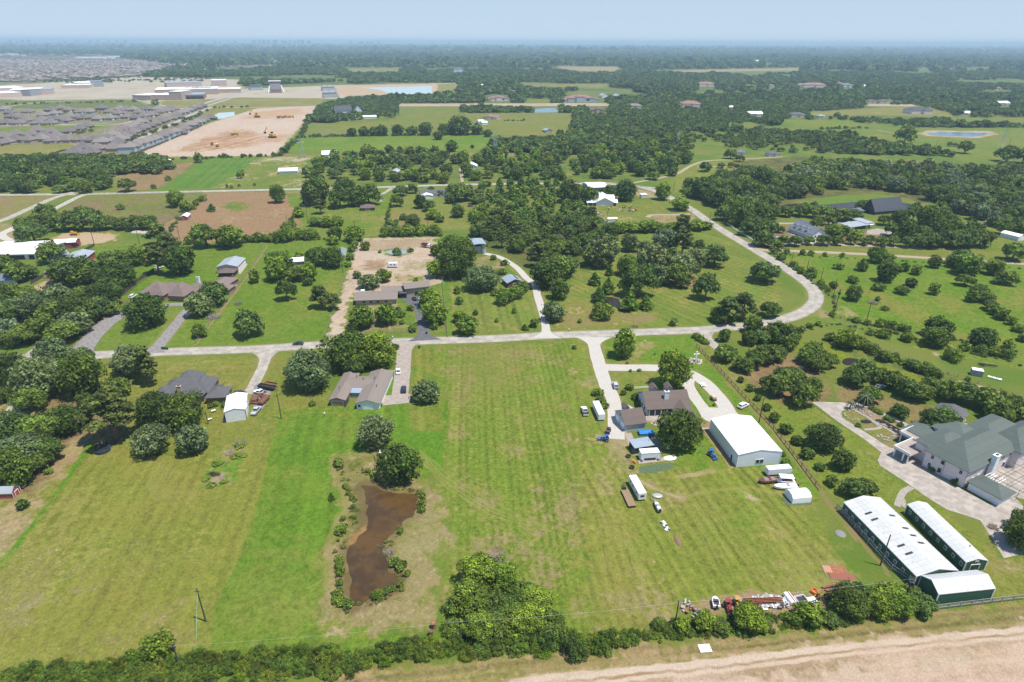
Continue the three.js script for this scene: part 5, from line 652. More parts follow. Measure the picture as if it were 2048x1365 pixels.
villa('orange roofed villa by the sandy road', S2,[885,418],[980,416],26, M.shingleRed, M.wallPink,7); villa('biggest blue white villa with a pale red roof', S2,[1335,424],[1490,422],34, M.shingleRed, M.wallBlue,9); villa('brown villa right of the blue pond', S2,[1475,484],[1545,482],22, M.shingleBrown, M.brickTan,5); villa('red roofed farm villa on the meadow', S2,[840,520],[905,524],22, M.shingleRed, M.wallPink,4);
for (const [a, b, l] of [[812,548, 'left of the two white sheds by the red roofed farm'],[832,556, 'right of the two white sheds by the red roofed farm']]) simple('farm_outbuilding', l, 'shed', S2,[a, b],[a + 34, b - 1],16, {e: 3.4, rise: 1.6, type: 'gx', over: 0.3, wall: M.wallWhite, roof: M.metalWhite});
simple('grey_hut_in_grove', 'grey roof in the small meadow grove', 'hut', S2,[1205,602],[1242,600],12, {e: 3, rise: 2, over: 0.4, wall: M.wallGrey, roof: M.metalBlue}); simple('white_grove_roof', 'white roof left of the brown villa', 'barn', S2,[1415,500],[1460,498],16, {e: 3, rise: 2.4, over: 0.4, wall: M.wallWhite, roof: M.metalWhite});
for (const [x, y, w, l] of [[1535,398,36, 'left of two white houses right of the big villa'],[1618,400,32, 'right of two white houses right of the big villa']]) simple('white_cottage', l, 'house', S2,[x, y],[x + w, y - 1],20, {e: 5, rise: 4, over: 0.4, wall: M.wallWhite, roof: M.metalGrey});
{const FAR = [[S3,150,330,90, M.shingleRed, 'red roofed house deep in the far wood'],[S3,435,340,50, M.shingleRed, 'first pale house of the far wood row'],[S3,545,335,44, M.shingleTan, 'second pale house of the far wood row'],[S3,730,335,60, M.shingleTan, 'tan house left of the far palace'],[S3,760,336,130, M.shingleRed, 'long pale palace in the far wood'],[S3,950,322,40, M.shingleRed, 'red roofed house right of the far palace'],[S3,985,336,64, M.shingleBlue, 'blue white house right of the far palace'],[S3,1095,335,30, M.metalWhite, 'white cottage right of the far palace'],[S3,1885,350,36, M.shingleRed, 'lone red roofed house at far right'],[S3,1140,425,44, M.shingleBrown, 'left house by the right sand strip'],[S3,1210,425,48, M.shingleBrown, 'middle house by the right sand strip'],[S3,1640,420,34, M.shingleBrown, 'house in the trees right of the sand strip'],[S3,440,505,80, M.metalWhite, 'white roofed barn in the right wood'],[S3,690,510,80, M.shingleGrey, 'grey house among oaks on the right'],[S3,850,515,34, M.metalBlue, 'small blue shed on the right meadow edge'],[S3,1390,492,120, M.shingleDark, 'large dark roofed house on the right meadow'],[S3,1680,498,60, M.metalWhite, 'white shed behind the right thicket'],[S3,50,452,110, M.shingleRed, 'pinkish house group in the right wood'],[S3,320,462,30, M.metalWhite, 'little white roof in the right wood'],[S3,370,733,50, M.shingleBlue, 'blue roofed cottage on the upper drive'],[S3,555,742,64, M.shingleGrey, 'grey cottage at the end of the upper drive'],[S3,820,876,54, M.metalGrey, 'pale annex beside the brown wood house'],[S2,310,845,40, M.metalGrey, 'grey roof in the upper road trees'],[S2,990,368,44, M.shingleTan, 'tan roof in the trees behind the sandy road'],[S2,820,330,24, M.metalWhite, 'white roof at the wood edge by the basin'],[S2,1990,452,60, M.shingleRed, 'red roof at the wood edge right of centre'],[S2,1690,458,80, M.shingleTan, 'tan roofs right of the sandy road'],[S3,470,188,34, M.metalWhite, 'tiny white roof in the blue far wood'],[S3,1905,440,60, M.metalWhite, 'white hall at the right far edge']];
  for (const [S, x, y, w, roof, l] of FAR) {HOLES.push([S,[x - 8, y - 10, x + w + 8, y - 10, x + w + 8, y + 6, x - 8, y + 6]]); const f = frame(S,[x, y],[x + w, y - 1]), d = Math.min(26, Math.max(10, f.w*0.6)), t = thing('far_house', l, 'house', inward(f, d), f.turn), e = Math.max(3.4, d*0.28); volume(t, {w: f.w, d, e, rise: d*0.2, type: roof === M.metalWhite ? 'gx' : 'hip', over: 0.5, wall: M.wallPink, roof}); volume(t, {w: f.w*0.4, d: d*0.7, e: e*0.9, rise: d*0.16, type: 'hip', x: f.w*0.2, z: d*0.4, over: 0.4, wall: M.wallPink, roof});}}

// ---------------------------------------------------------------- the subdivision, the school, the far city
{const roofs = [M.shingleGreyTan = streaked([0.13,0.108,0.10],[0.20,0.17,0.158],9,30), streaked([0.165,0.14,0.125],[0.24,0.205,0.185],9,30), streaked([0.10,0.09,0.09],[0.16,0.145,0.14],9,30)];
  const proto = (v, two)=>{const t = new THREE.Group(), roof = roofs[v % 3], wall = two ? M.wallBlue : [M.brickTan, M.wallGrey, M.brick][v % 3], e = two ? 5.6 : 3; volume(t, {w: 16, d: 15, e, rise: two ? 4.4 : 5.6, type: 'hip', over: 0.6, wall, roof}); volume(t, {w: 8, d: 9, e, rise: 3.6, type: 'hip', x: v % 2 ? 4.2 : -4.2, z: 7, over: 0.6, wall, roof}); if (v % 3 === 1) volume(t, {w: 7, d: 8, e, rise: 2.6, type: 'hip', x: -3.6, z: -6.5, over: 0.6, wall, roof}); opening(t, 'window', 'f',8,9,0,1,1.6,1.3, {x: v % 2 ? 4.2 : -4.2, z: 7}); opening(t, 'door', 'f',16,15, v % 2 ? -4 : 4,0,3,2.2); return t;};
  const P = [0,1,2,3].map((v)=>proto(v, false)), P2 = [0,1].map((v)=>proto(v, true)), r = rng(808);
  const house = (S, x, y, turn, label, two, own)=>{const p = spot(S, x, y), src = (two ? P2 : P)[Math.floor(r()*(two ? 2 : 4))], t = src.clone(); t.name = numbered('subdivision_house'); tag(t, own ?? label, 'house', label); t.position.set(p.x,0, p.z - 6); t.rotation.y = turn; const k = 0.92 + 0.22*r(); t.scale.set(k*0.98,1.05 + 0.2*r(), k*0.88); scene.add(t);};
  const street = (()=>{const a = spot(SI,1440,690), b = spot(SI,2048,420); return Math.atan2(-(b.z - a.z), b.x - a.x);})();
  const lineOf = (S, l, n, turn, label, two)=>{const p = W2(S, l), seg = p.length - 1; for (let i = 0; i < n; i++) {const s = i / (n - 1)*seg, k = Math.min(seg - 1, Math.floor(s)), f = s - k, x = p[k][0] + (p[k + 1][0] - p[k][0])*f, z = p[k][1] + (p[k + 1][1] - p[k][1])*f, q = toSheet(x,0, z); house(Sp, q[0], q[1], turn + (r() < 0.5 ? 0 : Math.PI), label, two, nth(i) + ' ' + label);}};
  lineOf(SI,[1455,712,1660,640,2048,500],11, street, 'two storey house in the row along the fence of the dirt site', true); lineOf(SJ,[490,600,620,520,760,470],6, street, 'house at the far end of the row along the dirt site fence');
  lineOf(SI,[1280,700,1330,600,1480,520,1640,450,1830,380,2000,330],15, street, 'grey roofed house in the second row from the dirt site'); lineOf(SI,[1150,620,1290,520,1450,440,1640,370],9, street, 'grey roofed house in the third row from the dirt site'); lineOf(SJ,[470,440,580,400,700,365],6, street, 'house at the upper end of the middle rows');
  for (const [x, y] of [[830,752],[1010,755],[930,700],[1080,700]]) house(SI, x, y,0.1, 'house of the cluster at the dark fence corner'); for (const [x, y] of [[-40,640],[50,625],[150,600],[300,602],[450,590],[600,606],[740,600],[900,596],[1050,600]]) house(SI, x, y,0, 'house of the row along the lower left field'); for (const [x, y] of [[20,560],[160,535],[320,540],[470,552],[620,560],[560,505],[400,490],[760,500],[880,470],[960,440]]) house(SI, x, y,0.2, 'house of the row below the green strip'); for (const [x, y] of [[60,400],[200,402],[280,372],[420,402],[560,404],[460,362],[620,360],[240,340],[120,330],[740,372],[860,330]]) house(SI, x, y,0, 'house of the row above the green strip');
  for (const [x, y] of [[20,240],[90,280],[300,270],[470,310],[600,290],[780,330],[930,345],[1050,335],[1100,352],[1000,270],[890,270],[760,250],[1140,230],[1230,270],[1240,345],[1330,290],[1420,250],[1420,330],[1560,280],[1620,320],[1700,310],[1800,270],[1880,260],[1960,240],[1650,240],[1350,240],[1780,240],[1500,245],[1520,345],[680,230],[560,250],[1920,225]]) house(SI, x, y, r() < 0.5 ? 0 : 1.5, 'house of the crowded upper part of the subdivision');}
function block(label, name, S, list, cat = 'school') {// big low buildings made of several boxes
  let t = null; for (const [x0, y0, x1, y1, d, h, wall, roof, glass] of list) {const f = frame(S,[x0, y0],[x1, y1]), c = inward(f, d); if (!t) t = thing(name, label, cat, c,0); const px = c.x - t.position.x, pz = c.z - t.position.z; volume(t, {w: f.w, d, e: h, type: 'flat', x: px, z: pz, turn: f.turn, over: 0.3, wall, roof}); if (glass) part(t, 'glass_wall', box(f.w*0.9, h*0.55,0.3,0, h*0.4, d / 2 + 0.16).rotateY(f.turn).translate(px,0, pz), M.glass);} return t;}
block('brick school complex above the subdivision', 'school_building', SJ,[[110,298,262,300,60,10, M.brickTan, M.metalWhite],[272,302,425,302,70,11, M.brickTan, M.metalWhite],[425,302,530,302,60,18, M.brickTan, M.metalWhite],[540,296,720,292,70,10, M.brick, M.metalBlue,1],[300,262,840,250,90,13, M.brickTan, M.metalWhite],[560,248,780,243,60,13, M.brickPink, M.metalWhite,1],[830,240,1030,236,60,9, M.brickTan, M.metalWhite],[400,190,700,182,80,11, M.brickPink, M.metalBlue],[780,182,905,180,60,16, M.brickPink, M.metalWhite]]);
block('long school block at the left edge', 'school_building', S1,[[-60,402,130,392,80,10, M.brickPink, M.metalWhite],[60,385,240,380,90,12, M.brickPink, M.metalWhite],[130,388,180,388,40,14, M.wallGrey, M.metalBlue],[230,380,305,378,60,12, M.brickPink, M.metalBlue],[-80,370,150,360,90,10, M.brickPink, M.metalWhite]]); block('low white school block behind the construction ground', 'school_building', S1,[[360,342,520,340,70,8, M.brickPink, M.metalWhite],[450,335,605,330,80,11, M.brickTan, M.metalWhite],[545,334,608,332,40,15, M.wallGrey, M.metalBlue]]);
{const f = frame(SJ,[1285,240],[1380,238]), t = thing('scoreboard_tower', 'tall dark press tower beside the sports ground', 'press tower', inward(f,24), f.turn); volume(t, {w: f.w, d: 24, e: 28, type: 'flat', over: 2, wall: M.brick, roof: M.metalWhite}); part(t, 'dark_band', box(f.w*0.96,16,0.6,0,16,12.2), M.wallGrey); for (const s of [-1,1]) part(t, 'stair_flight', rod([s*f.w*0.5,18,10],[s*f.w*0.72,0,16],1.6), M.trim);}
for (const [x0, y0, x1, h, l] of [[1740,280,1870,10, 'dark grandstand at the right of the school ground'],[1735,222,1850,9, 'second grandstand behind the dark one'],[1115,216,1225,8, 'low pale stand left of the press tower']]) {const f = frame(SJ,[x0, y0],[x1, y0 - 4]), t = thing('grandstand', l, 'grandstand', inward(f,20), f.turn); for (let i = 0; i < 4; i++) part(t, 'tier', box(f.w, h*(i + 1) / 4,5,0, h*(i + 1) / 8,8 - i*5), i % 2 ? M.metalGrey : M.wallGrey); part(t, 'stand_roof', box(f.w*0.9,0.6,10,0, h*1.5,-6), M.metalBlue); part(t, 'post',[-1,0,1].map((k)=>box(0.6, h*1.5,0.6, k*f.w*0.42, h*0.75,-9.7)), M.dark);}
{const r = rng(99), spots = []; for (const [S, x0, x1, y, n] of [[S1,0,60,148,3],[S1,500,650,140,6],[S1,470,640,168,7],[S1,700,860,165,6],[S1,940,1200,160,12],[S1,960,1100,148,5],[S1,1170,1220,140,3],[S1,1320,1400,180,4],[S1,1590,1680,178,4],[S2,660,760,118,5],[S2,800,950,96,8],[S2,510,620,128,4],[S2,950,1360,112,12],[S3,160,320,112,6],[S3,880,1400,160,8],[S3,460,590,118,4]]) for (let i = 0; i < n; i++) spots.push([S, x0 + (x1 - x0)*(i + r()*0.7) / n, y + (r() - 0.5)*7]);
  spots.forEach(([S, x, y])=>{const p = spot(S, x, y), k = Math.abs(p.z) / 4000, w = (60 + 90*r())*Math.min(2.4, Math.max(0.7, k)), d = w*(0.3 + 0.3*r()), h = 8 + 5*r()*k; const g = solo('far_warehouse', 'white flat roofed hall in the distant belt of towns', 'warehouse',[box(w, h, d,0, h / 2,0)], r() < 0.75 ? M.metalWhite : M.brickPink, 'white halls of the distant towns'); g.position.set(p.x,0, p.z);});}
{const r = rng(17), towers = [[[500,620],14,12000,150],[[120,260],8,12500,136],[[700,760],6,12500,134],[[10,70],5,12000,138],[[430,480],5,12500,134],[[850,1000],5,13000,130]];
  for (const [[x0, x1], n, dist, H] of towers) for (let i = 0; i < n; i++) {const u = x0 + (x1 - x0)*(i + r()) / n, dx = (u - 1024) / FOCAL, z = -dist*(0.95 + 0.1*r()), x = dx*(-z*cP + EYE*sP), h = H*(0.86 + 0.14*r()), w = 24 + 34*r(); const g = solo('distant_tower', nth(i) + ' faint tower from the left in the ' + {620: 'main',260: 'second',760: 'fourth',70: 'leftmost',480: 'small third',1000: 'rightmost'}[x1] + ' group on the horizon', 'tower',[box(w, h*0.94, w,0, h*0.47,0), box(w*0.5, h*0.06, w*0.5,0, h*0.97,0)], M.wallBlue, 'towers of the hazy skyline'); g.position.set(x,0, z);}
  for (const [x, y, l] of [[1978,105, 'white water tower on the right horizon'],[1456,98, 'pale water tower right of centre on the horizon']]) {const p = spot(Sp, x, y), t = thing('water_tower', l, 'water tower', p); part(t, 'tank', new THREE.SphereGeometry(14,16,10).scale(1,0.7,1).translate(0,46,0), M.trim); part(t, 'column', cyl(5,3,40,0,20,0,12), M.trim);}}
{const r = rng(55), list = []; for (let z = -1750; z > -4600; z -= 24) for (let x = -4300; x < -500; x += 24) {const q = toSheet(x,0, z); if (q[0] > -40 && q[0] < 470 - (q[1] < 135 ? 0 : 60) && q[1] > 111 && q[1] < 164 && q[1] < 166 - q[0]*0.05 && r() < 0.62) list.push([x + r()*10, z + r()*10,0.9 + 0.4*r(),0.9 + 0.3*r()]);}
  for (let z = -4600; z > -15000; z -= 95) for (let x = -4500; x < 4200; x += 70) {const q = toSheet(x,0, z), n = fbm(x / 700, z / 700); if (((q[0] > 440 && q[0] < 1420 && q[1] > 96 && q[1] < 126) || (q[0] > 1380 && q[0] < 1800 && q[1] > 118 && q[1] < 136) || (q[0] < 470 && q[1] < 116)) && r() < smooth(0.42,0.58, n)*0.8) list.push([x + r()*60, z + r()*60,1.8 + 1.4*r(),1.2 + 0.6*r()]);}
  const roof = hipRoof(17,15,3,4.2,0.6), wall = box(16.6,3,14.6,0,1.5,0), g = join([roof, wall]), m = new THREE.InstancedMesh(g, plain([0.23,0.19,0.175], {roughness: 0.9}), list.length), d = new THREE.Object3D(), c = new THREE.Color(); list.forEach(([x, z, s, t], i)=>{d.position.set(x,0, z); d.rotation.set(0, r() < 0.5 ? 0.4 : 1.97,0); d.scale.set(s, t, s); d.updateMatrix(); m.setMatrixAt(i, d.matrix); const k = 0.5 + 1.0*r()*r(); c.setRGB(k, k*(0.92 + 0.1*r()), k*(0.88 + 0.14*r())); m.setColorAt(i, c);}); m.name = 'distant_housing'; m.castShadow = m.receiveShadow = true; tag(m, 'sea of grey roofs in the distant suburb at upper left', 'housing'); m.userData.kind = 'stuff'; scene.add(m);}
// ---------------------------------------------------------------- vehicles, machines, fences, poles
const SIDE = {// body outline and glass outline seen from the side, nose at +x, in metres
  car: {L: 4.6, W: 1.8, body: [[-2.3,0.35],[2.25,0.35],[2.3,0.7],[1.2,0.9],[-1.6,0.98],[-2.25,0.9]], glass: [[-1.7,0.95],[1.15,0.9],[0.45,1.38],[-0.9,1.42]], roof: [-0.85,0.45,1.42]},
  suv: {L: 4.8, W: 1.9, body: [[-2.4,0.4],[2.35,0.4],[2.4,0.85],[1.3,1.08],[-2.3,1.12],[-2.4,1.0]], glass: [[-2.25,1.1],[1.2,1.06],[0.55,1.68],[-1.95,1.7]], roof: [-1.95,0.55,1.7]},
  pickup: {L: 5.6, W: 1.95, body: [[-2.8,0.5],[2.75,0.5],[2.8,0.95],[1.4,1.15],[-0.85,1.15],[-0.85,0.72],[-2.7,0.72],[-2.8,1.05]], glass: [[-0.8,1.13],[1.35,1.13],[0.75,1.78],[-0.6,1.8]], roof: [-0.6,0.75,1.8]},
};
const WHEEL = {}; function wheels(t, xs, z, r, w = 0.24, name = 'wheel') {for (const x of xs) for (const s of [-1,1]) {const g = (WHEEL[r + '_' + w] ??= new THREE.CylinderGeometry(r, r, w,14).rotateX(Math.PI / 2)); const m = part(t, name, g, M.tyre); m.position.set(x, r, s*z); const rim = part(m, 'rim', (WHEEL['rim' + r] ??= new THREE.CylinderGeometry(r*0.55, r*0.55, w + 0.03,10).rotateX(Math.PI / 2)), M.steel); rim.position.set(0,0,0);}}
// placed from its tail to its nose as seen on the sheet
function poseOf(S, a, b) {const A = spot(S,...a), B = spot(S,...b); return {p: {x: (A.x + B.x) / 2, z: (A.z + B.z) / 2}, turn: Math.atan2(-(B.z - A.z), B.x - A.x), L: Math.hypot(B.x - A.x, B.z - A.z)};}
function vehicle(kind, name, label, cat, S, a, b, mat, o = {}) {
  const K = SIDE[kind], q = poseOf(S, a, b), t = thing(name, label, cat, q.p, q.turn, o.group,0.06), bev = 0.09;
  part(t, 'body', extrude(K.body, K.W, bev), mat); part(t, 'window', extrude(K.glass, K.W - 0.22,0.05), M.glass); const [x0, x1, y] = K.roof; part(t, 'car_roof', box(x1 - x0,0.06, K.W - 0.36, (x0 + x1) / 2, y + 0.01,0), mat);
  part(t, 'pillar',[-1,1].flatMap((s)=>[rod([K.glass[0][0], K.glass[0][1], s*(K.W / 2 - 0.12)],[K.glass[3][0], K.glass[3][1], s*(K.W / 2 - 0.2)],0.05), rod([(x0 + x1) / 2,0.95, s*(K.W / 2 - 0.1)],[(x0 + x1) / 2, y, s*(K.W / 2 - 0.18)],0.045), rod([K.glass[1][0], K.glass[1][1], s*(K.W / 2 - 0.14)],[K.glass[2][0], K.glass[2][1], s*(K.W / 2 - 0.2)],0.05)]), mat);
  wheels(t,[K.L*0.31,-K.L*0.31], K.W / 2 - 0.1, kind === 'pickup' ? 0.4 : 0.34); for (const s of [-1,1]) part(t, 'headlight', box(0.08,0.14,0.34, K.L / 2 - 0.04, kind === 'car' ? 0.66 : 0.82, s*(K.W / 2 - 0.32)), M.lamp); if (kind === 'pickup') part(t, 'cargo_bed',[box(1.8,0.4,0.1,-1.8,0.95, K.W / 2 - 0.1), box(1.8,0.4,0.1,-1.8,0.95,-K.W / 2 + 0.1), box(1.75,0.05, K.W - 0.3,-1.8,0.76,0)], o.bed ?? mat);
  return t;
}
vehicle('car', 'parked_car', 'black car parked on the pale road above the tan house', 'car', S5,[388,1206],[316,1206], M.pBlack); vehicle('car', 'parked_car', 'white car on the concrete drive of the tan house', 'car', SB,[1428,352],[1426,298], M.pWhite); vehicle('suv', 'parked_car', 'dark blue car at the lower end of the concrete drive', 'car', SB,[1468,492],[1470,434], M.pNavy);
vehicle('car', 'parked_car', 'black car in the court of the grey asphalt drive', 'car', S5,[1212,893],[1190,862], M.pBlack); vehicle('car', 'parked_car', 'white car half hidden by trees on the asphalt drive', 'car', S5,[1246,888],[1240,855], M.pWhite); vehicle('car', 'parked_car', 'silver car in front of the brick house garage', 'car', S4,[1395,838],[1452,830], M.pSilver); vehicle('suv', 'parked_car', 'dark blue car in front of the brick house garage', 'car', S4,[1372,866],[1426,860], M.pNavy); vehicle('suv', 'parked_car', 'white van beside the middle pine of the left garden', 'van', S4,[1140,655],[1190,640], M.pWhite);
vehicle('pickup', 'pickup_truck', 'dark pickup on the far road at upper left', 'pickup', S4,[600,98],[664,96], M.pNavy); vehicle('pickup', 'pickup_truck', 'white pickup with black bed left of the boxy trailer', 'pickup', SC,[198,664],[176,596], M.pWhite, {bed: M.black}); vehicle('suv', 'parked_car', 'silver car parked on the gravel drive', 'car', SC,[428,456],[412,408], M.pSilver); vehicle('suv', 'parked_car', 'white car at the right edge of the gravel loop', 'car', SC,[1356,604],[1422,570], M.pWhite);
vehicle('car', 'parked_car', 'small dark car on the upper lawn by the ranch house', 'car', S5,[1478,186],[1520,182], M.pNavy); vehicle('suv', 'parked_car', 'black square vehicle on the upper grassy lawn', 'car', S5,[1602,197],[1624,195], M.pGrey); vehicle('suv', 'parked_car', 'white vehicle left of the blue roofed house', 'car', S7,[205,448],[210,412], M.pWhite); vehicle('suv', 'parked_car', 'grey vehicle beside the white one by the blue roofed house', 'car', S7,[238,452],[240,416], M.pSilver); vehicle('car', 'parked_car', 'silver car under the oaks by the garden row', 'car', SD,[740,445],[772,438], M.pSilver); vehicle('pickup', 'pickup_truck', 'silver pickup in the truck yard of the white workshop', 'pickup', SB,[330,652],[372,602], M.pSilver); vehicle('pickup', 'pickup_truck', 'white pickup at the top of the truck yard', 'pickup', SB,[420,500],[345,478], M.pWhite, {bed: M.rustDark}); vehicle('suv', 'parked_car', 'black car behind the white workshop', 'car', SA,[1795,500],[1850,495], M.pBlack); vehicle('suv', 'parked_car', 'white cart on the lawn by the wide grey drive', 'golf cart', S4,[962,866],[982,854], M.pWhite);
function boxTrailer(name, label, cat, S, a, b, h, w, mat, o = {}) {// tail a, hitch end b
  const q = poseOf(S, a, b), t = thing(name, label, cat, q.p, q.turn, o.group,0.05), L = q.L; part(t, 'body', extrude([[-L / 2,0.5],[L / 2,0.5],[L / 2 + (o.nose ?? 0),0.5 + h*0.4],[L / 2,0.5 + h],[-L / 2,0.5 + h]], w,0.1), mat); wheels(t,[-0.2,0.6], w / 2 - 0.1,0.34); part(t, 'tow_bar',[rod([L / 2,0.5, w*0.3],[L / 2 + 1.1,0.5,0],0.06), rod([L / 2,0.5,-w*0.3],[L / 2 + 1.1,0.5,0],0.06)], M.dark);
  if (o.vents) part(t, 'roof_vent', o.vents.map((x)=>box(0.6,0.22,0.6, x*L,0.5 + h + 0.11,0)), o.ventMat ?? M.trim); if (o.windows) for (const x of o.windows) for (const s of [-1,1]) part(t, 'window', box(0.9,0.6,0.06, x*L,0.5 + h*0.62, s*(w / 2 + 0.01)), M.glass); if (o.back) part(t, 'window', box(0.06,0.6, w*0.5,-L / 2 - 0.01,0.5 + h*0.55,0), M.glass); return t;
}
boxTrailer('box_trailer', 'boxy white trailer between the shrubs and the gravel drive', 'trailer', SC,[315,694],[268,590],2.3,2.4, M.pWhite, {vents: [-0.3,0,0.3]}); boxTrailer('travel_trailer', 'white travel trailer on the grass left of the lot', 'camper', SC,[622,1300],[545,1160],2.3,2.4, M.pWhite, {vents: [-0.28,0.1,0.36], windows: [-0.3,0.05,0.3], back: 1, nose: 0.3}); boxTrailer('cargo_trailer', 'white cargo trailer at the front of the white shop', 'trailer', SC,[1560,1100],[1735,1085],2.1,2.2, M.metalBlueWhite, {vents: [-0.2], nose: 0.4}); boxTrailer('camper', 'grey white camper parked in the bare lot', 'camper', S5,[1080,640],[1015,640],2.4,2.4, M.pWhite, {windows: [-0.2,0.2]});
{const q = poseOf(SC,[548,1352],[488,1225]), t = thing('flatbed_trailer', 'flatbed trailer with a wooden deck beside the travel trailer', 'trailer', q.p, q.turn), L = q.L; for (let i = 0; i < 9; i++) part(t, 'plank', box(L,0.08,0.225,0,0.7 + (i % 3)*0.006,-1 + i*0.25), M.wood); part(t, 'frame',[box(L,0.18,0.12,0,0.56,1.1), box(L,0.18,0.12,0,0.56,-1.1), box(0.12,0.18,2.2,-L / 2,0.56,0)], M.black); wheels(t,[-0.6,0.3],1.02,0.32); part(t, 'tow_bar', rod([L / 2,0.56,0],[L / 2 + 1.2,0.5,0],0.08), M.black);}
{const q = poseOf(SC,[490,1250],[482,1190]), t = thing('mini_excavator', 'dark small digger at the hitch of the flatbed', 'digger', q.p, q.turn); part(t, 'track',[box(1.6,0.4,0.3,0,0.25,0.5), box(1.6,0.4,0.3,0,0.25,-0.5)], M.tyre); part(t, 'cab', box(0.9,1.2,0.9,-0.2,1.1,0), M.dark); part(t, 'boom',[rod([0.3,1,0],[1.3,1.9,0],0.12), rod([1.3,1.9,0],[1.9,0.9,0],0.1)], M.dark); part(t, 'bucket', box(0.5,0.4,0.5,1.9,0.7,0), M.steel);}
function tractor(name, label, cat, S, a, b, mat, o = {}) {const q = poseOf(S, a, b), t = thing(name, label, cat, q.p, q.turn, null,0.04); part(t, 'hood', box(1.5,0.6,0.7,0.8,1.05,0), mat); part(t, 'fender',[box(0.9,0.12,0.4,-0.6,1.35,0.6), box(0.9,0.12,0.4,-0.6,1.35,-0.6)], mat); part(t, 'seat', box(0.5,0.5,0.5,-0.5,1.2,0), M.black); if (o.canopy) {part(t, 'canopy', box(1.3,0.08,1.2,-0.4,2.3,0), mat); part(t, 'canopy_post',[[-1,0.5],[-1,-0.5]].map(([x, z])=>rod([x,1.2, z],[x,2.3, z],0.04)), M.black);} wheels(t,[-0.6],0.72,0.62,0.36, 'rear_wheel'); wheels(t,[1.2],0.6,0.38,0.24, 'front_wheel'); if (o.loader) {part(t, 'loader_arm',[-1,1].map((s)=>rod([0.2,1.2, s*0.5],[2.1,0.6, s*0.5],0.08)), mat); part(t, 'loader_bucket', box(0.5,0.5,1.6,2.3,0.45,0), o.loader);} return t;}
tractor('tractor', 'blue tractor with loader on the grass left of the garage', 'tractor', SC,[372,846],[312,838], M.pBlue, {loader: M.pBlue, canopy: 1}); tractor('tractor', 'blue tractor alone on the grass left of the white shop', 'tractor', SC,[1136,945],[1162,972], M.pBlue, {loader: M.pBlue, canopy: 1}); tractor('tractor', 'dark red tractor in the scrap row', 'tractor', SL,[600,470],[650,585], M.pRed, {loader: M.rustDark, canopy: 1}); tractor('tractor', 'orange tractor in the scrap row', 'tractor', SL,[705,470],[735,535], plain([0.45,0.20,0.04]), {canopy: 1});
{const q = poseOf(SC,[358,800],[375,762]), t = thing('utility_cart', 'black utility cart at the end of the gravel drive', 'utility cart', q.p, q.turn, null,0.04); part(t, 'body', extrude([[-1.3,0.4],[1.3,0.4],[1.3,0.8],[0.7,0.95],[-1.3,0.95]],1.4,0.08), M.pBlack); part(t, 'canopy', box(1.3,0.08,1.3,0,1.85,0), M.black); part(t, 'canopy_post',[[-0.6,0.6],[0.6,0.6],[-0.6,-0.6],[0.6,-0.6]].map(([x, z])=>rod([x,0.9, z],[x,1.85, z],0.04)), M.black); part(t, 'dump_box', box(1.0,0.35,1.3,-0.9,1.1,0), M.rustDark); wheels(t,[-0.9,0.9],0.62,0.32);}
{const q = poseOf(S5,[1268,492],[1322,500]), t = thing('dump_truck', 'white cabbed dump truck with rusty box at the top of the bare lot', 'truck', q.p, q.turn, null,0.04); part(t, 'dump_box',[box(4.4,1.4,0.1,-1.6,2,1.15), box(4.4,1.4,0.1,-1.6,2,-1.15), box(0.1,1.4,2.2,-3.75,2,0), box(4.4,0.12,2.2,-1.6,1.3,0)], M.rust); part(t, 'cab', extrude([[0.9,0.8],[2.6,0.8],[2.6,1.7],[2.1,2.6],[0.9,2.6]],2.2,0.08), M.pWhite); part(t, 'hood', box(1.3,1,1.8,3.1,1.2,0), M.pWhite); part(t, 'windshield', box(0.06,0.8,1.8,2.42,2.1,0,0,0.5), M.glass); wheels(t,[-2.8,-1.6,3.0],1.0,0.5);}
{const list = [[SB,[375,440],[490,460], 'black flatbed truck deck in the truck yard',1],[SB,[420,425],[498,440], 'rusty stake bed behind the black flatbed',0],[SB,[330,560],[352,510], 'rusty trailer beside the white workshop',0],[SB,[380,580],[440,520], 'brown flat trailer in the truck yard',0]];
  for (const [S, a, b, l, k] of list) {const q = poseOf(S, a, b), t = thing('yard_trailer', l, 'trailer', q.p, q.turn, null,0.04), L = Math.max(4.5, q.L); part(t, 'deck', box(L,0.16,2.1,0,0.9,0), k ? M.black : M.rustDark); part(t, 'side_board',[box(L,0.6,0.08,0,1.28,1.02), box(L,0.6,0.08,0,1.28,-1.02), box(0.08,0.6,1.96,-L / 2 + 0.04,1.28,0)], k ? M.black : M.rust); wheels(t,[-1,-0.1],0.95,0.36); part(t, 'tow_bar', rod([L / 2,0.8,0],[L / 2 + 1.2,0.6,0],0.08), M.black);}
  const p = spot(SB,350,535), t = thing('scrap_heap', 'rusty machine parts between workshop and trailers', 'scrap heap', p), r = rng(61), g = []; for (let i = 0; i < 26; i++) g.push(box(0.3 + r()*1.2,0.15 + r()*0.6,0.3 + r()*0.8, (r() - 0.3)*5,0.3 + r()*0.5, (r() - 0.5)*8, r()*3)); part(t, 'rusty_part', g, M.rustDark); const pc = paint([0.16,0.03,0.02]); part(t, 'red_part',[box(1.2,0.9,1.5,1,0.5,-3), box(0.8,0.6,1.2,-0.6,0.4,2)], pc);}
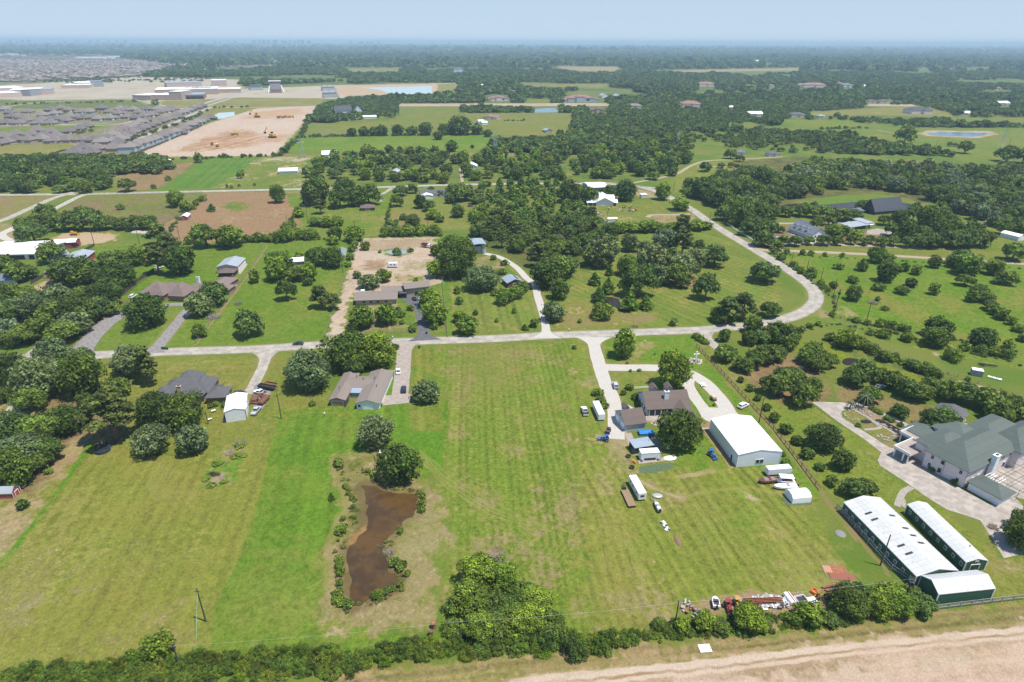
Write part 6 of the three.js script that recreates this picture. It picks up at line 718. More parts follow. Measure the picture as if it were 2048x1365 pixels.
// boats in front of the white shop
function boat(label, S, a, b, w, hull, deck, o = {}) {const q = poseOf(S, a, b), t = thing('boat', label, 'boat', q.p, q.turn, null,0.04), L = q.L, s = new THREE.Shape(); s.moveTo(-L / 2,-w / 2); s.lineTo(L*0.2,-w / 2); s.quadraticCurveTo(L*0.42,-w*0.4, L / 2,0); s.quadraticCurveTo(L*0.42, w*0.4, L*0.2, w / 2); s.lineTo(-L / 2, w / 2); s.closePath(); const g = new THREE.ExtrudeGeometry(s, {depth: 0.55, bevelEnabled: true, bevelSize: 0.05, bevelThickness: 0.08, bevelSegments: 1}).rotateX(-Math.PI / 2).translate(0,0.55,0); part(t, 'hull', g, hull); part(t, 'deck', box(L*0.6,0.08, w*0.8,-L*0.1,1.22,0), deck); part(t, 'seat',[box(0.5,0.4,0.5,-L*0.1,1.45, w*0.2), box(0.5,0.4,0.5,-L*0.1,1.45,-w*0.2)], o.seat ?? M.pRed); part(t, 'outboard',[box(0.4,0.9,0.35,-L / 2 - 0.25,1.1,0)], M.black); part(t, 'trailer_frame',[rod([-L / 2,0.45,0.5],[L / 2 + 0.8,0.4,0],0.06), rod([-L / 2,0.45,-0.5],[L / 2 + 0.8,0.4,0],0.06)], M.dark); wheels(t,[-L*0.2], w / 2 - 0.05,0.32); if (o.top) {part(t, 'canopy', box(L*0.75,0.1, w,-0.2,2.4,0), M.trim); part(t, 'canopy_post',[[-0.4,1],[0.3,1],[-0.4,-1],[0.3,-1]].map(([x, z])=>rod([L*x,1.2, z*w*0.4],[L*x,2.4, z*w*0.4],0.03)), M.steel);} return t;}
boat('dark red boat with pointed bow in front of the white shop', SC,[1640,1150],[1505,1165],2.0, M.pMaroon, M.woodGrey); boat('pontoon boat under a white canopy', SC,[1775,1165],[1635,1158],2.2, M.pWhite, M.wood, {top: 1}); boat('white open boat below the canopied pontoon boat', SC,[1795,1205],[1620,1205],1.9, M.pWhite, M.trim, {seat: M.steel}); boat('light aluminium boat hull on the grass', SG,[500,455],[465,385],1.1, M.steel, M.trim, {seat: M.steel}); boat('white boat on a trailer at the left of the scrap row', SL,[500,540],[478,430],1.6, M.pWhite, M.dark, {seat: M.black});
{const p = spot(SC,1030,240), t = thing('rock_bed', 'round bed of rocks around the white cross', 'rock bed', p), r = rng(3); for (let i = 0; i < 60; i++) {const a = r()*6.283, q = 3.0*Math.sqrt(r()), s = 0.25 + 0.35*r(), m = part(t, 'stone', (WHEEL.rock ??= new THREE.IcosahedronGeometry(1,1)), r() < 0.5 ? M.brickPink : M.stone); m.position.set(Math.cos(a)*q, s*0.3, Math.sin(a)*q); m.scale.set(s, s*0.6, s*0.8); m.rotation.y = a;} const c = thing('cross', 'tall white cross on the front lawn', 'cross', p,0.25); part(c, 'upright', box(0.42,4.6,0.42,0,2.3,0), M.trim); part(c, 'cross_arm', box(2.5,0.42,0.40,0,3.4,0), M.trim);}
{const q = poseOf(SC,[1100,445],[1072,405]), t = thing('picnic_table', 'white picnic table on the drive island', 'picnic table', q.p, q.turn); for (let i = 0; i < 5; i++) part(t, 'board', box(2.6,0.06,0.2,0,0.76,-0.44 + i*0.22), M.trim); part(t, 'bench',[box(2.6,0.06,0.3,0,0.45,0.85), box(2.6,0.06,0.3,0,0.45,-0.85)], M.trim); part(t, 'leg',[-1,1].flatMap((s)=>[rod([s,0,0.8],[s,0.75,0.2],0.06), rod([s,0,-0.8],[s,0.75,-0.2],0.06)]), M.trim);}
{const q = poseOf(SC,[1150,520],[1175,545]), t = thing('garden_wagon', 'old wooden covered wagon on the drive island', 'wagon', q.p, q.turn); part(t, 'bed', box(2.4,0.5,1.2,0,0.9,0), M.wood); part(t, 'cover', new THREE.CylinderGeometry(0.75,0.75,2.2,12,1, false,0, Math.PI).rotateZ(Math.PI / 2).rotateX(0).translate(0,1.15,0), plain([0.55,0.45,0.28])); wheels(t,[-0.8,0.8],0.66,0.5,0.1); part(t, 'tongue', rod([-1.2,0.6,0],[-2.6,0.2,0],0.06), M.rust);}
// scrap row and rusted sheets
{const p = spot(SL,1000,470), r = rng(71), t = thing('scrap_trailer', 'long rusty trailer loaded with beams in the scrap row', 'trailer', p,0.05); part(t, 'deck', box(9.5,0.2,1.9,0,0.7,0), M.rustDark); part(t, 'beam', Array.from({length: 12}, (_, i)=>box(7 + r()*2,0.14,0.14, (r() - 0.5),0.9 + (i % 3)*0.15,-0.8 + i*0.14)), M.rust); wheels(t,[-3,-2],0.9,0.4);
  const heap = (name, label, cat, x, y, n, sx, sz, mats, seed)=>{const c = spot(SL, x, y), h = thing(name, label, cat, c,0.1), q = rng(seed); for (let i = 0; i < n; i++) {const m = part(h, 'scrap_piece', box(0.3 + q()*1.1,0.06 + q()*0.4,0.25 + q()*0.9), mats[Math.floor(q()*mats.length)]); m.position.set((q() - 0.5)*sx,0.25 + q()*0.35, (q() - 0.5)*sz); m.rotation.set(q()*0.5 - 0.25, q()*3, q()*0.5 - 0.25);}};
  heap('junk_pile', 'pale junk in front of the loaded trailer', 'junk pile',1040,505,34,7.5,1.2,[M.dull, M.stone, M.steel, M.woodGrey, M.wallWhite],4); heap('junk_pile', 'mixed junk right of the orange tractor', 'junk pile',800,485,20,2.4,2.6,[M.steel, M.dull, M.rustDark, M.wallBlue],5); heap('junk_pile', 'white sheets and panels heaped left of the truck bed', 'junk pile',1210,470,26,3,3,[M.dull, M.wallWhite, M.dark, M.greenTarp, M.steel],6); heap('junk_pile', 'junk behind the loaded trailer', 'junk pile',1000,420,24,7,1.0,[M.steel, M.rust, M.wallBlue, M.dull, M.stone],7); heap('junk_pile', 'rusty pieces by the leaning pole', 'junk pile',230,540,20,4,4.5,[M.rust, M.rustDark, M.steel, M.stone],8);
  {const q = poseOf(SL,[1340,470],[1470,440]), b = thing('truck_bed', 'detached white pickup bed in the scrap row', 'truck bed', q.p, q.turn); part(b, 'side_panel',[box(2.6,0.6,0.1,0,0.9,0.9), box(2.6,0.6,0.1,0,0.9,-0.9), box(0.1,0.6,1.7,1.25,0.9,0), box(0.1,0.6,1.7,-1.25,0.9,0)], M.pWhite); part(b, 'bed_floor', box(2.4,0.08,1.7,0,0.62,0), M.black); wheels(b,[0],0.85,0.36);}
  {const c = spot(SL,1285,440), b = thing('white_topper', 'long pale truck topper leaning in the scrap row', 'truck topper', c,0.2); part(b, 'shell', extrude([[-0.8,0.3],[0.8,0.3],[0.7,1.2],[-0.7,1.2]],3.2,0.06), M.pWhite); part(b, 'stripe', box(0.3,0.04,3.1,0.35,1.22,0), M.pRed);} {const c = spot(SL,1525,445), b = thing('loose_sheet', 'white sheet panel right of the truck bed', 'panel', c,0.2); part(b, 'sheet', box(2.2,0.08,1.6,0,0.35,0), M.trim); part(b, 'support',[box(0.2,0.32,1.4,-0.8,0.16,0), box(0.2,0.32,1.4,0.8,0.16,0)], M.wood);}
  {const c = spot(SL,1553,355), b = thing('orange_bin', 'orange open bin behind the scrap row', 'bin', c,0.5); part(b, 'side',[box(1.4,0.8,0.08,0,0.4,0.6), box(1.4,0.8,0.08,0,0.4,-0.6), box(0.08,0.8,1.1,-0.66,0.4,0), box(0.08,0.8,1.1,0.66,0.4,0)], M.orange); part(b, 'floor', box(1.3,0.06,1.1,0,0.06,0), M.orange);}
  {const q = poseOf(SL,[1660,340],[1860,290]), b = thing('beam_stack', 'rusty beams stacked at the right end of the scrap row', 'beam stack', q.p, q.turn); for (let i = 0; i < 5; i++) part(b, 'beam', box(5.2 - i*0.15,0.28,0.3,0,0.25 + (i % 2)*0.2,-1 + i*0.5), i % 2 ? M.rustDark : M.rust); const w2 = poseOf(SL,[1600,420],[1690,415]), d = thing('old_implement', 'old rusty implement below the beam stack', 'implement', w2.p, w2.turn); part(d, 'axle', rod([-1.4,0.5,0],[1.4,0.5,0],0.1), M.rustDark); part(d, 'arm',[rod([-1.2,0.5,0],[0.6,1.8,-1.2],0.09), rod([-1.4,0.4,0],[-0.2,0.6,1],0.07)], M.rust); wheels(d,[-0.9,1.0],0.5,0.5);}
  {const c = spot(SL,1820,140), b = thing('rusted_sheet', 'sheets of rusted metal lying near the green sheds', 'metal sheets', c,-0.12); part(b, 'sheet', box(2.0,0.05,2.4,-2.4,0.06,-0.8), plain([0.42,0.19,0.12])); part(b, 'sheet', box(3.6,0.05,2.6,0.3,0.07,-0.9), M.rust); part(b, 'sheet', box(6.0,0.05,1.9,0.4,0.10,1.3), plain([0.24,0.075,0.045])); part(b, 'loose_bar',[rod([-0.5,0.16,-0.6],[1.4,0.16,0.4],0.05), rod([1.6,0.16,-1.8],[1.9,0.16,0.2],0.05)], M.stone); part(b, 'edge_frame',[box(6.4,0.12,0.2,0.3,0.08,2.4), box(0.2,0.12,4.4,-3.5,0.08,0)], M.woodGrey);}
  {const q = poseOf(SG,[515,515],[565,590]), b = thing('scrap_strip', 'strip of grey scrap metal lying on the mown lot', 'scrap', q.p, q.turn), k = rng(9); for (let i = 0; i < 16; i++) {const m = part(b, 'scrap_piece', box(0.4 + k()*0.6,0.08 + k()*0.2,0.3 + k()*0.5),[M.steel, M.trim, M.dark][i % 3]); m.position.set(-1.9 + i*0.25,0.15, (k() - 0.5)*0.9); m.rotation.y = k()*3;}}
  {const c = spot(SG,632,655), b = thing('dirt_mound', 'narrow brown dirt mound on the mown lot', 'dirt mound', c,0.1); part(b, 'soil', new THREE.SphereGeometry(1,14,8,0,6.283,0,1.57).scale(0.8,0.35,2.3), M.wallBrown);} {const c = spot(SG,1800,605), b = thing('ash_pile', 'grey ash heap near the long fence', 'ash heap', c); part(b, 'ash', new THREE.SphereGeometry(1,14,8,0,6.283,0,1.57).scale(1.4,0.4,1.6), plain([0.20,0.18,0.18]));}
  {const c = spot(SG,485,335), b = thing('tarp_heap', 'grey tarpaulin heap right of the travel trailer', 'tarp heap', c); part(b, 'tarp', new THREE.IcosahedronGeometry(1,2).scale(1.6,0.4,1.1).translate(0,0.25,0), M.metalGrey);} {const c = spot(SC,835,975), b = thing('sheet_pile', 'white plastic sheet right of the container', 'plastic sheet', c,0.2); part(b, 'sheet', new THREE.IcosahedronGeometry(1,2).scale(2.2,0.14,1.3).translate(0,0.12,0), M.trim);} {const c = spot(SC,818,905), b = thing('white_board', 'two white boards standing left of the round tree', 'boards', c,0.1); part(b, 'board', box(0.3,1.8,0.1,-0.25,0.9,0), M.trim); part(b, 'board', box(0.3,1.5,0.1,0.3,0.75,0.1), M.trim);}
  for (const [S, x, y, l] of [[SC,518,965, 'round black trough left of the container'],[SC,545,1050, 'black crate below the black trough']]) {const c = spot(S, x, y), b = thing('black_trough', l, 'trough', c); part(b, 'shell', new THREE.CylinderGeometry(0.8,0.7,0.6,16,1, true).translate(0,0.3,0), M.dark); part(b, 'bottom', cyl(0.7,0.7,0.06,0,0.05,0,16), M.black);} {const c = spot(SC,570,1015), b = thing('orange_drum', 'orange drums at the left of the container', 'drums', c); part(b, 'drum', cyl(0.3,0.3,0.9,0,0.45,0,12), M.orange); part(b, 'drum', cyl(0.3,0.3,0.9,-0.5,0.45,-0.6,12), M.orange);}}
{const p = spot(SA,780,920), t = thing('trampoline', 'round black trampoline with net left of the silvery trees', 'trampoline', p), P = []; part(t, 'mat', cyl(2.1,2.1,0.04,0,0.9,0,24), M.black); part(t, 'pad', new THREE.TorusGeometry(2.2,0.16,6,28).rotateX(Math.PI / 2).translate(0,0.92,0), plain([0.03,0.05,0.10])); for (let i = 0; i < 8; i++) {const a = i*0.785; P.push(rod([Math.cos(a)*2.25,0, Math.sin(a)*2.25],[Math.cos(a)*2.25,2.6, Math.sin(a)*2.25],0.05));} part(t, 'pole', P, M.dark); part(t, 'net', new THREE.CylinderGeometry(2.24,2.24,1.6,24,1, true).translate(0,1.75,0), new THREE.MeshStandardMaterial({color: new THREE.Color().setRGB(0.02,0.025,0.03), transparent: true, opacity: 0.45, side: THREE.DoubleSide})); part(t, 'skirt', new THREE.CylinderGeometry(2.26,2.26,0.5,24,1, true).translate(0,0.5,0), new THREE.MeshStandardMaterial({color: new THREE.Color().setRGB(0.03,0.06,0.12), side: THREE.DoubleSide}));}
{const p = spot(SA,840,850), t = thing('swing_set', 'red wooden swing set under the largest pine', 'swing set', p,0.9), red = plain([0.32,0.09,0.05]); part(t, 'frame',[rod([-2,0,0.8],[-2,2.6,0],0.09), rod([-2,0,-0.8],[-2,2.6,0],0.09), rod([2,0,0.8],[2,2.6,0],0.09), rod([2,0,-0.8],[2,2.6,0],0.09), rod([-2.2,2.6,0],[2.2,2.6,0],0.1)], red); part(t, 'slide', rod([-2,2,0],[-4.2,0.1,0],0.28,0.28,4), red); part(t, 'swing',[box(0.5,0.05,0.25,-0.7,0.6,0), box(0.5,0.05,0.25,0.7,0.6,0)], M.woodDark); part(t, 'chain',[-0.95,-0.45,0.45,0.95].map((x)=>rod([x,0.6,0],[x,2.55,0],0.02)), M.steel);}
{const p = spot(SB,1290,940), t = thing('lawn_chair', 'white lawn chair at the foot of the pond trees', 'chair', p); part(t, 'seat', box(0.6,0.08,0.6,0,0.45,0), M.trim); part(t, 'backrest', box(0.6,0.7,0.08,0,0.85,-0.3), M.trim); part(t, 'leg',[[-1,1],[1,1],[-1,-1],[1,-1]].map(([a, b])=>cyl(0.04,0.04,0.45, a*0.26,0.22, b*0.26)), M.trim);}
for (const [S, x, y, l] of [[SA,1620,625, 'white frame table on the weeds behind the grey garage'],[SA,1590,690, 'white cart on the grass left of the white workshop']]) {const p = spot(S, x, y), t = thing('yard_table', l, 'table', p,0.6); part(t, 'top', box(1.4,0.08,0.7,0,0.75,0), M.trim); part(t, 'leg',[[-1,1],[1,1],[-1,-1],[1,-1]].map(([a, b])=>cyl(0.04,0.04,0.75, a*0.6,0.37, b*0.28)), M.steel);}
{const p = spot(SB,772,560), t = thing('yard_gate', 'pair of yard posts left of the tan house', 'posts', p); part(t, 'post',[cyl(0.08,0.08,3.2,-0.3,1.6,0), cyl(0.08,0.08,3.2,0.5,1.6,0)], M.woodGrey); part(t, 'cross_bar', box(1.4,0.1,0.1,0.1,2.6,0), M.woodGrey);}
{const b = (x, y, S, l, c)=>{const p = spot(S, x, y), t = thing('rubbish_bin', l, 'bin', p,0.1); part(t, 'body', extrude([[-0.32,0.08],[0.32,0.08],[0.38,1.05],[-0.38,1.05]],0.75), c); part(t, 'lid', box(0.86,0.07,0.84,0,1.1,0), c); part(t, 'handle', box(0.5,0.06,0.06,0,1.0,-0.44), M.dark);}; const gr = plain([0.03,0.09,0.05]); b(1188,1240, S4, 'left one of three green bins at the brick house drive', gr); b(1204,1240, S4, 'middle one of three green bins at the brick house drive', gr); b(1222,1242, S4, 'right one of three green bins at the brick house drive', gr); b(1291,1128, S5, 'black bin at the mouth of the asphalt drive', M.black); b(1238,1232, S5, 'black bin below the road at the concrete drive', M.black);}
for (const [S, x, y, l] of [[S6,1290,1070, 'white roadside box beside the bush'],[S6,505,1110, 'mailbox right of the gravel drive mouth'],[S5,1045,1165, 'mailbox above the road at the front yard fence'],[SC,1203,92, 'white gate pillar at the grove drive'],[S6,1060,1195, 'small post on the front lawn by the road'],[SB,870,655, 'white garden figure on the bare patch']]) {const p = spot(S, x, y), t = thing('mailbox', l, 'mailbox', p); part(t, 'post', box(0.14,1.1,0.14,0,0.55,0), M.woodGrey); part(t, 'box', box(0.3,0.35,0.6,0,1.25,0), M.trim);}
{const q = poseOf(SD,[1500,268],[1645,285]), t = thing('trailer_chassis', 'bare black trailer chassis on the lower pasture', 'chassis', q.p, q.turn), L = q.L; part(t, 'rail',[box(L,0.25,0.15,0,0.7,0.5), box(L,0.25,0.15,0,0.7,-0.5)], M.black); part(t, 'crossmember', Array.from({length: 7}, (_, i)=>box(0.12,0.2,1.2,-L / 2 + 0.5 + i*(L - 1) / 6,0.7,0)), M.black); wheels(t,[-L*0.35,-L*0.22],0.8,0.4); const q2 = poseOf(SD,[1590,362],[1662,382]), u = thing('white_skiff', 'small white skiff lying on the lower pasture', 'boat', q2.p, q2.turn); part(u, 'hull', extrude([[-2.2,0.5],[-2.0,0.1],[1.9,0.1],[2.4,0.6]],1.3,0.05), M.trim); part(u, 'bench',[box(0.3,0.05,1.1,-0.8,0.56,0), box(0.3,0.05,1.1,0.7,0.56,0)], M.wood);}
{const mk = (x, y, l, h)=>{const p = spot(SD, x, y), t = thing('palm_tree', l, 'palm', p), r = rng(x); part(t, 'trunk', rod([0,0,0],[0.15, h,0],0.28,0.2,8), M.woodGrey); for (let i = 0; i < 22; i++) {const a = i*2.4, e = 0.9 - (i / 22)*1.5, L = h*0.72, pts = []; for (let k = 0; k <= 4; k++) {const s = k / 4; pts.push([Math.cos(a)*L*s*Math.cos(e) + 0.15, h + L*(Math.sin(e)*s - 0.55*s*s), Math.sin(a)*L*s*Math.cos(e)]);} const g = []; for (let k = 0; k < 4; k++) g.push(rod(pts[k], pts[k + 1],0.30*(1 - k*0.2),0.30*(0.8 - k*0.2),3).scale(1,1,1)); part(t, 'frond', g, (M.palm ??= plain([0.11,0.15,0.07], {roughness: 0.7})));} void r;}; mk(630,590, 'larger palm at the head of the mansion garden',4.6); mk(528,600, 'smaller palm at the head of the mansion garden',2.6);}
{const r = rng(23), list = [[SD,470,640,560,600,22],[SD,480,660,620,700,16],[SD,700,690,960,800,34],[SD,800,830,930,800,30],[SD,740,800,840,840,24],[SD,640,620,700,650,14]], t = thing('garden_rocks', 'pale rocks edging the mansion garden channel', 'rocks', spot(SD,750,720)); for (const [S, x0, y0, x1, y1, n] of list) for (let i = 0; i < n; i++) {const k = r(), p = spot(S, x0 + (x1 - x0)*k + (r() - 0.5)*30, y0 + (y1 - y0)*k + (r() - 0.5)*26), s = 0.18 + 0.3*r(), m = part(t, 'stone', (WHEEL.rock ??= new THREE.IcosahedronGeometry(1,1)), M.stone); m.position.set(p.x - t.position.x, s*0.3, p.z - t.position.z); m.scale.set(s, s*0.6, s*0.9); m.rotation.y = r()*6;} const q = poseOf(SD,[880,800],[930,822]), b = thing('garden_bridge', 'small wooden footbridge over the garden channel', 'footbridge', q.p, q.turn + 0.6); for (let i = 0; i < 8; i++) part(b, 'plank', box(0.24,0.06,1.4,-1 + i*0.28,0.3,0), M.wood); part(b, 'rail',[rod([-1.1,0.9,0.7],[1.1,0.9,0.7],0.05), rod([-1.1,0.9,-0.7],[1.1,0.9,-0.7],0.05)], M.wood);}
// playground and yard sale clutter in front of the white farmhouse
{const r = rng(31), cols = [M.orange, M.yellow, M.pBlue, M.pRed, M.trim, M.dark, M.greenTarp]; for (let i = 0; i < 22; i++) {const x = 690 + r()*320, y = 205 + r()*55 - (x - 690)*0.08, p = spot(S6, x, y), t = thing('play_equipment', 'small colourful item on the lawn of the white farmhouse', 'play equipment', p, r()*3, 'coloured things on the white farmhouse lawn'); const m = cols[i % 7]; part(t, 'base', box(1.4,0.3,1.2,0,0.2,0), m); part(t, 'upright',[cyl(0.08,0.08,1.6,-0.5,0.9,0.4), cyl(0.08,0.08,1.6,0.5,0.9,-0.4)], M.dark); part(t, 'top', box(1.3,0.1,1.1,0,1.7,0), cols[(i + 2) % 7]);} const c = spot(S6,1268,235), b = thing('hay_feeder', 'dark round feeder under the light roadside tree', 'feeder', c); part(b, 'ring', new THREE.TorusGeometry(1.6,0.2,6,20).rotateX(1.57).translate(0,0.9,0), M.dark); part(b, 'bar', Array.from({length: 10}, (_, i)=>rod([Math.cos(i*0.628)*1.6,0, Math.sin(i*0.628)*1.6],[Math.cos(i*0.628)*1.6,0.95, Math.sin(i*0.628)*1.6],0.06)), M.dark);}
// machines on the dirt site and the sand lot
function digger(label, S, x, y, k = 1, turn = 0, mat = M.yellow) {const p = spot(S, x, y), t = thing('excavator', label, 'excavator', p, turn); t.scale.setScalar(k); part(t, 'track',[box(4.4,1,0.7,0,0.5,1.2), box(4.4,1,0.7,0,0.5,-1.2)], M.tyre); part(t, 'house', box(3.6,1.5,2.6,-0.4,1.9,0), mat); part(t, 'cab', box(1.4,1.6,1.1,0.8,2.9,0.7), M.glass); part(t, 'boom',[rod([1,2,0],[4,6.4,0],0.4,0.34,4), rod([4,6.4,0],[6.6,3.6,0],0.3,0.26,4)], mat); part(t, 'bucket', box(1.2,1.2,1.3,6.6,2.8,0), M.rustDark); return t;}
digger('largest excavator at the right of the dirt site', SJ,1300,622,2.1,2.6); digger('excavator in the upper dirt site', SJ,1170,448,2.0,2.9); for (const [S, x, y, l] of [[SJ,785,682, 'dump hauler left in the lower dirt site'],[SJ,830,696, 'second hauler in the lower dirt site'],[SJ,1365,455, 'left hauler in the upper dirt site'],[SJ,1405,452, 'middle hauler in the upper dirt site'],[SJ,1458,450, 'right hauler in the upper dirt site'],[SJ,978,600, 'lone hauler in the middle of the dirt site']]) {const p = spot(S, x, y), t = thing('dump_hauler', l, 'hauler', p, x % 3), mt = M.yellow; part(t, 'cab', box(2.4,2.6,2.6,4,2.6,0), mt); part(t, 'dump_box', extrude([[-5,1.8],[2,1.8],[2.6,3.9],[-5.6,3.4]],3), x % 2 ? M.rust : mt); wheels(t,[-3.6,-1.6,3.8],1.2,0.9,0.7);}
{const p = spot(S4,540,405), t = thing('bulldozer', 'yellow bulldozer on the sand lot', 'bulldozer', p,0.15); part(t, 'track',[box(4.2,1.1,0.6,0,0.6,1.0), box(4.2,1.1,0.6,0,0.6,-1.0)], M.rustDark); part(t, 'hood', box(2,1.1,1.3,1.0,1.6,0), M.yellow); part(t, 'cab', box(1.5,1.7,1.5,-0.9,2.0,0), M.yellow); part(t, 'blade', box(0.3,1.2,3.4,2.9,0.7,0), M.yellow);}
for (const [x, y, l] of [[180,388, 'white covered pile at the left of the sand lot'],[1000,385, 'left pale gravel heap right of the sand lot'],[1060,388, 'right pale gravel heap right of the sand lot']]) {const p = spot(S4, x, y), t = thing('material_heap', l, 'heap', p); part(t, 'heap', new THREE.SphereGeometry(1,14,8,0,6.283,0,1.57).scale(4.2,1.2,3), x < 300 ? M.trim : M.concretePink);}
{const p = spot(SF,1075,1040), t = thing('burn_barrel', 'rusty barrels standing at the left foot of the thicket', 'barrels', p); part(t, 'barrel', cyl(0.6,0.6,1.5,0,0.75,0,14), M.rust); part(t, 'barrel', cyl(0.5,0.5,1.5,-0.4,0.75,2.2,14), M.rustDark); part(t, 'rim', new THREE.TorusGeometry(0.6,0.06,5,16).rotateX(1.57).translate(0,1.5,0), M.rustDark);} {const p = spot(Sp,1410,1298), t = thing('white_board_sign', 'white sheet lying on the verge below the hedgerow', 'sheet', p,0.1); part(t, 'sheet', box(2.6,0.06,2.0,0,0.12,0), M.wallWhite); part(t, 'batten',[box(2.5,0.08,0.1,0,0.05,0.6), box(2.5,0.08,0.1,0,0.05,-0.6)], M.wood);} {const q = poseOf(SF,[745,560],[778,575]), t = solo('dead_branch', 'pale dead branch sticking out of the pond', 'branch',[rod([-1.2,0.05,0],[1.4,0.4,0],0.08,0.03), rod([0.2,0.2,0],[0.9,0.5,0.5],0.04,0.02)], M.woodGrey); t.position.set(q.p.x,0, q.p.z); t.rotation.y = q.turn;}
// poles
function heightTo(p, S, topY) {const v = S[1] + topY / S[2]; let a = 1, b = 60; for (let i = 0; i < 30; i++) {const m = (a + b) / 2; toSheet(p.x, m, p.z)[1] > v ? a = m : b = m;} return a;}
function pole(S, x, y, topY, label, o = {}) {const p = spot(S, x, y), h = o.h ?? heightTo(p, S, topY), t = thing('utility_pole', label, 'utility pole', p, o.turn ?? 0.2, o.group); part(t, 'pole', rod([0,0,0],[0, h,0],0.19,0.13,7), M.woodDark); if (o.arm !== 0) {part(t, 'cross_arm', box(o.arm ?? 2.2,0.14,0.14,0, h - 0.7,0.16), M.woodDark); part(t, 'insulator',[-0.9,-0.4,0.4,0.9].map((k)=>cyl(0.06,0.06,0.24, k*(o.arm ?? 2.2) / 2, h - 0.5,0.16)), M.stone);} if (o.can) part(t, 'transformer',[cyl(0.32,0.32,1.0,0.5, h - 1.8,0.1,10), cyl(0.32,0.32,1.0,-0.5, h - 1.8,0.1,10), cyl(0.32,0.32,1.0,0, h - 1.8,0.55,10)], M.dark); return {p, h};}
const W1 = pole(SE,1560,905,655, 'leaning looking pole at the edge of the left field', {arm: 1.2}), W2p = pole(SE,1365,1255,1075, 'pole rising from the hedgerow beside the bright tree', {arm: 1.2}), W3 = pole(SF,1230,1130,995, 'pole inside the thicket at bottom centre', {arm: 1.8}), W4 = pole(SG,610,1270,1085, 'pole left of the scrap row', {arm: 0}), W5 = pole(SH,955,800,655, 'pole with transformers beside the last green shed', {can: 1, arm: 1.8}); pole(SH,785,580,372, 'tall pole in front of the longest green shed', {arm: 0}); pole(SC,1510,705,510, 'pole behind the right corner of the white shop', {arm: 1.4}); pole(SB,540,675,480, 'pole on the lawn left of the tan house', {arm: 0.8, can: 0}); pole(SA,1578,715,620, 'short pole by the white workshop weeds', {arm: 0});
{const p = spot(SE,1480,1140), q = new THREE.Vector3(W1.p.x, W1.h - 1, W1.p.z), g = solo('guy_wire', 'pale guy wire from the left field pole to the ground', 'wire', rod([0,0,0],[q.x - p.x, q.y, q.z - p.z],0.05,0.05,5), plain([0.25,0.4,0.3])); g.position.set(p.x,0, p.z); const wire = (a, b, dy, label)=>{const n = 10, g2 = []; const P = (k)=>[a.p.x + (b.p.x - a.p.x)*k, a.h - dy + (b.h - a.h)*k - 1.6*4*k*(1 - k)*0.4, a.p.z + (b.p.z - a.p.z)*k]; for (let i = 0; i < n; i++) g2.push(rod(P(i / n), P((i + 1) / n),0.018,0.018,4)); solo('power_line', label, 'wire', g2, M.steel);}; wire(W2p, W3,0.6, 'thin wire from the hedgerow pole to the thicket pole'); wire(W3, W4,0.6, 'thin wire from the thicket pole to the scrap row pole'); wire(W4, W5,0.6, 'thin wire from the scrap row pole to the green shed pole');}
for (const [S, x, y, top, l, o] of [[S4,690,478,285, 'twin armed pole behind the left board fence', {arm: 4}],[S4,1020,473,330, 'pole right of the sand lot', {}],[S4,1320,465,335, 'pole at the corner of the brown field', {}],[S4,1098,362,315, 'floodlight pole at the row of oaks', {arm: 1}],[S4,920,362,275, 'second floodlight pole at the row of oaks', {arm: 2.6}],[S5,420,300,150, 'pole right of the brown field by the thin pine', {}],[S5,578,962,850, 'short pole under the dirt track pines', {arm: 0}],[S5,680,682,495, 'pole beside the lawn pond', {arm: 0}],[S5,1300,352,265, 'pole in the weedy corner', {}],[S5,1658,195,80, 'upper pole of the grassy lane', {}],[S5,1680,265,150, 'middle pole of the grassy lane', {}],[S5,1706,302,180, 'lower pole of the grassy lane', {}],[S5,270,312,262, 'short post in the brown field fence', {arm: 0}],[S5,765,365,295, 'pole above the dirt track hedge', {}],[S6,1270,80,10, 'pole at the upper road bend', {}],[S6,785,300,232, 'pole below the white farmhouse', {}],[S6,1395,270,225, 'pole beside the upper road', {arm: 0}],[S6,1535,300,235, 'pole across the upper road', {arm: 0}],[S7,345,622,530, 'first pole down the pasture fence', {arm: 0}],[S7,455,692,577, 'second pole down the pasture fence', {arm: 0}],[S7,556,767,640, 'third pole down the pasture fence', {arm: 0}],[S7,652,862,725, 'fourth pole down the pasture fence', {arm: 0}],[S7,662,982,803, 'pole with transformers at the corner of the pasture', {can: 1, arm: 1.6}],[S7,692,870,800, 'brace pole behind the transformer pole', {arm: 0}],[S7,898,1032,893, 'pole standing out in the lower pasture', {arm: 1}],[S7,1570,292,228, 'pole by the small black barn', {}],[S7,1802,487,400, 'pole at the right end of the oak row', {arm: 0}],[S7,305,500,440, 'pole in front of the blue roofed house', {arm: 0}],[S3,1535,685,645, 'left pole in the far right meadow', {}],[S3,1960,680,640, 'right pole in the far right meadow', {}]]) pole(S, x, y, top, l, o);
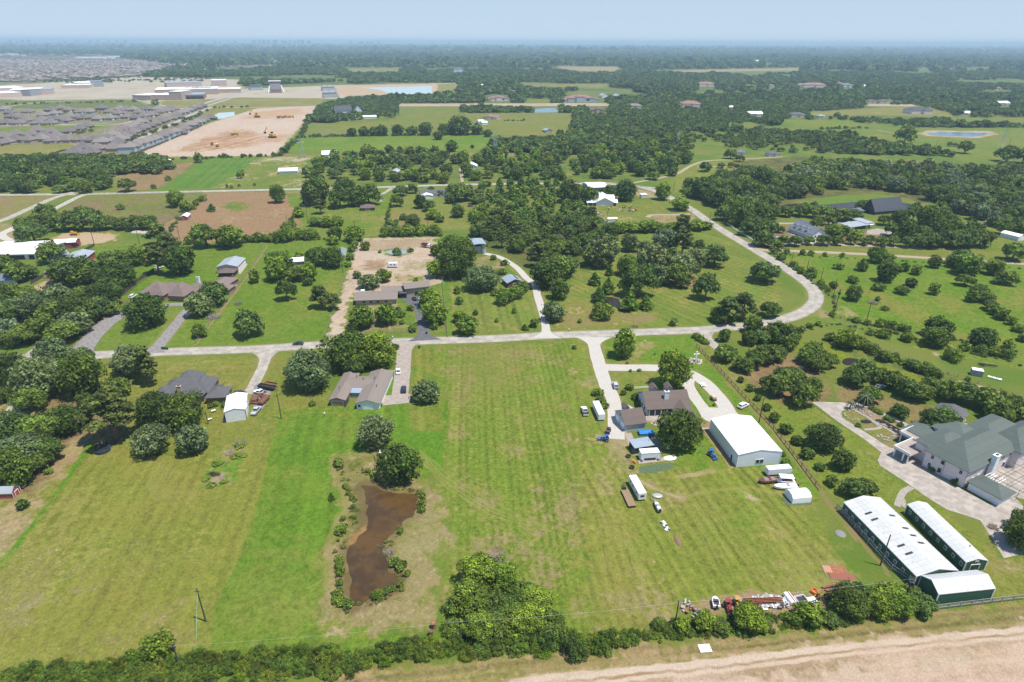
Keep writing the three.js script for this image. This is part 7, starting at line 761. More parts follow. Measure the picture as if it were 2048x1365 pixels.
{// lattice masts of the power line
  const mast = (()=>{const t = new THREE.Group(), g = [], H = 30, w = (y)=>3.6 - 2.7*Math.min(1, y / 24); for (const [a, b] of [[1,1],[1,-1],[-1,1],[-1,-1]]) g.push(rod([a*w(0),0, b*w(0)],[a*w(24),24, b*w(24)],0.14,0.12,4), rod([a*w(24),24, b*w(24)],[0, H,0],0.11,0.08,4)); part(t, 'leg', g, M.steel); const br = []; for (let i = 0; i < 6; i++) {const y0 = i*4, y1 = y0 + 4, p = w(y0), q = w(y1); for (const s of [-1,1]) br.push(rod([-p, y0, s*p],[q, y1, s*q],0.08,0.08,4), rod([p, y0, s*p],[-q, y1, s*q],0.08,0.08,4), rod([s*p, y0,-p],[s*q, y1, q],0.08,0.08,4), rod([s*p, y0, p],[s*q, y1,-q],0.08,0.08,4));} part(t, 'brace', br, M.steel); part(t, 'cross_arm',[rod([-5,20,0],[5,20,0],0.16), rod([-4.2,24,0],[4.2,24,0],0.14), rod([-5,20,0],[0,22,0],0.1), rod([5,20,0],[0,22,0],0.1)], M.steel); return t;})();
  for (const [S, x, y, top, l] of [[S1,1768,750,612, 'lattice mast beside the dirt site'],[S2,908,715,592, 'lattice mast in the middle of the upper fields'],[S2,1975,680,580, 'lattice mast in the middle wood'],[S3,1915,695,572, 'lattice mast in the meadow at far right'],[S3,20,670,585, 'lattice mast half hidden in the right wood']]) {const p = spot(S, x, y), t = mast.clone(); t.name = numbered('lattice_mast'); tag(t, l, 'power mast'); t.position.set(p.x,0, p.z); t.rotation.y = 0.5; t.scale.setScalar(heightTo(p, S, top) / 30); scene.add(t);}}
// fences
function fence(label, name, S, list, o = {}) {const p = W2(S, list), t = thing(name, label, 'fence', {x: p[0][0], z: p[0][1]}), h = o.h ?? 1.3, st = o.step ?? 3, m = o.mat ?? M.woodGrey, pg = box(o.pw ?? 0.16, h, o.pw ?? 0.16,0, h / 2,0), rails = [], boards = []; let n = 0;
  for (let i = 1; i < p.length; i++) {const ax = p[i - 1][0] - p[0][0], az = p[i - 1][1] - p[0][1], bx = p[i][0] - p[0][0], bz = p[i][1] - p[0][1], L = Math.hypot(bx - ax, bz - az), k = Math.max(1, Math.round(L / st)); for (let j = 0; j < k; j++) {const m2 = part(t, 'post', pg, o.postMat ?? m); m2.position.set(ax + (bx - ax)*j / k,0, az + (bz - az)*j / k); m2.rotation.y = Math.atan2(-(bz - az), bx - ax); n++;} if (o.solid) boards.push(box(L, h*0.95,0.05, (ax + bx) / 2, h*0.5, (az + bz) / 2, Math.atan2(-(bz - az), bx - ax))); else for (let q = 0; q < (o.rails ?? 2); q++) rails.push(rod([ax, h*(0.5 + 0.42*q) / Math.max(1, (o.rails ?? 2) - 1 || 1), az].map((v, c)=>(c === 1 ? h*(0.45 + 0.5*q / Math.max(1, (o.rails ?? 2) - 1)) : v)),[bx, h*(0.45 + 0.5*q / Math.max(1, (o.rails ?? 2) - 1)), bz], o.rw ?? 0.05, o.rw ?? 0.05,4));}
  if (rails.length) part(t, 'rail', rails, m); if (boards.length) part(t, 'board_panel', boards, m); if (o.mesh) {const g = []; for (let i = 1; i < p.length; i++) {const dx = p[i][0] - p[i - 1][0], dz = p[i][1] - p[i - 1][1], L = Math.hypot(dx, dz); g.push(box(L, h,0.02, (p[i][0] + p[i - 1][0]) / 2 - p[0][0], h / 2, (p[i][1] + p[i - 1][1]) / 2 - p[0][1], Math.atan2(-dz, dx)));} part(t, 'wire_mesh', g, (M.mesh ??= new THREE.MeshStandardMaterial({color: new THREE.Color().setRGB(0.22,0.22,0.21), transparent: true, opacity: 0.28})));} return t;}
fence('long fence between the mown lot and the mansion lawn', 'post_fence', SC,[1035,125,1300,405,1620,750,1975,1225], {h: 1.4, rails: 3, mat: M.woodDark, step: 3, rw: 0.06}); fence('chain link fence beside the longest green shed', 'chain_fence', SH,[490,190,700,430,860,610,980,690], {h: 1.8, mat: M.steel, mesh: 1}); fence('chain link fence along the dirt track at lower right', 'chain_fence', SH,[1160,880,1400,850,1600,826,1760,808], {h: 1.8, mat: M.steel, mesh: 1});
fence('dark board fence right of the dark barn trees', 'board_fence', S4,[905,835,1000,750,1130,665], {h: 1.9, solid: 1, mat: M.woodDark}); fence('short board fence above the red barn', 'board_fence', S4,[620,525,690,485], {h: 2, solid: 1, mat: M.woodDark}); fence('board fence beside the blue grey cottage', 'board_fence', S4,[225,765,320,710], {h: 1.9, solid: 1, mat: M.woodDark}); fence('brown board fence at the court of the brick house', 'board_fence', S4,[1680,745,1725,690], {h: 1.9, solid: 1, mat: M.wallRed});
fence('post fence up the left lawn boundary', 'post_fence', S4,[1430,1198,1560,1015,1700,840,1830,660,1950,478], {h: 1.3, step: 4, rails: 2}); fence('rail fence along the pale dirt track', 'post_fence', S5,[545,1150,640,880,700,690], {h: 1.4, rails: 3}); fence('front yard rail fence above the road', 'post_fence', S5,[690,1140,900,1128,1160,1118], {h: 1.4, rails: 3}); fence('gate rails of the dirt track', 'post_fence', S5,[540,1152,620,1148], {h: 1.4, rails: 3}); fence('striped lawn boundary fence', 'post_fence', S5,[1445,1150,1420,900,1400,700], {h: 1.2, rails: 2, step: 4}); fence('white rail fence in front of the farmhouse', 'post_fence', SC,[555,455,690,445], {h: 1.2, rails: 3, mat: M.trim, step: 2.4}); fence('white rail fence beside the upper road', 'post_fence', S6,[1660,325,1760,395,1860,455], {h: 1.4, rails: 3, mat: M.trim}); fence('white rail fence in the right hand paddock', 'post_fence', S7,[1640,318,1960,312], {h: 1.4, rails: 3, mat: M.trim, step: 4}); fence('white rail fence left of the blue roofed house', 'post_fence', S7,[-20,395,100,460], {h: 1.4, rails: 3, mat: M.trim});
fence('pasture fence down the road bend', 'post_fence', S7,[200,545,420,690,650,850,690,960], {h: 1.3, rails: 2, step: 4}); fence('upper of the double fences below the pasture', 'post_fence', S7,[660,1005,900,1065,1200,1120,1600,1190,2048,1285], {h: 1.3, rails: 2, step: 5}); fence('white rail fence at the road bend corner', 'post_fence', S7,[380,1112,480,1075,560,1050,700,1070,880,1110], {h: 1.3, rails: 3, mat: M.stone}); fence('wire fence beside the weedy ditch', 'post_fence', SD,[700,130,900,200,1200,310,1500,410,1850,520], {h: 1.3, rails: 2, step: 4}); fence('fence along the left side road', 'post_fence', S4,[370,235,520,155,640,105,930,105,1480,92], {h: 1.3, rails: 2, step: 5}); fence('diagonal fence of the brown field', 'post_fence', S4,[1200,325,1330,235,1500,110], {h: 1.3, rails: 2, step: 5}); fence('fence below the upper green field', 'post_fence', S2,[-320,724,300,722,640,718], {h: 1.4, rails: 2, step: 9});
fence('dark board fence along the dirt site', 'board_fence', SI,[1170,768,1470,755,1750,650,2048,525,2300,410], {h: 2.2, solid: 1, mat: M.woodDark, step: 12}); fence('dark board fence around the subdivision corner', 'board_fence', SI,[520,765,700,700,780,690], {h: 2.2, solid: 1, mat: M.woodDark, step: 12}); fence('dark board fence below the subdivision', 'board_fence', SI,[520,768,800,770,1170,769], {h: 2.2, solid: 1, mat: M.woodDark, step: 12});
// ---------------------------------------------------------------- trees and shrubs
// crown of a kind in units of its half width: lobes carry many small leaf sprays
const KIND = {
  oak: {name: 'oak_tree', H: 1.42, base: 0.22, c: [0.122,0.178,0.030], cat: 'tree', lobes: (r)=>ring(r,20,0.70,0.30, (q)=>0.42 + 0.66*Math.sqrt(Math.max(0,1 - q*q)),0.8)},
  dark: {name: 'shade_tree', H: 1.75, base: 0.16, c: [0.088,0.136,0.020], cat: 'tree', lobes: (r)=>ball(r,30,0.66,0.33,0.88,0.86)},
  silver: {name: 'willow_oak', H: 1.75, base: 0.12, c: [0.165,0.212,0.082], cat: 'tree', lobes: (r)=>ball(r,34,0.70,0.28,0.88,0.88)},
  lime: {name: 'leafy_tree', H: 2.0, base: 0.2, c: [0.170,0.245,0.026], cat: 'tree', lobes: (r)=>ball(r,26,0.66,0.31,1.04,0.98)},
  pine: {name: 'pine_tree', H: 2.9, base: 0.9, c: [0.122,0.158,0.038], cat: 'tree', lobes: (r)=>layers(r)},
  cone: {name: 'cypress_tree', H: 2.7, base: 0.15, c: [0.118,0.200,0.026], cat: 'tree', lobes: (r)=>cone(r)},
  bush: {name: 'shrub', H: 1.3, base: 0, c: [0.142,0.208,0.026], cat: 'shrub', lobes: (r)=>ring(r,14,0.62,0.36, (q)=>0.26 + 0.66*Math.sqrt(Math.max(0,1 - q*q)),0.9)},
};
function ring(r, n, out, rad, y, flat) {const o = []; for (let i = 0; i < n; i++) {const q = Math.sqrt((i + 0.5) / n), a = i*2.399963 + r()*0.7, s = rad*(0.72 + 0.6*r()); o.push([Math.cos(a)*q*out*(0.85 + 0.3*r()), y(q)*(0.86 + 0.24*r()), Math.sin(a)*q*out*(0.85 + 0.3*r()), s, s*flat]);} return o;}
function ball(r, n, out, rad, yc, ys) {const o = [[0, yc,0, out*0.75, out*0.7]]; for (let i = 0; i < n; i++) {const t = 1 - (2*(i + 0.5)) / n, a = i*2.399963 + r()*0.6, q = Math.sqrt(1 - t*t), s = rad*(0.72 + 0.6*r()), k = 0.82 + 0.32*r(); o.push([Math.cos(a)*q*out*k, yc + t*ys*0.72*k, Math.sin(a)*q*out*k, s, s*0.9]);} return o;}
function layers(r) {const o = []; for (let i = 0; i < 26; i++) {const t = (i + 0.5) / 26, a = i*2.399963 + r(), q = (0.25 + 0.62*r())*(1.05 - 0.75*t*t), s = 0.27*(0.7 + 0.6*r())*(1.1 - 0.35*t); o.push([Math.cos(a)*q,0.95 + 1.8*t, Math.sin(a)*q, s, s*0.62]);} return o;}
function cone(r) {const o = []; for (let i = 0; i < 30; i++) {const t = (i + 0.5) / 30, a = i*2.399963 + r(), q = 0.74*(1 - t)*(0.75 + 0.4*r()), s = 0.30*(1.12 - 0.66*t)*(0.8 + 0.5*r()); o.push([Math.cos(a)*q,0.3 + 2.25*t, Math.sin(a)*q, s, s*0.9]);} return o;}
function leafGeo(lobes, leaves, size, seed, trunk) {
  const r = rng(seed), area = lobes.map((l)=>l[3]*l[3]), tot = area.reduce((a, b)=>a + b,0), pos = [], nor = [], col = [], idx = [];
  const N = new THREE.Vector3(), T = new THREE.Vector3(), B = new THREE.Vector3(), C = new THREE.Vector3();
  lobes.forEach((l, k)=>{
    const n = Math.round(leaves*area[k] / tot), lb = 0.66 + 0.66*r();
    for (let i = 0; i < n; i++) {
      const z = 1 - 2*r(), a = r()*6.2832, q = Math.sqrt(1 - z*z), w3 = noise(l[0]*9 + a*1.4 + k*7, z*3.2 + k*13), d = (0.58 + 0.46*Math.pow(r(),0.7) + (r() < 0.1 ? 0.32*r() : 0))*(0.74 + 0.6*w3);
      N.set(Math.cos(a)*q, z, Math.sin(a)*q); C.set(l[0] + N.x*l[3]*d, l[1] + N.y*l[4]*d, l[2] + N.z*l[3]*d);
      if (N.y < -0.45 && r() < 0.6) continue;
      let deep = false; for (let m = 0; m < lobes.length; m++) if (m !== k) {const o = lobes[m], x = (C.x - o[0]) / o[3], y = (C.y - o[1]) / o[4], w = (C.z - o[2]) / o[3]; if (x*x + y*y + w*w < 0.42) {deep = true; break;}}
      if (deep || C.y < 0.02) continue;
      N.x += (r() - 0.5)*1.5; N.y += (r() - 0.5)*1.5 + 0.12; N.z += (r() - 0.5)*1.5; N.normalize();
      T.set(r() - 0.5, r() - 0.5, r() - 0.5).cross(N).normalize(); B.crossVectors(N, T);
      const s = size*(0.55 + 0.9*r()), w = s*(0.5 + 0.4*r()), b = pos.length / 3, br = lb*(0.5 + 0.95*r()), yel = (r() - 0.45)*0.2;
      for (const [u, v, h] of [[-s,0,-0.2],[0,-w,0.1],[s,0,-0.2],[0, w,0.1]]) {pos.push(C.x + T.x*u + B.x*v + N.x*h*s, C.y + T.y*u + B.y*v + N.y*h*s, C.z + T.z*u + B.z*v + N.z*h*s); nor.push(N.x, N.y, N.z); col.push(br*(1 + yel), br, br*(1 - yel*0.6));}
      idx.push(b, b + 1, b + 2, b, b + 2, b + 3);
   }
 });
  if (trunk) {const g = flatten(trunk), p = g.attributes.position, m = g.attributes.normal, b = pos.length / 3; for (let i = 0; i < p.count; i++) {pos.push(p.getX(i), p.getY(i), p.getZ(i)); nor.push(m.getX(i), m.getY(i), m.getZ(i)); col.push(2.2,1.15,3.2); idx.push(b + i);}}
  const g = new THREE.BufferGeometry(); g.setAttribute('position', new THREE.Float32BufferAttribute(pos,3)); g.setAttribute('normal', new THREE.Float32BufferAttribute(nor,3)); g.setAttribute('color', new THREE.Float32BufferAttribute(col,3)); g.setIndex(idx); return g;
}
function trunkGeo(lobes, H, base, seed) {
  const r = rng(seed), fork = Math.max(0.12, base*0.9 + 0.12), w = 0.055 + 0.02*r(), g = [rod([0,-0.03,0],[0.02, fork,0.02], w*1.35, w,7)];
  const top = lobes.reduce((a, b)=>(b[1] > a[1] ? b : a)); g.push(rod([0.02, fork,0.02],[top[0]*0.6, top[1]*0.9, top[2]*0.6], w, w*0.25,6));
  for (let i = 0; i < 6; i++) {const l = lobes[Math.floor(r()*lobes.length)], t = 0.2 + 0.5*r(), y = fork + (top[1]*0.8 - fork)*t*(l[1] > fork + 0.2 ? 1 : 0.2); g.push(rod([0.02, Math.min(y, l[1]),0.02],[l[0]*0.9, l[1], l[2]*0.9], w*0.55, w*0.15,5));}
  return join(g);
}
M.bark = mottled([0.11,0.085,0.065],[0.19,0.15,0.12],20,0.6); M.barkPine = mottled([0.16,0.095,0.07],[0.26,0.17,0.13],20,0.6);
const leafMat = (c, k)=>new THREE.MeshPhysicalMaterial({color: new THREE.Color().setRGB(...c.map((v, i)=>v*k[i])), vertexColors: true, roughness: 0.9, specularIntensity: 0.3, transmission: 0.3, thickness: 0, side: THREE.DoubleSide});
const HUES = [[1,1,1],[1.14,1.1,1.0],[0.84,0.92,0.9],[1.22,1.24,1.1],[0.94,1.02,1.3]];
const PROTO = {}, TMAT = {};
function protoOf(kind, lod, v) {
  return (PROTO[kind + lod + v] ??= (()=>{
    const K = KIND[kind], seed = kind.length*131 + kind.charCodeAt(0)*17 + v*7919, L = K.lobes(rng(seed)), ratio = {bush: 0.7, cone: 0.8}[kind] ?? 1;
    const trunk = kind === 'bush' ? null : trunkGeo(L, K.H, K.base, seed);
    if (lod === 0) return {crown: leafGeo(L,7600*ratio,0.056, seed), trunk}; if (lod === 1) return {crown: leafGeo(L,3000*ratio,0.09, seed), trunk}; return {crown: leafGeo(L,640*ratio,0.185, seed, trunk)};
 })());
}
const treeR = rng(2024); let TREES = 0; const PLACED = [];
// a tree or shrub whose crown's lower edge is seen at x, y of a sheet and whose crown is w wide there
function plant(kind, S, x, y, w, label, o = {}) {
  const K = KIND[kind], wp = w / S[2], q0 = spot(S, x, y), R = wp / 2 / q0.s*1.07, cos = Math.sqrt(1 - q0.sin*q0.sin);
  const dv = Math.max(0, (R*0.72*q0.sin - K.base*R*cos)*q0.s)*S[2], p = spot(S, x, y - dv*0.9);
  return plantAt(kind, p.x, p.z, R*(o.grow ?? 1), wp, label, o);
}
function plantAt(kind, x, z, R, wp, label, o = {}) {
  const K = KIND[kind], lod = o.lod ?? (wp > 62 ? 0 : wp > 26 ? 1 : 2), v = Math.floor(treeR()*(lod === 0 ? 3 : 4)), P = protoOf(kind, lod, v), hue = HUES[o.hue ?? Math.floor(treeR()*HUES.length)];
  const mk = kind + HUES.indexOf(hue); const mat = (TMAT[mk] ??= leafMat(K.c, hue)), sy = (o.tall ?? 1)*(0.92 + 0.18*treeR()), turn = treeR()*6.283; TREES++;
  let t; const name = o.name ?? K.name, cat = o.cat ?? K.cat;
  if (lod === 2 || !P.trunk) {t = shade(new THREE.Mesh(P.crown, mat)); t.name = numbered(name); tag(t, label, cat, o.group); t.position.set(x,0, z); t.rotation.y = turn; scene.add(t);}
  else {t = thing(name, label, cat, {x, z}, turn, o.group); part(t, 'trunk', P.trunk, kind === 'pine' ? M.barkPine : M.bark); part(t, 'crown', P.crown, mat);}
  t.scale.set(R*(0.9 + 0.2*treeR()), R*sy, R*(0.88 + 0.2*treeR())); PLACED.push([x, z, R]); return t;
}
function plants(kinds, S, list, label, group, o = {}) {kinds = [].concat(kinds); const xs = []; for (let i = 0; i < list.length; i += 3) xs.push([list[i], i]); xs.sort((a, b)=>a[0] - b[0] || a[1] - b[1]); const rank = {}; xs.forEach((q, k)=>{rank[q[1]] = k;});
  for (let i = 0; i < list.length; i += 3) plant(kinds[(i / 3) % kinds.length], S, list[i], list[i + 1], list[i + 2], nth(rank[i]) + ' ' + label + ' from the left', {...o, group: group ?? label});}
function scatter(kinds, S, poly, step, r0, r1, label, seed, o = {}) {// trees of a wood, spread over its outline
  const p = W2(S, poly), b = bounds(p,0), r = rng(seed); kinds = [].concat(kinds);
  const found = [];
  for (let z = b[2]; z < b[3]; z += step) for (let x = b[0]; x < b[1]; x += step) {
    const px = x + (r() - 0.5)*step*0.9, pz = z + (r() - 0.5)*step*0.9, R = r0 + (r1 - r0)*r(), k = kinds[Math.floor(r()*kinds.length)]; if (!inside(p, px, pz) || r() < (o.skip ?? 0)) continue;
    const [u, v, t] = toSheet(px,0, pz); if (u < -90 || u > 2140) continue; if (PLACED.some((q)=>Math.hypot(q[0] - px, q[1] - pz) < (q[2] + R)*0.55)) continue;
    found.push([k, px, pz, R,2*R*FOCAL / t]); PLACED.push([px, pz, R]);
 }
  found.sort((p, q)=>q[4] - p[4] || p[1] - q[1]); const most = o.most ?? 999; found.slice(0, most).forEach(([k, px, pz, R, w])=>{const fx = (px - b[0]) / (b[1] - b[0]), fz = (pz - b[2]) / (b[3] - b[2]), w2 = {oak: 'spreading', dark: 'dark round', lime: 'light leafy', silver: 'greyish', pine: 'tall pine', cone: 'pointed'}[k] + ' ' + label + ', ' + (fz > 0.66 ? 'near' : fz < 0.33 ? 'rear' : 'middle') + (fx < 0.33 ? ' left' : fx > 0.66 ? ' right' : ' centre'); plantAt(k, px, pz, R, w, w2, {...o, group: w2});});
  for (const k of new Set(kinds)) {const rest = found.slice(most).filter((q)=>q[0] === k); if (rest.length) mass('woodland', o.far + ', ' + ({oak: 'spreading', dark: 'dark', lime: 'light', silver: 'pale', pine: 'tall'})[k] + ' crowns', protoOf(k,2,0).crown, leafMat(KIND[k].c,[1,1,1]), rest.map((q)=>[q[1], q[2], q[3],0.95]), {cat: 'wood', tint: 0.3});}
}
// bare, brushy crowns
function brush(S, x, y, w, label, c = [0.26,0.215,0.18]) {
  const p = spot(S, x, y), R = w / S[2] / 2 / p.s, r = rng(Math.round(x + y)), g = []; for (let i = 0; i < 110; i++) {const a = r()*6.283, q = R*Math.sqrt(r()), b = r()*6.283, l = R*(0.25 + 0.5*r()); g.push(rod([Math.cos(a)*q, r()*R*0.25, Math.sin(a)*q],[Math.cos(a)*q + Math.cos(b)*l, r()*R*0.75, Math.sin(a)*q + Math.sin(b)*l],0.09,0.03,4));}
  const m = solo('brush_pile', label, 'brush pile', g, plain(c, {roughness: 1})); m.position.set(p.x,0, p.z); return m;
}
// --- mown lot and farmhouse, right
plant('lime', SC,850,450,265, 'big bright green tree behind the dormered farmhouse', {hue: 1});
plant('dark', SC,895,915,335, 'large round dark green tree between farmhouse and white shop', {hue: 3, tall: 0.92});
plant('lime', SC,480,218,185, 'bright pointed tree at the mouth of the gravel drive', {tall: 1.15});
plants('bush', SC,[285,510,85,305,555,75,335,605,75,322,575,70], 'shrub of the clump beside the boxy white trailer'); plant('bush', SC,530,462,72, 'round shrub on the lawn by the silver car'); plant('bush', SC,482,503,52, 'small bright shrub left of the farmhouse lawn'); plant('bush', SC,575,540,66, 'shrub against the left wall of the farmhouse'); plant('bush', SC,610,575,50, 'low shrub at the left corner of the farmhouse');
plants('bush', SC,[535,322,28,602,320,34], 'tiny round shrub along the curved drive'); plant('bush', SC,720,190,16, 'lone sprout on the lawn left of the white cross'); plant('bush', SC,510,262,26, 'sprout below the pointed tree'); plant('bush', SC,108,152,38, 'dark round bush at the top edge of the crop field', {tall: 1.2});
plants('bush', SC,[1690,965,46,1712,1035,72,1735,1060,50], 'shrub at the right corner of the white shop'); plant('bush', SC,1170,580,30, 'little bush at the tip of the drive island');
plants('dark', SC,[1370,400,54,1440,470,68,1498,540,58,1568,614,68,1622,700,82,1710,788,95,1795,877,78,1872,977,90], 'small round tree in the row beside the long fence', null, {tall: 0.85});
plants(['dark', 'oak'], SC,[1430,118,120,1530,106,130,1640,115,110,1740,150,140,1240,90,95], 'tree in the clump along the bend of the road');
plants(['bush'], SC,[1030,70,60,1062,92,66,1096,112,60,1118,116,40], 'bush of the dark hedge by the gated drive');
plants('oak', SC,[1250,238,165,1390,322,160,1470,292,180,1560,252,180,1650,232,150,1620,502,210,1700,442,200,1830,582,225,1900,482,170,1940,322,160,1880,262,160,1780,402,160], 'spreading oak in the grove left of the marsh');
plants('oak', SD,[240,252,200,340,285,150,560,422,200,680,560,155,620,362,190,740,402,160,850,452,190,960,522,190,1050,542,200,1150,482,160,1280,542,200,1400,562,210,1540,602,210,1650,702,220,1760,640,190,1850,720,170], 'spreading oak of the row between marsh and mansion garden');
plant('oak', SD,1185,802,280, 'broad oak right behind the green roofed mansion'); plant('dark', SD,315,922,258, 'widest round tree on the lawn left of the pink drive', {tall: 0.85}); plant('dark', SD,470,1072,155, 'dark leaning tree below the widest lawn tree'); plants('oak', SD,[540,1272,190,640,1250,160], 'oak of the pair behind the first green shed');
plants('oak', SD,[45,787,95,130,872,88,205,977,104,305,1067,78,390,1187,96], 'small tree along the mansion side of the fence'); plant('oak', SD,905,668,135, 'compact tree on the lawn beside the garden hedge');
for (const [x, y, w] of [[690,605,40],[712,618,42],[735,632,44],[760,646,42]]) plant('bush', SD, x, y, w, 'clipped bush of the long garden hedge', {group: 'clipped hedge by the garden channel', hue: 3}); plants('bush', SD,[808,690,50,848,708,50,912,740,50], 'round clipped bush beside the dark channel'); plant('cone', SD,592,740,48, 'small pointed shrub on the garden mound', {tall: 0.6});
plants('bush', SM,[545,868,70,768,1000,76], 'low bush along the foot of the pink wall'); plants('bush', SM,[1030,560,90,1270,580,60,1380,555,90], 'shrub behind the mansion roof');
plants(['bush', 'oak', 'bush'], SD,[380,92,90,450,130,90,620,155,120,700,192,110,780,235,110,870,240,84,980,282,84,1010,305,110,1100,345,120,1180,372,100,560,120,70,830,250,60,930,270,60,1060,330,70], 'bush in the weedy ditch beside the marsh'); plant('lime', SD,500,145,165, 'bright bushy tree at the head of the weedy ditch', {tall: 0.8}); brush(SD,640,105,95, 'grey bare bush between the ditch shrubs',[0.30,0.24,0.24]); plant('bush', SD,1310,245,140, 'loose shrub on the lower pasture lane');
plants('bush', SD,[1400,165,90,1520,192,100,1620,205,100,1720,225,100,1725,152,95,960,95,90,780,70,90,1300,80,60], 'bush along the lower pasture fence'); plant('dark', SD,1170,132,185, 'bright domed tree low in the right pasture', {hue: 3, tall: 0.8}); plant('dark', SD,1190,60,215, 'dark domed tree below the middle of the right pasture', {hue: 2, tall: 0.75}); plant('dark', SD,1520,140,205, 'dark domed tree in the right corner pasture', {tall: 0.8}); plant('bush', SD,1425,388,48, 'single bush beside the small white shed'); plant('bush', SD,1695,492,50, 'single bush by the pale track at far right');
plant('dark', SH,1720,470,240, 'dark tree beside the drive at the right edge', {tall: 0.9}); plant('dark', SH,1730,350,150, 'bushy tree above the drive end at right edge'); brush(SH,1550,325,60, 'bare twiggy sapling at the corner of the drive');
// --- left lots
plant('dark', SA,130,422,260, 'dark tree just below the road at far left'); plant('dark', SA,40,552,130, 'dark tree at the left edge below the road'); plants(['silver', 'oak', 'dark'], SA,[430,302,250,630,305,230,660,502,330,330,545,330,250,622,260,480,420,220], 'tree of the clump around the left entrance drive');
plant('silver', SA,1005,362,265, 'pale round tree below the road left of the lawn'); plant('pine', SA,1130,405,190, 'pine with a clear trunk on the front lawn'); plant('oak', SA,905,505,190, 'broad tree right above the biggest pine'); plant('dark', SA,655,592,115, 'small dark tree between the left clumps'); plant('dark', SA,530,802,260, 'round dark tree below the entrance drive');
plant('pine', SA,885,818,360, 'largest pine, over the red swing set', {tall: 0.8, hue: 1}); plant('dark', SA,1190,722,270, 'dark tree left of the grey roofed house'); plant('dark', SA,1405,762,310, 'wide dark tree in front of the grey roofed house'); plant('silver', SA,1170,962,285, 'left of the two silvery round trees', {hue: 0, tall: 0.9}); plant('silver', SA,1468,950,235, 'right of the two silvery round trees', {hue: 2, tall: 0.95});
plants(['oak', 'dark', 'oak', 'silver'], SA,[310,862,340,120,835,280,385,1000,270,200,1062,330,60,1000,260,120,1200,340,290,1085,220,-60,1150,300,-40,880,240], 'tree of the dense wood at the left edge', null, {grow: 0.92, tall: 0.92}); plant('dark', SA,180,1362,80, 'small dark tree in front of the red barn shed'); plants('bush', SA,[1640,585,60,1700,590,60,1600,600,50], 'weeds against the back of the grey garage'); plants('bush', SA,[1820,900,90,1780,980,80,1650,1040,90,1560,1150,80,1600,1200,80,1840,970,70,1700,1170,70], 'leafy weeds of the garden bed', null, {tall: 0.35, cat: 'weeds', name: 'weed_patch', hue: 1}); brush(SA,1820,870,80, 'grey brush heap at the top of the garden bed'); brush(SA,1750,935,60, 'pinkish brush heap in the garden bed',[0.34,0.25,0.22]); plant('bush', SA,370,1100,60, 'sparse shrub beside the left wood');
plant('silver', SB,762,480,345, 'large grey green tree left of the tan house', {hue: 2, tall: 0.95}); plant('dark', SB,1060,302,350, 'darkest tree on the front side of the tan house', {tall: 0.8, hue: 3}); plant('lime', SB,1265,285,290, 'lighter tree between tan house and road', {tall: 0.75, hue: 1}); plant('oak', SB,1105,352,185, 'tree leaning over the roof of the tan house', {hue: 2, tall: 1.2}); plant('silver', SB,1260,912,275, 'silvery round tree above the pond', {hue: 0}); plant('dark', SB,1445,1162,325, 'dark round tree at the head of the pond', {hue: 2, tall: 0.85}); plant('silver', SB,1650,562,205, 'grey green tree right of the concrete drive', {tall: 0.8}); plant('cone', SB,922,1298,62, 'small dark conical tree on the green strip', {hue: 2, tall: 0.7}); plant('bush', SB,775,582,52, 'planter bush around the yard post'); plant('bush', SB,1295,585,36, 'bush at the right corner of the tan house'); plant('bush', SB,1345,150,40, 'reddish shrub by the drive mouth'); plants('bush', SB,[1400,160,70,1380,230,60], 'shrub at the edge of the concrete drive mouth');
plant('lime', SE,1222,1195,215, 'bright tree standing in front of the hedgerow', {hue: 1, tall: 0.85}); plant('lime', SE,1010,1222,95, 'smaller tree left of the bright hedgerow tree', {hue: 2});
// --- pond bank and thicket
plants('bush', SF,[520,107,72,530,497,72,545,420,40,560,232,42,600,300,40,575,270,36,605,345,34,520,660,50,522,700,56,528,742,60,515,870,60,540,920,70,500,905,60,575,935,64,590,920,40,525,800,46,690,140,40,720,180,34], 'shrub on the left bank of the brown pond'); plants('bush', SF,[850,690,70,882,712,74,918,745,46,800,855,60,752,885,80,725,870,46,880,815,56,880,497,48,1005,330,46,1012,290,44,1002,372,52,990,260,34,835,835,46], 'shrub on the right bank of the brown pond');
brush(SF,1420,680,170, 'brush pile above the thicket'); plants('bush', SF,[1420,690,60,1470,655,50], 'weeds in the brush pile'); brush(SF,815,605,50, 'grey dead bush on the pond bank');
plant('lime', SF,1340,820,230, 'topmost bright tree of the thicket by the hedgerow', {hue: 1, tall: 0.8}); plant('lime', SF,1480,840,190, 'second bright tree at the top of the thicket', {tall: 0.75}); plants(['lime', 'dark', 'bush', 'oak', 'lime'], SF,[1290,980,260,1400,990,200,1580,950,240,1520,1010,230,1680,990,220,1640,1090,220,1750,1080,180,1250,1090,160,1440,1120,230,1550,1110,210,1340,1130,200,1780,1130,150,1190,1110,90], 'tree of the thicket at bottom centre', null, {tall: 0.62});
plants(['lime', 'oak', 'lime'], SG,[820,1305,160,940,1325,150,1130,1315,235,660,1330,130,490,1290,110,1240,1320,90], 'bushy tree below the scrap row', null, {tall: 0.75, hue: 1}); plant('bush', SG,1315,1228,56, 'small round bush below the scrap row'); plant('bush', SG,1402,1230,80, 'leafy bush right of the small round bush');
plants(['lime', 'oak', 'dark', 'lime'], SH,[300,990,195,450,985,130,565,925,250,740,932,210,900,925,210,1060,905,195,650,870,200,830,850,190,200,990,100,990,800,130], 'bushy tree left of the last green shed', null, {tall: 0.75});
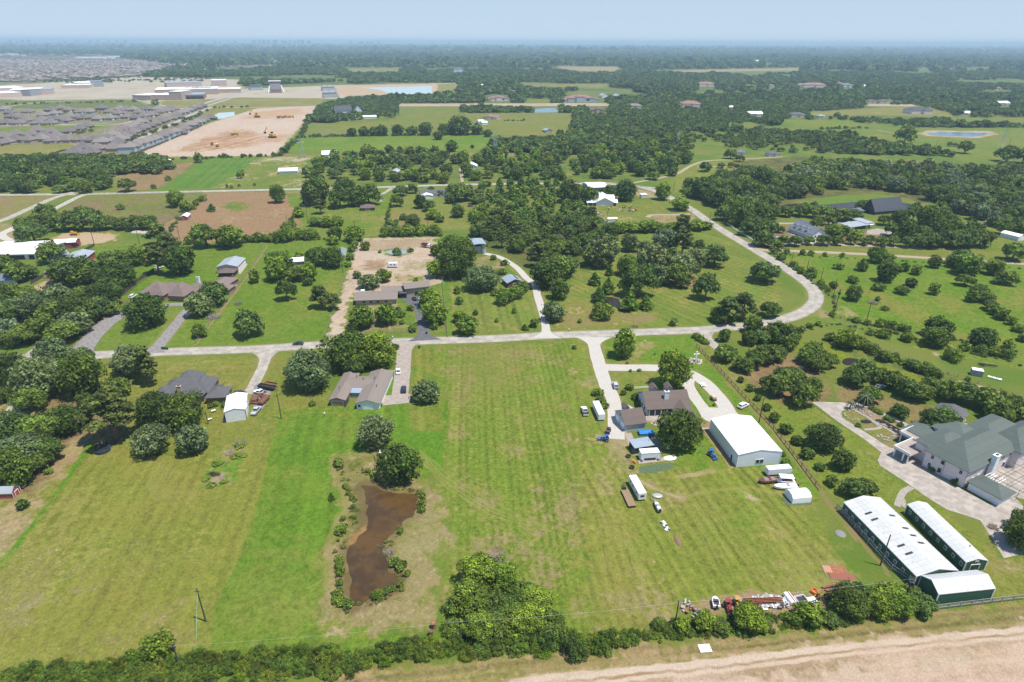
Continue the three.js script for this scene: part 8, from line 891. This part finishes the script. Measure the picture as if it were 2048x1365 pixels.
// --- lawns above the road
plant('dark', S4,1080,1078,290, 'big round dark tree between the grey drives', {tall: 0.85, hue: 2}); plant('oak', S4,1580,908,205, 'oak shading the court of the brick house'); plant('silver', S4,1468,1002,190, 'pale feathery tree right of the brick house drive'); brush(S4,1560,1010,90, 'purple brown bare tree by the post fence',[0.27,0.22,0.22]); plant('oak', S4,1460,1152,115, 'small tree on the post fence line'); plant('oak', S4,1825,1148,215, 'open tree alone on the lawn above the road', {tall: 1.15}); plant('lime', S4,1865,752,85, 'thin sapling right of the metal shop'); brush(S4,1740,910,55, 'bare sapling on the lawn',[0.2,0.16,0.14]);
plants(['dark', 'oak', 'silver', 'oak'], S4,[70,940,230,230,930,230,440,935,210,610,925,230,780,935,230,100,1045,260,260,1035,260,430,1045,280,600,1065,280,720,1005,220,60,1185,220,190,1195,240,330,1165,220,480,1185,260,560,1135,220,820,985,160,800,865,180,690,860,150,-60,960,240,-60,1120,240], 'tree of the wood beside the wide grey drive', null, {tall: 0.82});
plants(['dark', 'oak', 'dark', 'oak'], S4,[575,792,330,865,645,235,865,788,265,700,665,110], 'dark tree crowding the long red barn', null, {tall: 0.82}); plant('lime', S4,1010,622,130, 'lighter tree behind the dark barn trees'); plants('oak', S4,[60,705,200,160,740,190,245,715,110,-40,720,180], 'tree between white warehouse and red barn'); plant('oak', S4,390,598,195, 'oak at the right end of the white warehouse'); plant('oak', S4,255,468,260, 'wide low oak behind the white warehouse', {tall: 0.8});
plant('pine', S4,1165,472,160, 'upper pine of the left garden', {tall: 0.7}); plant('pine', S4,1250,585,170, 'middle pine of the left garden', {tall: 0.8}); plant('pine', S4,1165,690,170, 'lowest pine of the left garden', {tall: 0.8}); plant('dark', S4,1330,692,225, 'bushy tree at the foot of the pines'); plant('oak', S4,1512,492,195, 'brownish oak on the brown field edge', {hue: 3, tall: 1.1}); plant('lime', S4,1685,492,190, 'round light tree on the brown field edge', {tall: 0.75}); plants('bush', S4,[1385,475,85,1450,478,70,1760,465,70,1800,462,80,1860,462,70,1930,458,80,1990,458,70,2040,455,80], 'bush in the hedge below the brown field');
plants('oak', S4,[180,372,140,280,367,150,340,300,160,380,345,150,460,370,180,560,367,190,690,367,180,780,362,140,900,362,130,1000,364,150,1095,362,150,620,300,150], 'oak in the row above the sand lot'); plant('lime', S4,1290,197,120, 'bright tree by the far road'); plant('lime', S4,1355,232,78, 'lower companion of the bright far road tree'); plant('bush', S4,880,222,58, 'lone bush in the rough field'); plant('cone', S4,1550,230,66, 'small pale tree in the brown field', {tall: 0.6, hue: 4}); plants('bush', S4,[1440,190,60,1480,160,60,1410,220,50,1300,290,40], 'bush on the diagonal fence by the red shed');
plant('lime', S5,205,167,108, 'slender tree at the corner of the brown field', {tall: 1.1, hue: 2}); plants(['dark', 'oak'], S5,[485,178,200,660,200,180,780,190,160,870,178,190,700,130,150], 'dark oak by the brown cottage'); plant('pine', S5,515,247,95, 'thin pine left of the brown cottage', {tall: 0.7}); plants('lime', S5,[480,335,110,560,342,120,640,335,110,360,272,82,350,240,60], 'light bushy tree below the thin pine', null, {tall: 0.6}); plants('bush', S5,[60,460,90,150,457,90,250,468,150,330,432,120,400,440,110,450,442,110,300,358,80,270,400,110], 'bush of the hedge behind the lawn');
plant('dark', S5,625,442,105, 'dark tree on the hedge behind the lawn'); plant('lime', S5,610,472,92, 'light tree in front of the dark hedge tree', {tall: 0.7}); plant('lime', S5,770,445,150, 'bright tree at the top of the dirt track', {tall: 0.7}); plants('bush', S5,[760,470,90,748,530,74,735,590,66,720,640,64,770,490,60], 'bush along the fence of the dirt track');
plants(['dark', 'lime', 'oak'], S5,[190,652,130,200,737,165,350,737,150,240,702,180,440,742,120,420,772,80], 'tree of the clump in front of the pale roofed hut'); plant('oak', S5,500,622,180, 'grey oak beside the small lawn pond'); plant('dark', S5,612,645,145, 'dark tree beside the small lawn pond'); plant('lime', S5,370,592,92, 'light tree behind the pale roofed hut', {tall: 0.7}); plant('oak', S5,270,880,145, 'small spreading tree alone on the lawn centre', {tall: 1.3, hue: 2}); plant('lime', S5,40,752,62, 'sapling on the left lawn'); plants('pine', S5,[520,935,165,615,945,115], 'pine beside the pale dirt track', null, {tall: 0.75});
plant('lime', S5,820,1090,200, 'left front yard tree of the long grey house', {tall: 0.72}); plant('lime', S5,1000,1060,185, 'middle front yard tree of the long grey house', {tall: 0.8, hue: 2}); plants('lime', S5,[1310,935,170,1350,1058,200], 'leafy tree right of the dark asphalt drive', null, {tall: 0.75}); plant('silver', S5,870,802,175, 'low olive tree behind the grey house', {tall: 0.6}); plant('lime', S5,980,748,115, 'light tree left of the parked camper', {tall: 0.7}); plant('dark', S5,785,722,58, 'small dark tree by the dirt track'); plant('lime', S5,845,512,82, 'small tree at the top of the bare lot', {tall: 0.7}); plant('bush', S5,1075,558,58, 'tree beside the small grey pond', {tall: 1.4}); plant('bush', S5,1175,532,44, 'second small tree beside the grey pond'); plant('bush', S5,950,537,32, 'shrub left of the grey pond'); plant('lime', S5,1355,553,75, 'tree below the dump truck'); plant('lime', S5,1360,715,135, 'tree behind the garage block', {tall: 0.8}); plants('dark', S5,[1520,718,250,1470,580,170,1560,580,170], 'dark tree below the curved roof house'); plant('silver', S5,1700,822,235, 'wide grey green tree left of the small barn', {tall: 0.75}); plant('bush', S5,1790,852,64, 'bush at the foot of the grey green tree'); plants('bush', S5,[1515,838,62,1530,918,68], 'small round tree in the striped lawn', null, {tall: 1.2}); plants('lime', S5,[1530,1045,105,1585,1135,175], 'leafy tree on the striped lawn near the road', null, {tall: 0.75});
for (const [x, y, w] of [[1650,990,48],[1930,978,42],[1805,1042,34],[2010,1102,50]]) plant('cone', S5, x, y, w, 'staked sapling on the striped lawn', {group: 'saplings on the striped lawn', tall: 0.7}); plants('bush', S5,[1860,922,155,1940,882,140,1990,830,110], 'shrub of the clump below the small barn'); plant('bush', S5,1215,747,40, 'bush behind the garage wing'); plants('bush', S5,[1175,962,58,1115,1062,48,1110,1012,62,1190,1118,74,1085,960,40,1350,1100,70], 'flower bed shrub along the asphalt drive'); plants('bush', S5,[1840,700,70,1780,590,50,1860,630,60,1720,490,60], 'garden shrub by the white gravel drive');
plants('oak', S5,[1075,192,115,1100,115,105,1190,98,85], 'oak by the narrow far path'); plants(['dark', 'oak'], S5,[1250,207,92,1310,227,102,1330,110,60,1390,120,60], 'tree in front of the far ranch house'); plants('lime', S5,[1340,285,110,1390,307,76], 'light bushy tree in the upper lawn', null, {tall: 0.6}); plant('dark', S5,1520,272,105, 'round dark tree below the parked dark car', {tall: 0.8}); plants('dark', S5,[1190,338,112,1120,292,62,1070,320,40], 'dark shrub tree in the weedy corner', null, {tall: 0.75}); plant('bush', S5,1060,342,52, 'weedy bush left of the dark shrub trees'); plant('dark', S5,1618,302,44, 'small dark tree by the grassy lane'); plant('dark', S5,1460,172,66, 'small tree beside the ranch house'); plants('oak', S5,[1530,152,190,1590,150,110,1480,120,110], 'oak right of the ranch house'); plant('bush', S5,1640,155,44, 'low bush beside the ranch house oaks'); plants('bush', S5,[1000,420,110,1080,417,110,1160,417,120,1250,412,120,1340,412,110,1020,330,60,1350,370,50], 'bush of the hedge above the bare lot');
// --- central lots
plants('lime', S6,[760,392,130,860,382,140,960,382,140,1060,382,140,1150,382,120,1250,377,110,1350,372,120,1440,367,130,1510,362,95], 'bushy tree of the hedge below the white farmhouse', null, {tall: 0.55}); plants('pine', S6,[1330,405,140,1330,550,180], 'tall pine in the middle lot', null, {tall: 0.7}); plants(['silver', 'oak'], S6,[1200,525,185,1060,535,125,950,525,135], 'greyish tree beside the tall pines'); plant('dark', S6,1450,522,84, 'small tree right of the tall pines'); plant('oak', S6,1565,628,215, 'broad oak at the top of the mown lot'); plants(['silver', 'oak', 'silver'], S6,[1090,692,225,1220,642,190,1330,722,205,1420,662,180,1280,772,205,1160,770,160], 'grey oak of the middle grove'); plant('lime', S6,930,700,160, 'leafy tree with bare trunk at the grove edge', {hue: 2, tall: 0.9}); plants(['silver', 'lime'], S6,[735,645,225,670,622,130,790,600,130], 'pale tree at the left of the grove'); plant('oak', S6,1015,855,295, 'dark wide tree over the cypress pond', {hue: 2}); plants('cone', S6,[690,772,92,790,835,112,720,902,112,800,702,72], 'cypress on the left of the cypress pond', null, {tall: 0.75}); plants('cone', S6,[945,962,145,1065,952,115], 'cypress on the right of the cypress pond', null, {tall: 0.75, hue: 3}); plant('bush', S6,755,1033,190, 'round bright bush below the cypress pond', {hue: 1, tall: 0.9}); plant('oak', S6,1500,875,185, 'oak with a clear trunk on the mown lot', {tall: 1.25}); plant('oak', S6,1345,795,110, 'small oak in front of the grove'); plants('pine', S6,[1650,1050,175,1770,1020,170], 'pine of the pair by the road bend', null, {tall: 0.75}); plants('bush', S6,[1600,1052,160,1680,1045,90,1760,1015,100], 'bush under the two roadside pines'); plant('oak', S6,1920,745,215, 'open oak beside the road bend'); plant('oak', S6,1970,1003,155, 'low oak near the road bend'); plant('bush', S6,1268,1072,66, 'bush beside the roadside mailbox', {tall: 1.2}); plant('bush', S6,583,1050,40, 'tiny ball shrub on the dry lawn'); brush(S6,985,1075,40, 'small brown bush on the dry lawn',[0.18,0.15,0.11]); plant('cone', S6,180,1102,48, 'dark young pine beside the gravel drive mouth', {hue: 2, tall: 0.7}); plant('lime', S6,250,1078,78, 'young tree beside the gravel drive mouth', {tall: 0.75});
plants(['dark', 'oak'], S6,[330,795,215,440,725,240,430,875,155,500,680,160], 'dark tree overhanging the gravel drive'); plant('silver', S6,390,1045,175, 'grey green tree nearest the road beside the gravel drive', {tall: 0.9, hue: 2});
plants(['dark', 'oak'], S6,[650,172,130,800,142,150,920,152,155,560,132,120,500,162,170,880,110,110], 'tree around the white farmhouse'); plant('lime', S6,1190,145,115, 'light tree inside the upper road bend'); plant('lime', S6,1310,220,135, 'light tree beside the upper road', {tall: 0.6});
scatter(['pine', 'dark', 'oak', 'dark'], S6,[-170,330,120,300,700,300,840,420,830,500,640,560,560,620,240,650,150,560,0,500,-180,440],8.2,4,6.4, 'tree of the dark wood in the centre',11, {tall: 0.8});
scatter(['lime', 'cone', 'oak', 'lime'], S6,[-200,40,420,20,560,120,660,220,700,290,560,330,100,330,-200,350],9.0,2.6,5.0, 'young tree of the light thicket in the centre',12, {tall: 0.7, skip: 0.1});
// --- right pasture and drive rows
plants('oak', S7,[130,482,150,240,512,92,285,482,92,370,482,102,470,472,84,580,477,112,680,477,92,780,472,92,875,477,78,920,462,74,1000,482,98,1090,482,102,1180,492,112,1280,497,135,1360,492,155,1500,492,175,1600,492,175,1720,482,165], 'oak in the row along the right hand drive'); plants('lime', S7,[640,402,112,730,402,94,820,432,94,700,420,80], 'light tree between the blue roofed house and the pavilion', null, {tall: 0.7}); plants('oak', S7,[530,362,105,265,387,64,620,330,90], 'tree beside the blue roofed house');
plants(['oak', 'dark', 'lime', 'oak'], S7,[690,652,72,860,665,88,960,602,130,1040,602,112,1110,665,92,1170,668,74,1255,692,78,980,807,92,1150,832,102,1220,782,84,1385,838,88,800,752,82,1060,640,100], 'bushy tree scattered on the bright pasture', null, {tall: 0.85}); plant('dark', S7,1030,745,145, 'widest dark tree on the bright pasture'); plant('dark', S7,795,883,115, 'dark leaning tree at the lower left of the pasture'); plant('dark', S7,1390,643,86, 'dark tree at the top edge of the pasture'); plant('dark', S7,650,795,62, 'dark thin tree beside the leaning pole'); plant('oak', S7,485,703,84, 'round tree beside the upper pasture poles');
plants(['oak', 'lime', 'oak'], S7,[1560,642,150,1620,692,170,1610,772,130,1700,672,145,1820,692,130,1910,762,155,1720,832,115,1660,892,95,1760,892,135,1800,952,115,1880,1022,92,1590,602,145,1520,612,105,1950,1060,70,2000,1110,90,2040,1180,90,1840,990,80], 'tree of the hedgerow down the right pasture', null, {tall: 0.8}); plant('oak', S7,1960,585,170, 'lone oak below the white shed'); plant('oak', S7,1880,395,115, 'open oak beside the white shed', {tall: 1.4}); plant('lime', S7,2030,385,74, 'small tree right of the white shed');
plants('bush', S7,[220,547,62,270,592,72,310,547,62,360,642,62,420,692,62,400,670,50,470,715,50,500,722,62,560,772,52,590,800,46,620,822,52,430,552,52,490,557,52,590,562,44,720,567,44,640,1000,50,820,1050,60,900,1065,60], 'bush on the pasture fence beside the road'); plants('bush', S7,[930,1142,64,1030,1162,92,1190,1192,92,1000,1080,80,1080,1092,84,1160,1112,84,1210,1100,40,630,1182,80,480,1090,60,420,1120,60,540,1070,50,980,890,50,1030,960,50], 'bush along the double fence below the pasture'); brush(S7,945,905,60, 'grey brush in the pasture'); brush(S7,1040,945,60, 'low grey brush lower in the pasture');
plants('dark', S7,[60,1120,130,140,1180,120,230,1180,150,330,1200,150], 'dark tree outside the road bend');
plants(['oak', 'dark'], S7,[1230,300,130,1330,330,140,1440,300,130,1130,340,120,1080,410,130,1180,420,140,1300,420,130,1420,420,140,1540,400,150,1660,440,150,1020,330,100,1250,240,80,1420,240,100,1500,360,120], 'tree of the dense clump right of the pavilion');
plants(['oak', 'dark', 'oak'], S6,[1400,85,150,1480,135,170,1560,95,160,1600,195,180,1680,145,170,1700,255,190,1640,295,150,1760,335,180,1800,235,180,1850,405,190,1880,305,170,1950,385,160,1930,485,140,1850,155,170,1950,205,180,1780,65,170,1900,65,170], 'oak of the wood edge beside the upper road', null, {tall: 0.9});
plants('oak', S7,[200,262,130,300,268,120,400,262,130,500,275,130,600,285,140,700,300,150,800,292,130,440,205,60,510,200,60,860,225,110], 'oak in front of the long dark pond', null, {tall: 0.85});
scatter(['oak', 'dark', 'oak', 'oak', 'silver'], Sp,[1370,392,1420,372,1500,350,1560,352,1620,330,1700,330,1800,338,1950,345,2150,335,2150,470,1990,465,1950,440,1900,425,1850,400,1780,385,1740,378,1650,385,1600,402,1530,412,1560,440,1500,462,1465,440,1420,415],9.8,4.8,7.6, 'oak of the large wood on the right',21, {skip: 0.04, most: 120, far: 'rear of the large wood on the right'});
scatter(['oak', 'dark'], S1,[-100,955,-60,800,180,760,340,790,520,850,690,900,680,950,400,960],12,4.5,7.5, 'tree along the far road at upper left',22, {skip: 0.18, most: 24, far: 'trees behind the far road at upper left'}); plants('oak', S1,[750,945,110,640,860,70,640,800,60], 'tree at the edge of the small brown lot'); plants('bush', S1,[985,885,34,900,932,32,1410,872,52,1330,925,22,1355,930,22,1400,918,18,1490,915,18,1165,780,60], 'small tree scattered on the green upper field', null, {tall: 1.3});
scatter(['oak', 'dark', 'lime'], S2,[-210,900,-240,830,-60,760,120,720,420,720,560,730,700,760,960,740,1200,720,1600,720,1700,760,1620,870,1450,880,1200,880,860,880,740,880,720,800,660,800,660,900,300,905],14,4.2,7.2, 'tree along the road in the upper centre',23, {skip: 0.25, tall: 0.85, most: 60, far: 'trees behind the road in the upper centre'});
scatter(['oak', 'dark', 'lime'], S2,[1240,880,1440,870,1620,850,1700,700,2048,640,2048,760,1960,850,1850,900,1700,830,1600,880],15,5,8, 'tree of the wood above the road bend',24, {skip: 0.1, tall: 0.85, most: 30, far: 'wood above the road bend'});
plants(['oak'], S3,[180,828,70,275,808,46,335,805,40,370,815,40,405,818,44,440,825,44,275,895,110,405,890,105,470,830,40,205,820,40,385,770,50,330,755,80], 'round tree beside the curved upper drive'); plants('oak', S3,[1345,665,120,1470,700,50,1700,722,90,1615,680,34,1645,682,30,1940,770,120,2040,780,100], 'tree in the meadow near the oval pond');
plants('dark', S2,[70,622,60,140,620,60,340,615,70,700,612,130,800,612,70,575,642,56,655,712,72,865,625,50,775,692,24,420,615,70,250,618,70,500,615,80,610,612,80,200,618,60,660,605,60], 'tree of the hedge between the upper fields', null, {tall: 0.85});
// --- hedgerow at the bottom edge and other growth that nobody could count
function mass(name, label, geo, mat, list, o = {}) {// list of [x, z, R, tall]
  const m = new THREE.InstancedMesh(geo, mat, list.length), d = new THREE.Object3D(), r = rng(list.length*7 + 1), c = new THREE.Color();
  list.forEach(([x, z, R, t], i)=>{d.position.set(x, o.y ?? 0, z); d.rotation.set(0, r()*6.283,0); d.scale.set(R*(0.75 + 0.6*r()), R*t, R*(0.75 + 0.5*r())); d.updateMatrix(); m.setMatrixAt(i, d.matrix); const k = 0.66 + 0.7*r(), y = o.tint ?? 0.2; c.setRGB(k*(1 + (r() - 0.4)*y), k, k*(1 - (r() - 0.4)*y)); m.setColorAt(i, c);});
  m.name = numbered(name); m.castShadow = m.receiveShadow = true; tag(m, label, o.cat ?? 'vegetation'); m.userData.kind = 'stuff'; scene.add(m); return m;
}
function along(S, list, step, spread, r0, r1, seed, tall = 1) {const p = W2(S, list), r = rng(seed), o = []; for (let i = 1; i < p.length; i++) {const L = Math.hypot(p[i][0] - p[i - 1][0], p[i][1] - p[i - 1][1]); for (let s = 0; s < L; s += step) {const t = s / L; o.push([p[i - 1][0] + (p[i][0] - p[i - 1][0])*t + (r() - 0.5)*spread, p[i - 1][1] + (p[i][1] - p[i - 1][1])*t + (r() - 0.5)*spread, r0 + (r1 - r0)*r(), tall*(0.62 + 0.85*r())]);}} return o;}
{
  const lush = leafMat([0.135,0.205,0.028],[1,1,1]), scrub = leafMat([0.10,0.155,0.03],[1,1,1]);
  const tangle = (seed)=>{const r = rng(seed), L = []; for (let i = 0; i < 34; i++) {const a = r()*6.283, q = Math.sqrt(r()), y = Math.pow(r(),1.4)*(1.25 - 0.6*q), s = 0.14 + 0.2*r(); L.push([Math.cos(a)*q,0.12 + y, Math.sin(a)*q, s, s*(0.7 + 0.6*r())]);} return leafGeo(L,5200,0.05, seed);};
  const L1 = [-60,1358,120,1346,250,1338,420,1324,560,1320,700,1320,850,1304,1000,1298,1130,1288,1215,1292], L2 = [-60,1384,250,1362,420,1348,560,1342,700,1334];
  mass('hedgerow', 'long tangled green hedgerow along the bottom edge', tangle(3), lush,[...along(Sp, L1,0.9,3.8,0.5,1.7,41,1.0),...along(Sp, L2,1.1,3.8,0.5,1.6,43,0.9),...along(Sp,[1210,1284,1330,1270,1420,1260,1560,1250,1700,1235,1860,1205],0.9,4,0.5,1.2,45,1.1)], {tint: 0.35});
  mass('hedgerow', 'taller bright growth within the bottom hedgerow', tangle(4), leafMat(KIND.lime.c,[1,1,1]),[...along(Sp, L1,1.3,4,0.7,1.6,46,1.15),...along(Sp, L2,1.5,4,0.7,1.5,47,1.0)], {tint: 0.45});
  mass('hedgerow', 'low dark growth within the bottom hedgerow', tangle(5), leafMat(KIND.oak.c,[0.95,1,1]),[...along(Sp, L1,2.4,4.5,0.8,1.6,48,0.9),...along(Sp, L2,2.4,4.5,0.8,1.5,49,0.9),...along(SF,[1180,1000,1400,1020,1700,1060,1900,1130],1.6,9,1.2,2.6,40,1.2),...along(SF,[1260,900,1560,900],1.6,9,1.3,2.6,39,1.3),...along(Sp,[1210,1284,1330,1268,1420,1258],2.2,3.4,0.9,1.9,42,0.9)], {tint: 0.3});
  mass('weed_strip', 'low weeds along the double fence and ditch at right', protoOf('bush',1,1).crown, scrub,[...along(S7,[380,1120,520,1070,700,1060,1000,1110,1300,1180,2048,1360],3,3,0.5,1.3,44,0.7),...along(S7,[660,1000,900,1060,1200,1110,1600,1180,2048,1270],3,2.5,0.5,1.2,45,0.7),...along(S7,[190,540,420,690,650,860,660,1000],2.6,2,0.5,1.1,46,0.7),...along(S7,[200,545,560,565,1000,590,1450,610,2048,650],4,2,0.5,1.2,47,0.6),...along(SD,[340,80,620,150,880,240,1150,340],1.5,6,0.5,1.3,48,0.7)]);
  mass('weed_strip', 'ragged reeds and weeds on the pond bank', protoOf('bush',1,2).crown, leafMat([0.15,0.165,0.045],[1,1,1]),[...along(SF,[530,110,560,220,610,330,600,420,540,480,520,600,520,760,500,900,590,940],0.9,2.6,0.25,0.75,49,0.7),...along(SF,[620,100,700,170,800,215,960,240,1010,280,1000,370],0.9,2.4,0.25,0.6,50,0.6),...along(SF,[880,460,800,560,830,660,900,760,860,830,740,890,630,920],0.9,2.2,0.25,0.65,51,0.6)]);
  mass('field_hedge', 'thin hedges and fence growth between the middle fields', protoOf('bush',2,0).crown, scrub,[...along(S4,[1180,440,1400,200,1500,110],4,3,0.8,2,52,0.7),...along(S5,[0,450,330,440,560,440],3,3,0.9,2,53),...along(S5,[960,415,1400,410],3,3,0.9,2,54),...along(S5,[990,370,1010,260,1030,180],4,3,0.8,1.6,55),...along(S5,[215,430,320,280,400,160],4,4,0.8,2,56),...along(S2,[-230,632,0,624,500,616,880,612],6,5,2,4,57,0.8),...along(S1,[1240,750,1640,740,1760,620,1790,560,1860,470],6,6,1.5,4,58,0.8),...along(S2,[900,690,1200,690,1480,680,1680,690,1900,660],5,16,2,5,59,0.9),...along(S1,[460,790,800,760,1240,755],6,8,1.5,3.5,60,0.8),...along(S3,[860,582,1130,575],6,5,2,3.5,61,0.8),...along(S3,[960,510,1200,540,1500,570,1640,560,2048,560],7,14,3,6,62,0.8),...along(S2,[970,532,1085,532],5,4,2,3,63,0.8)]);
}
// --- woods of the far land
{
  const CLEAR = [[S1,[-900,150,600,150,1000,205,1130,205,900,250,830,275,1400,275,1420,330,2048,300,2070,400,1890,440,1780,560,1640,740,760,750,-900,780]],[S2,[-60,318,690,308,690,378,-60,385]],[S2,[340,430,1560,426,1600,446,340,448]],[S2,[340,448,720,450,720,485,1370,485,1340,600,1120,640,900,640,880,700,600,720,-320,730,-280,600,-200,545,310,540]],[S2,[1230,210,1660,216,1600,245,1400,242]],[S2,[30,222,355,220,345,245,60,245]],[S2,[655,220,735,220,735,250,660,248]],[S2,[1060,310,1560,316,1540,342,1050,330]],[S2,[1080,402,1240,402,1240,426,1080,426]],[S2,[1140,450,1290,452,1290,486,1120,486]],[S3,[-10,234,740,220,740,238,0,250]],[S3,[560,520,1040,528,1120,560,860,580]],[S3,[780,480,1400,436,1640,490,1640,515,1200,505,800,505]],[S3,[850,582,1200,568,1700,572,2300,570,2300,740,1850,775,1700,745,1400,665,1150,655]],[S3,[1600,512,2300,508,2300,542,1640,548]],[S2,[-1000,722,2048,715,2048,1100,-1000,1100]],[S3,[-100,700,2300,760,2300,1100,-100,1100]],[S2,[840,380,1000,380,1000,426,840,426]],[S2,[1310,360,1560,360,1560,430,1310,430]]].concat(HOLES).flatMap(([S, l])=>(S === S1 || l[1] > 700 ? [0] : [0,9,18]).map((dy)=>{const p = W2(S, l.map((v, i)=>(i % 2 ? v + dy : v))); return [p, bounds(p,0)];}));
  const open = (x, z)=>CLEAR.some(([p, b])=>x > b[0] && x < b[1] && z > b[2] && z < b[3] && inside(p, x, z));
  const r = rng(314), near = [], mid = [], far = [], belt = [];
  const rows = (z0, z1, step, R0, R1, out, keep)=>{for (let z = z0; z > z1; z -= step) {const half = -z*0.93 + 60; for (let x = -half; x < half; x += step) {const a = x + (r() - 0.5)*step, b = z + (r() - 0.5)*step, n = fbm(a / 260 + 3, b / 260); if (r() > keep(n, a, b) || open(a, b)) continue; out.push([a, b, (R0 + (R1 - R0)*r())*(0.62 + 0.8*noise(a / 90 + 7, b / 90)),0.6 + 0.5*r()]);}}};
  rows(-640,-1500,9.5,4,7.2, near, (n)=>smooth(0.26,0.42, n)); rows(-1500,-3200,15,6,10.5, mid, (n)=>smooth(0.37,0.48, n)*0.95);
  rows(-3200,-8500,36,10,21, far, (n, a, b)=>{const q = toSheet(a,0, b); return (q[0] > 440 && q[0] < 1420 && q[1] < 124) || q[0] < 440 ? 0.42 : smooth(0.40,0.53, n)*0.92;}); rows(-8500,-26000,120,20,40, belt, (n)=>0.35 + 0.5*smooth(0.4,0.5, n));
  for (let z = -1800; z > -4800; z -= 18) for (let x = -4300; x < -560; x += 18) {const u = toSheet(x,0, z); if (u[0] > -60 && u[0] < 420 && u[1] > 110 && u[1] < 166 && r() < 0.12 + 0.5*smooth(0.5,0.62, fbm(x / 160, z / 160))) mid.push([x + r()*12, z + r()*12,3 + 3*r(),0.8]);}
  for (const [S, l] of [[S1,[20,440,800,420]],[S1,[900,445,910,410]],[S1,[300,490,700,480]],[S1,[430,615,560,590]],[S1,[700,580,1000,530]],[S1,[660,690,900,600,1080,540,1200,480]],[S1,[1240,460,1440,455]]]) near.push(...along(S, l,12,14,2,4,71,0.8));
  const base = leafMat([0.092,0.145,0.028],[1,1,1]), g = (seed, n, s)=>leafGeo(KIND.oak.lobes(rng(seed)), n, s, seed);
  mass('woodland', 'wood of the upper middle distance', g(5,420,0.23), base, near.filter((_, i)=>i % 2), {cat: 'wood', tint: 0.3}); mass('woodland', 'wood of the upper middle distance, paler growth', g(6,420,0.23), leafMat([0.125,0.185,0.034],[1,1,1]), near.filter((_, i)=>!(i % 2)), {cat: 'wood', tint: 0.3});
  mass('woodland', 'far wood in haze', g(7,200,0.32), base, mid, {cat: 'wood', tint: 0.3}); mass('woodland', 'farther wood in blue haze', g(8,120,0.42), base, far, {cat: 'wood'}); mass('woodland', 'wooded horizon', g(9,90,0.45), base, belt, {cat: 'wood'});
  if (typeof console !== 'undefined') console.log('trees', TREES, 'stuff', near.length, mid.length, far.length, belt.length);
}
renderer.render(scene, camera);
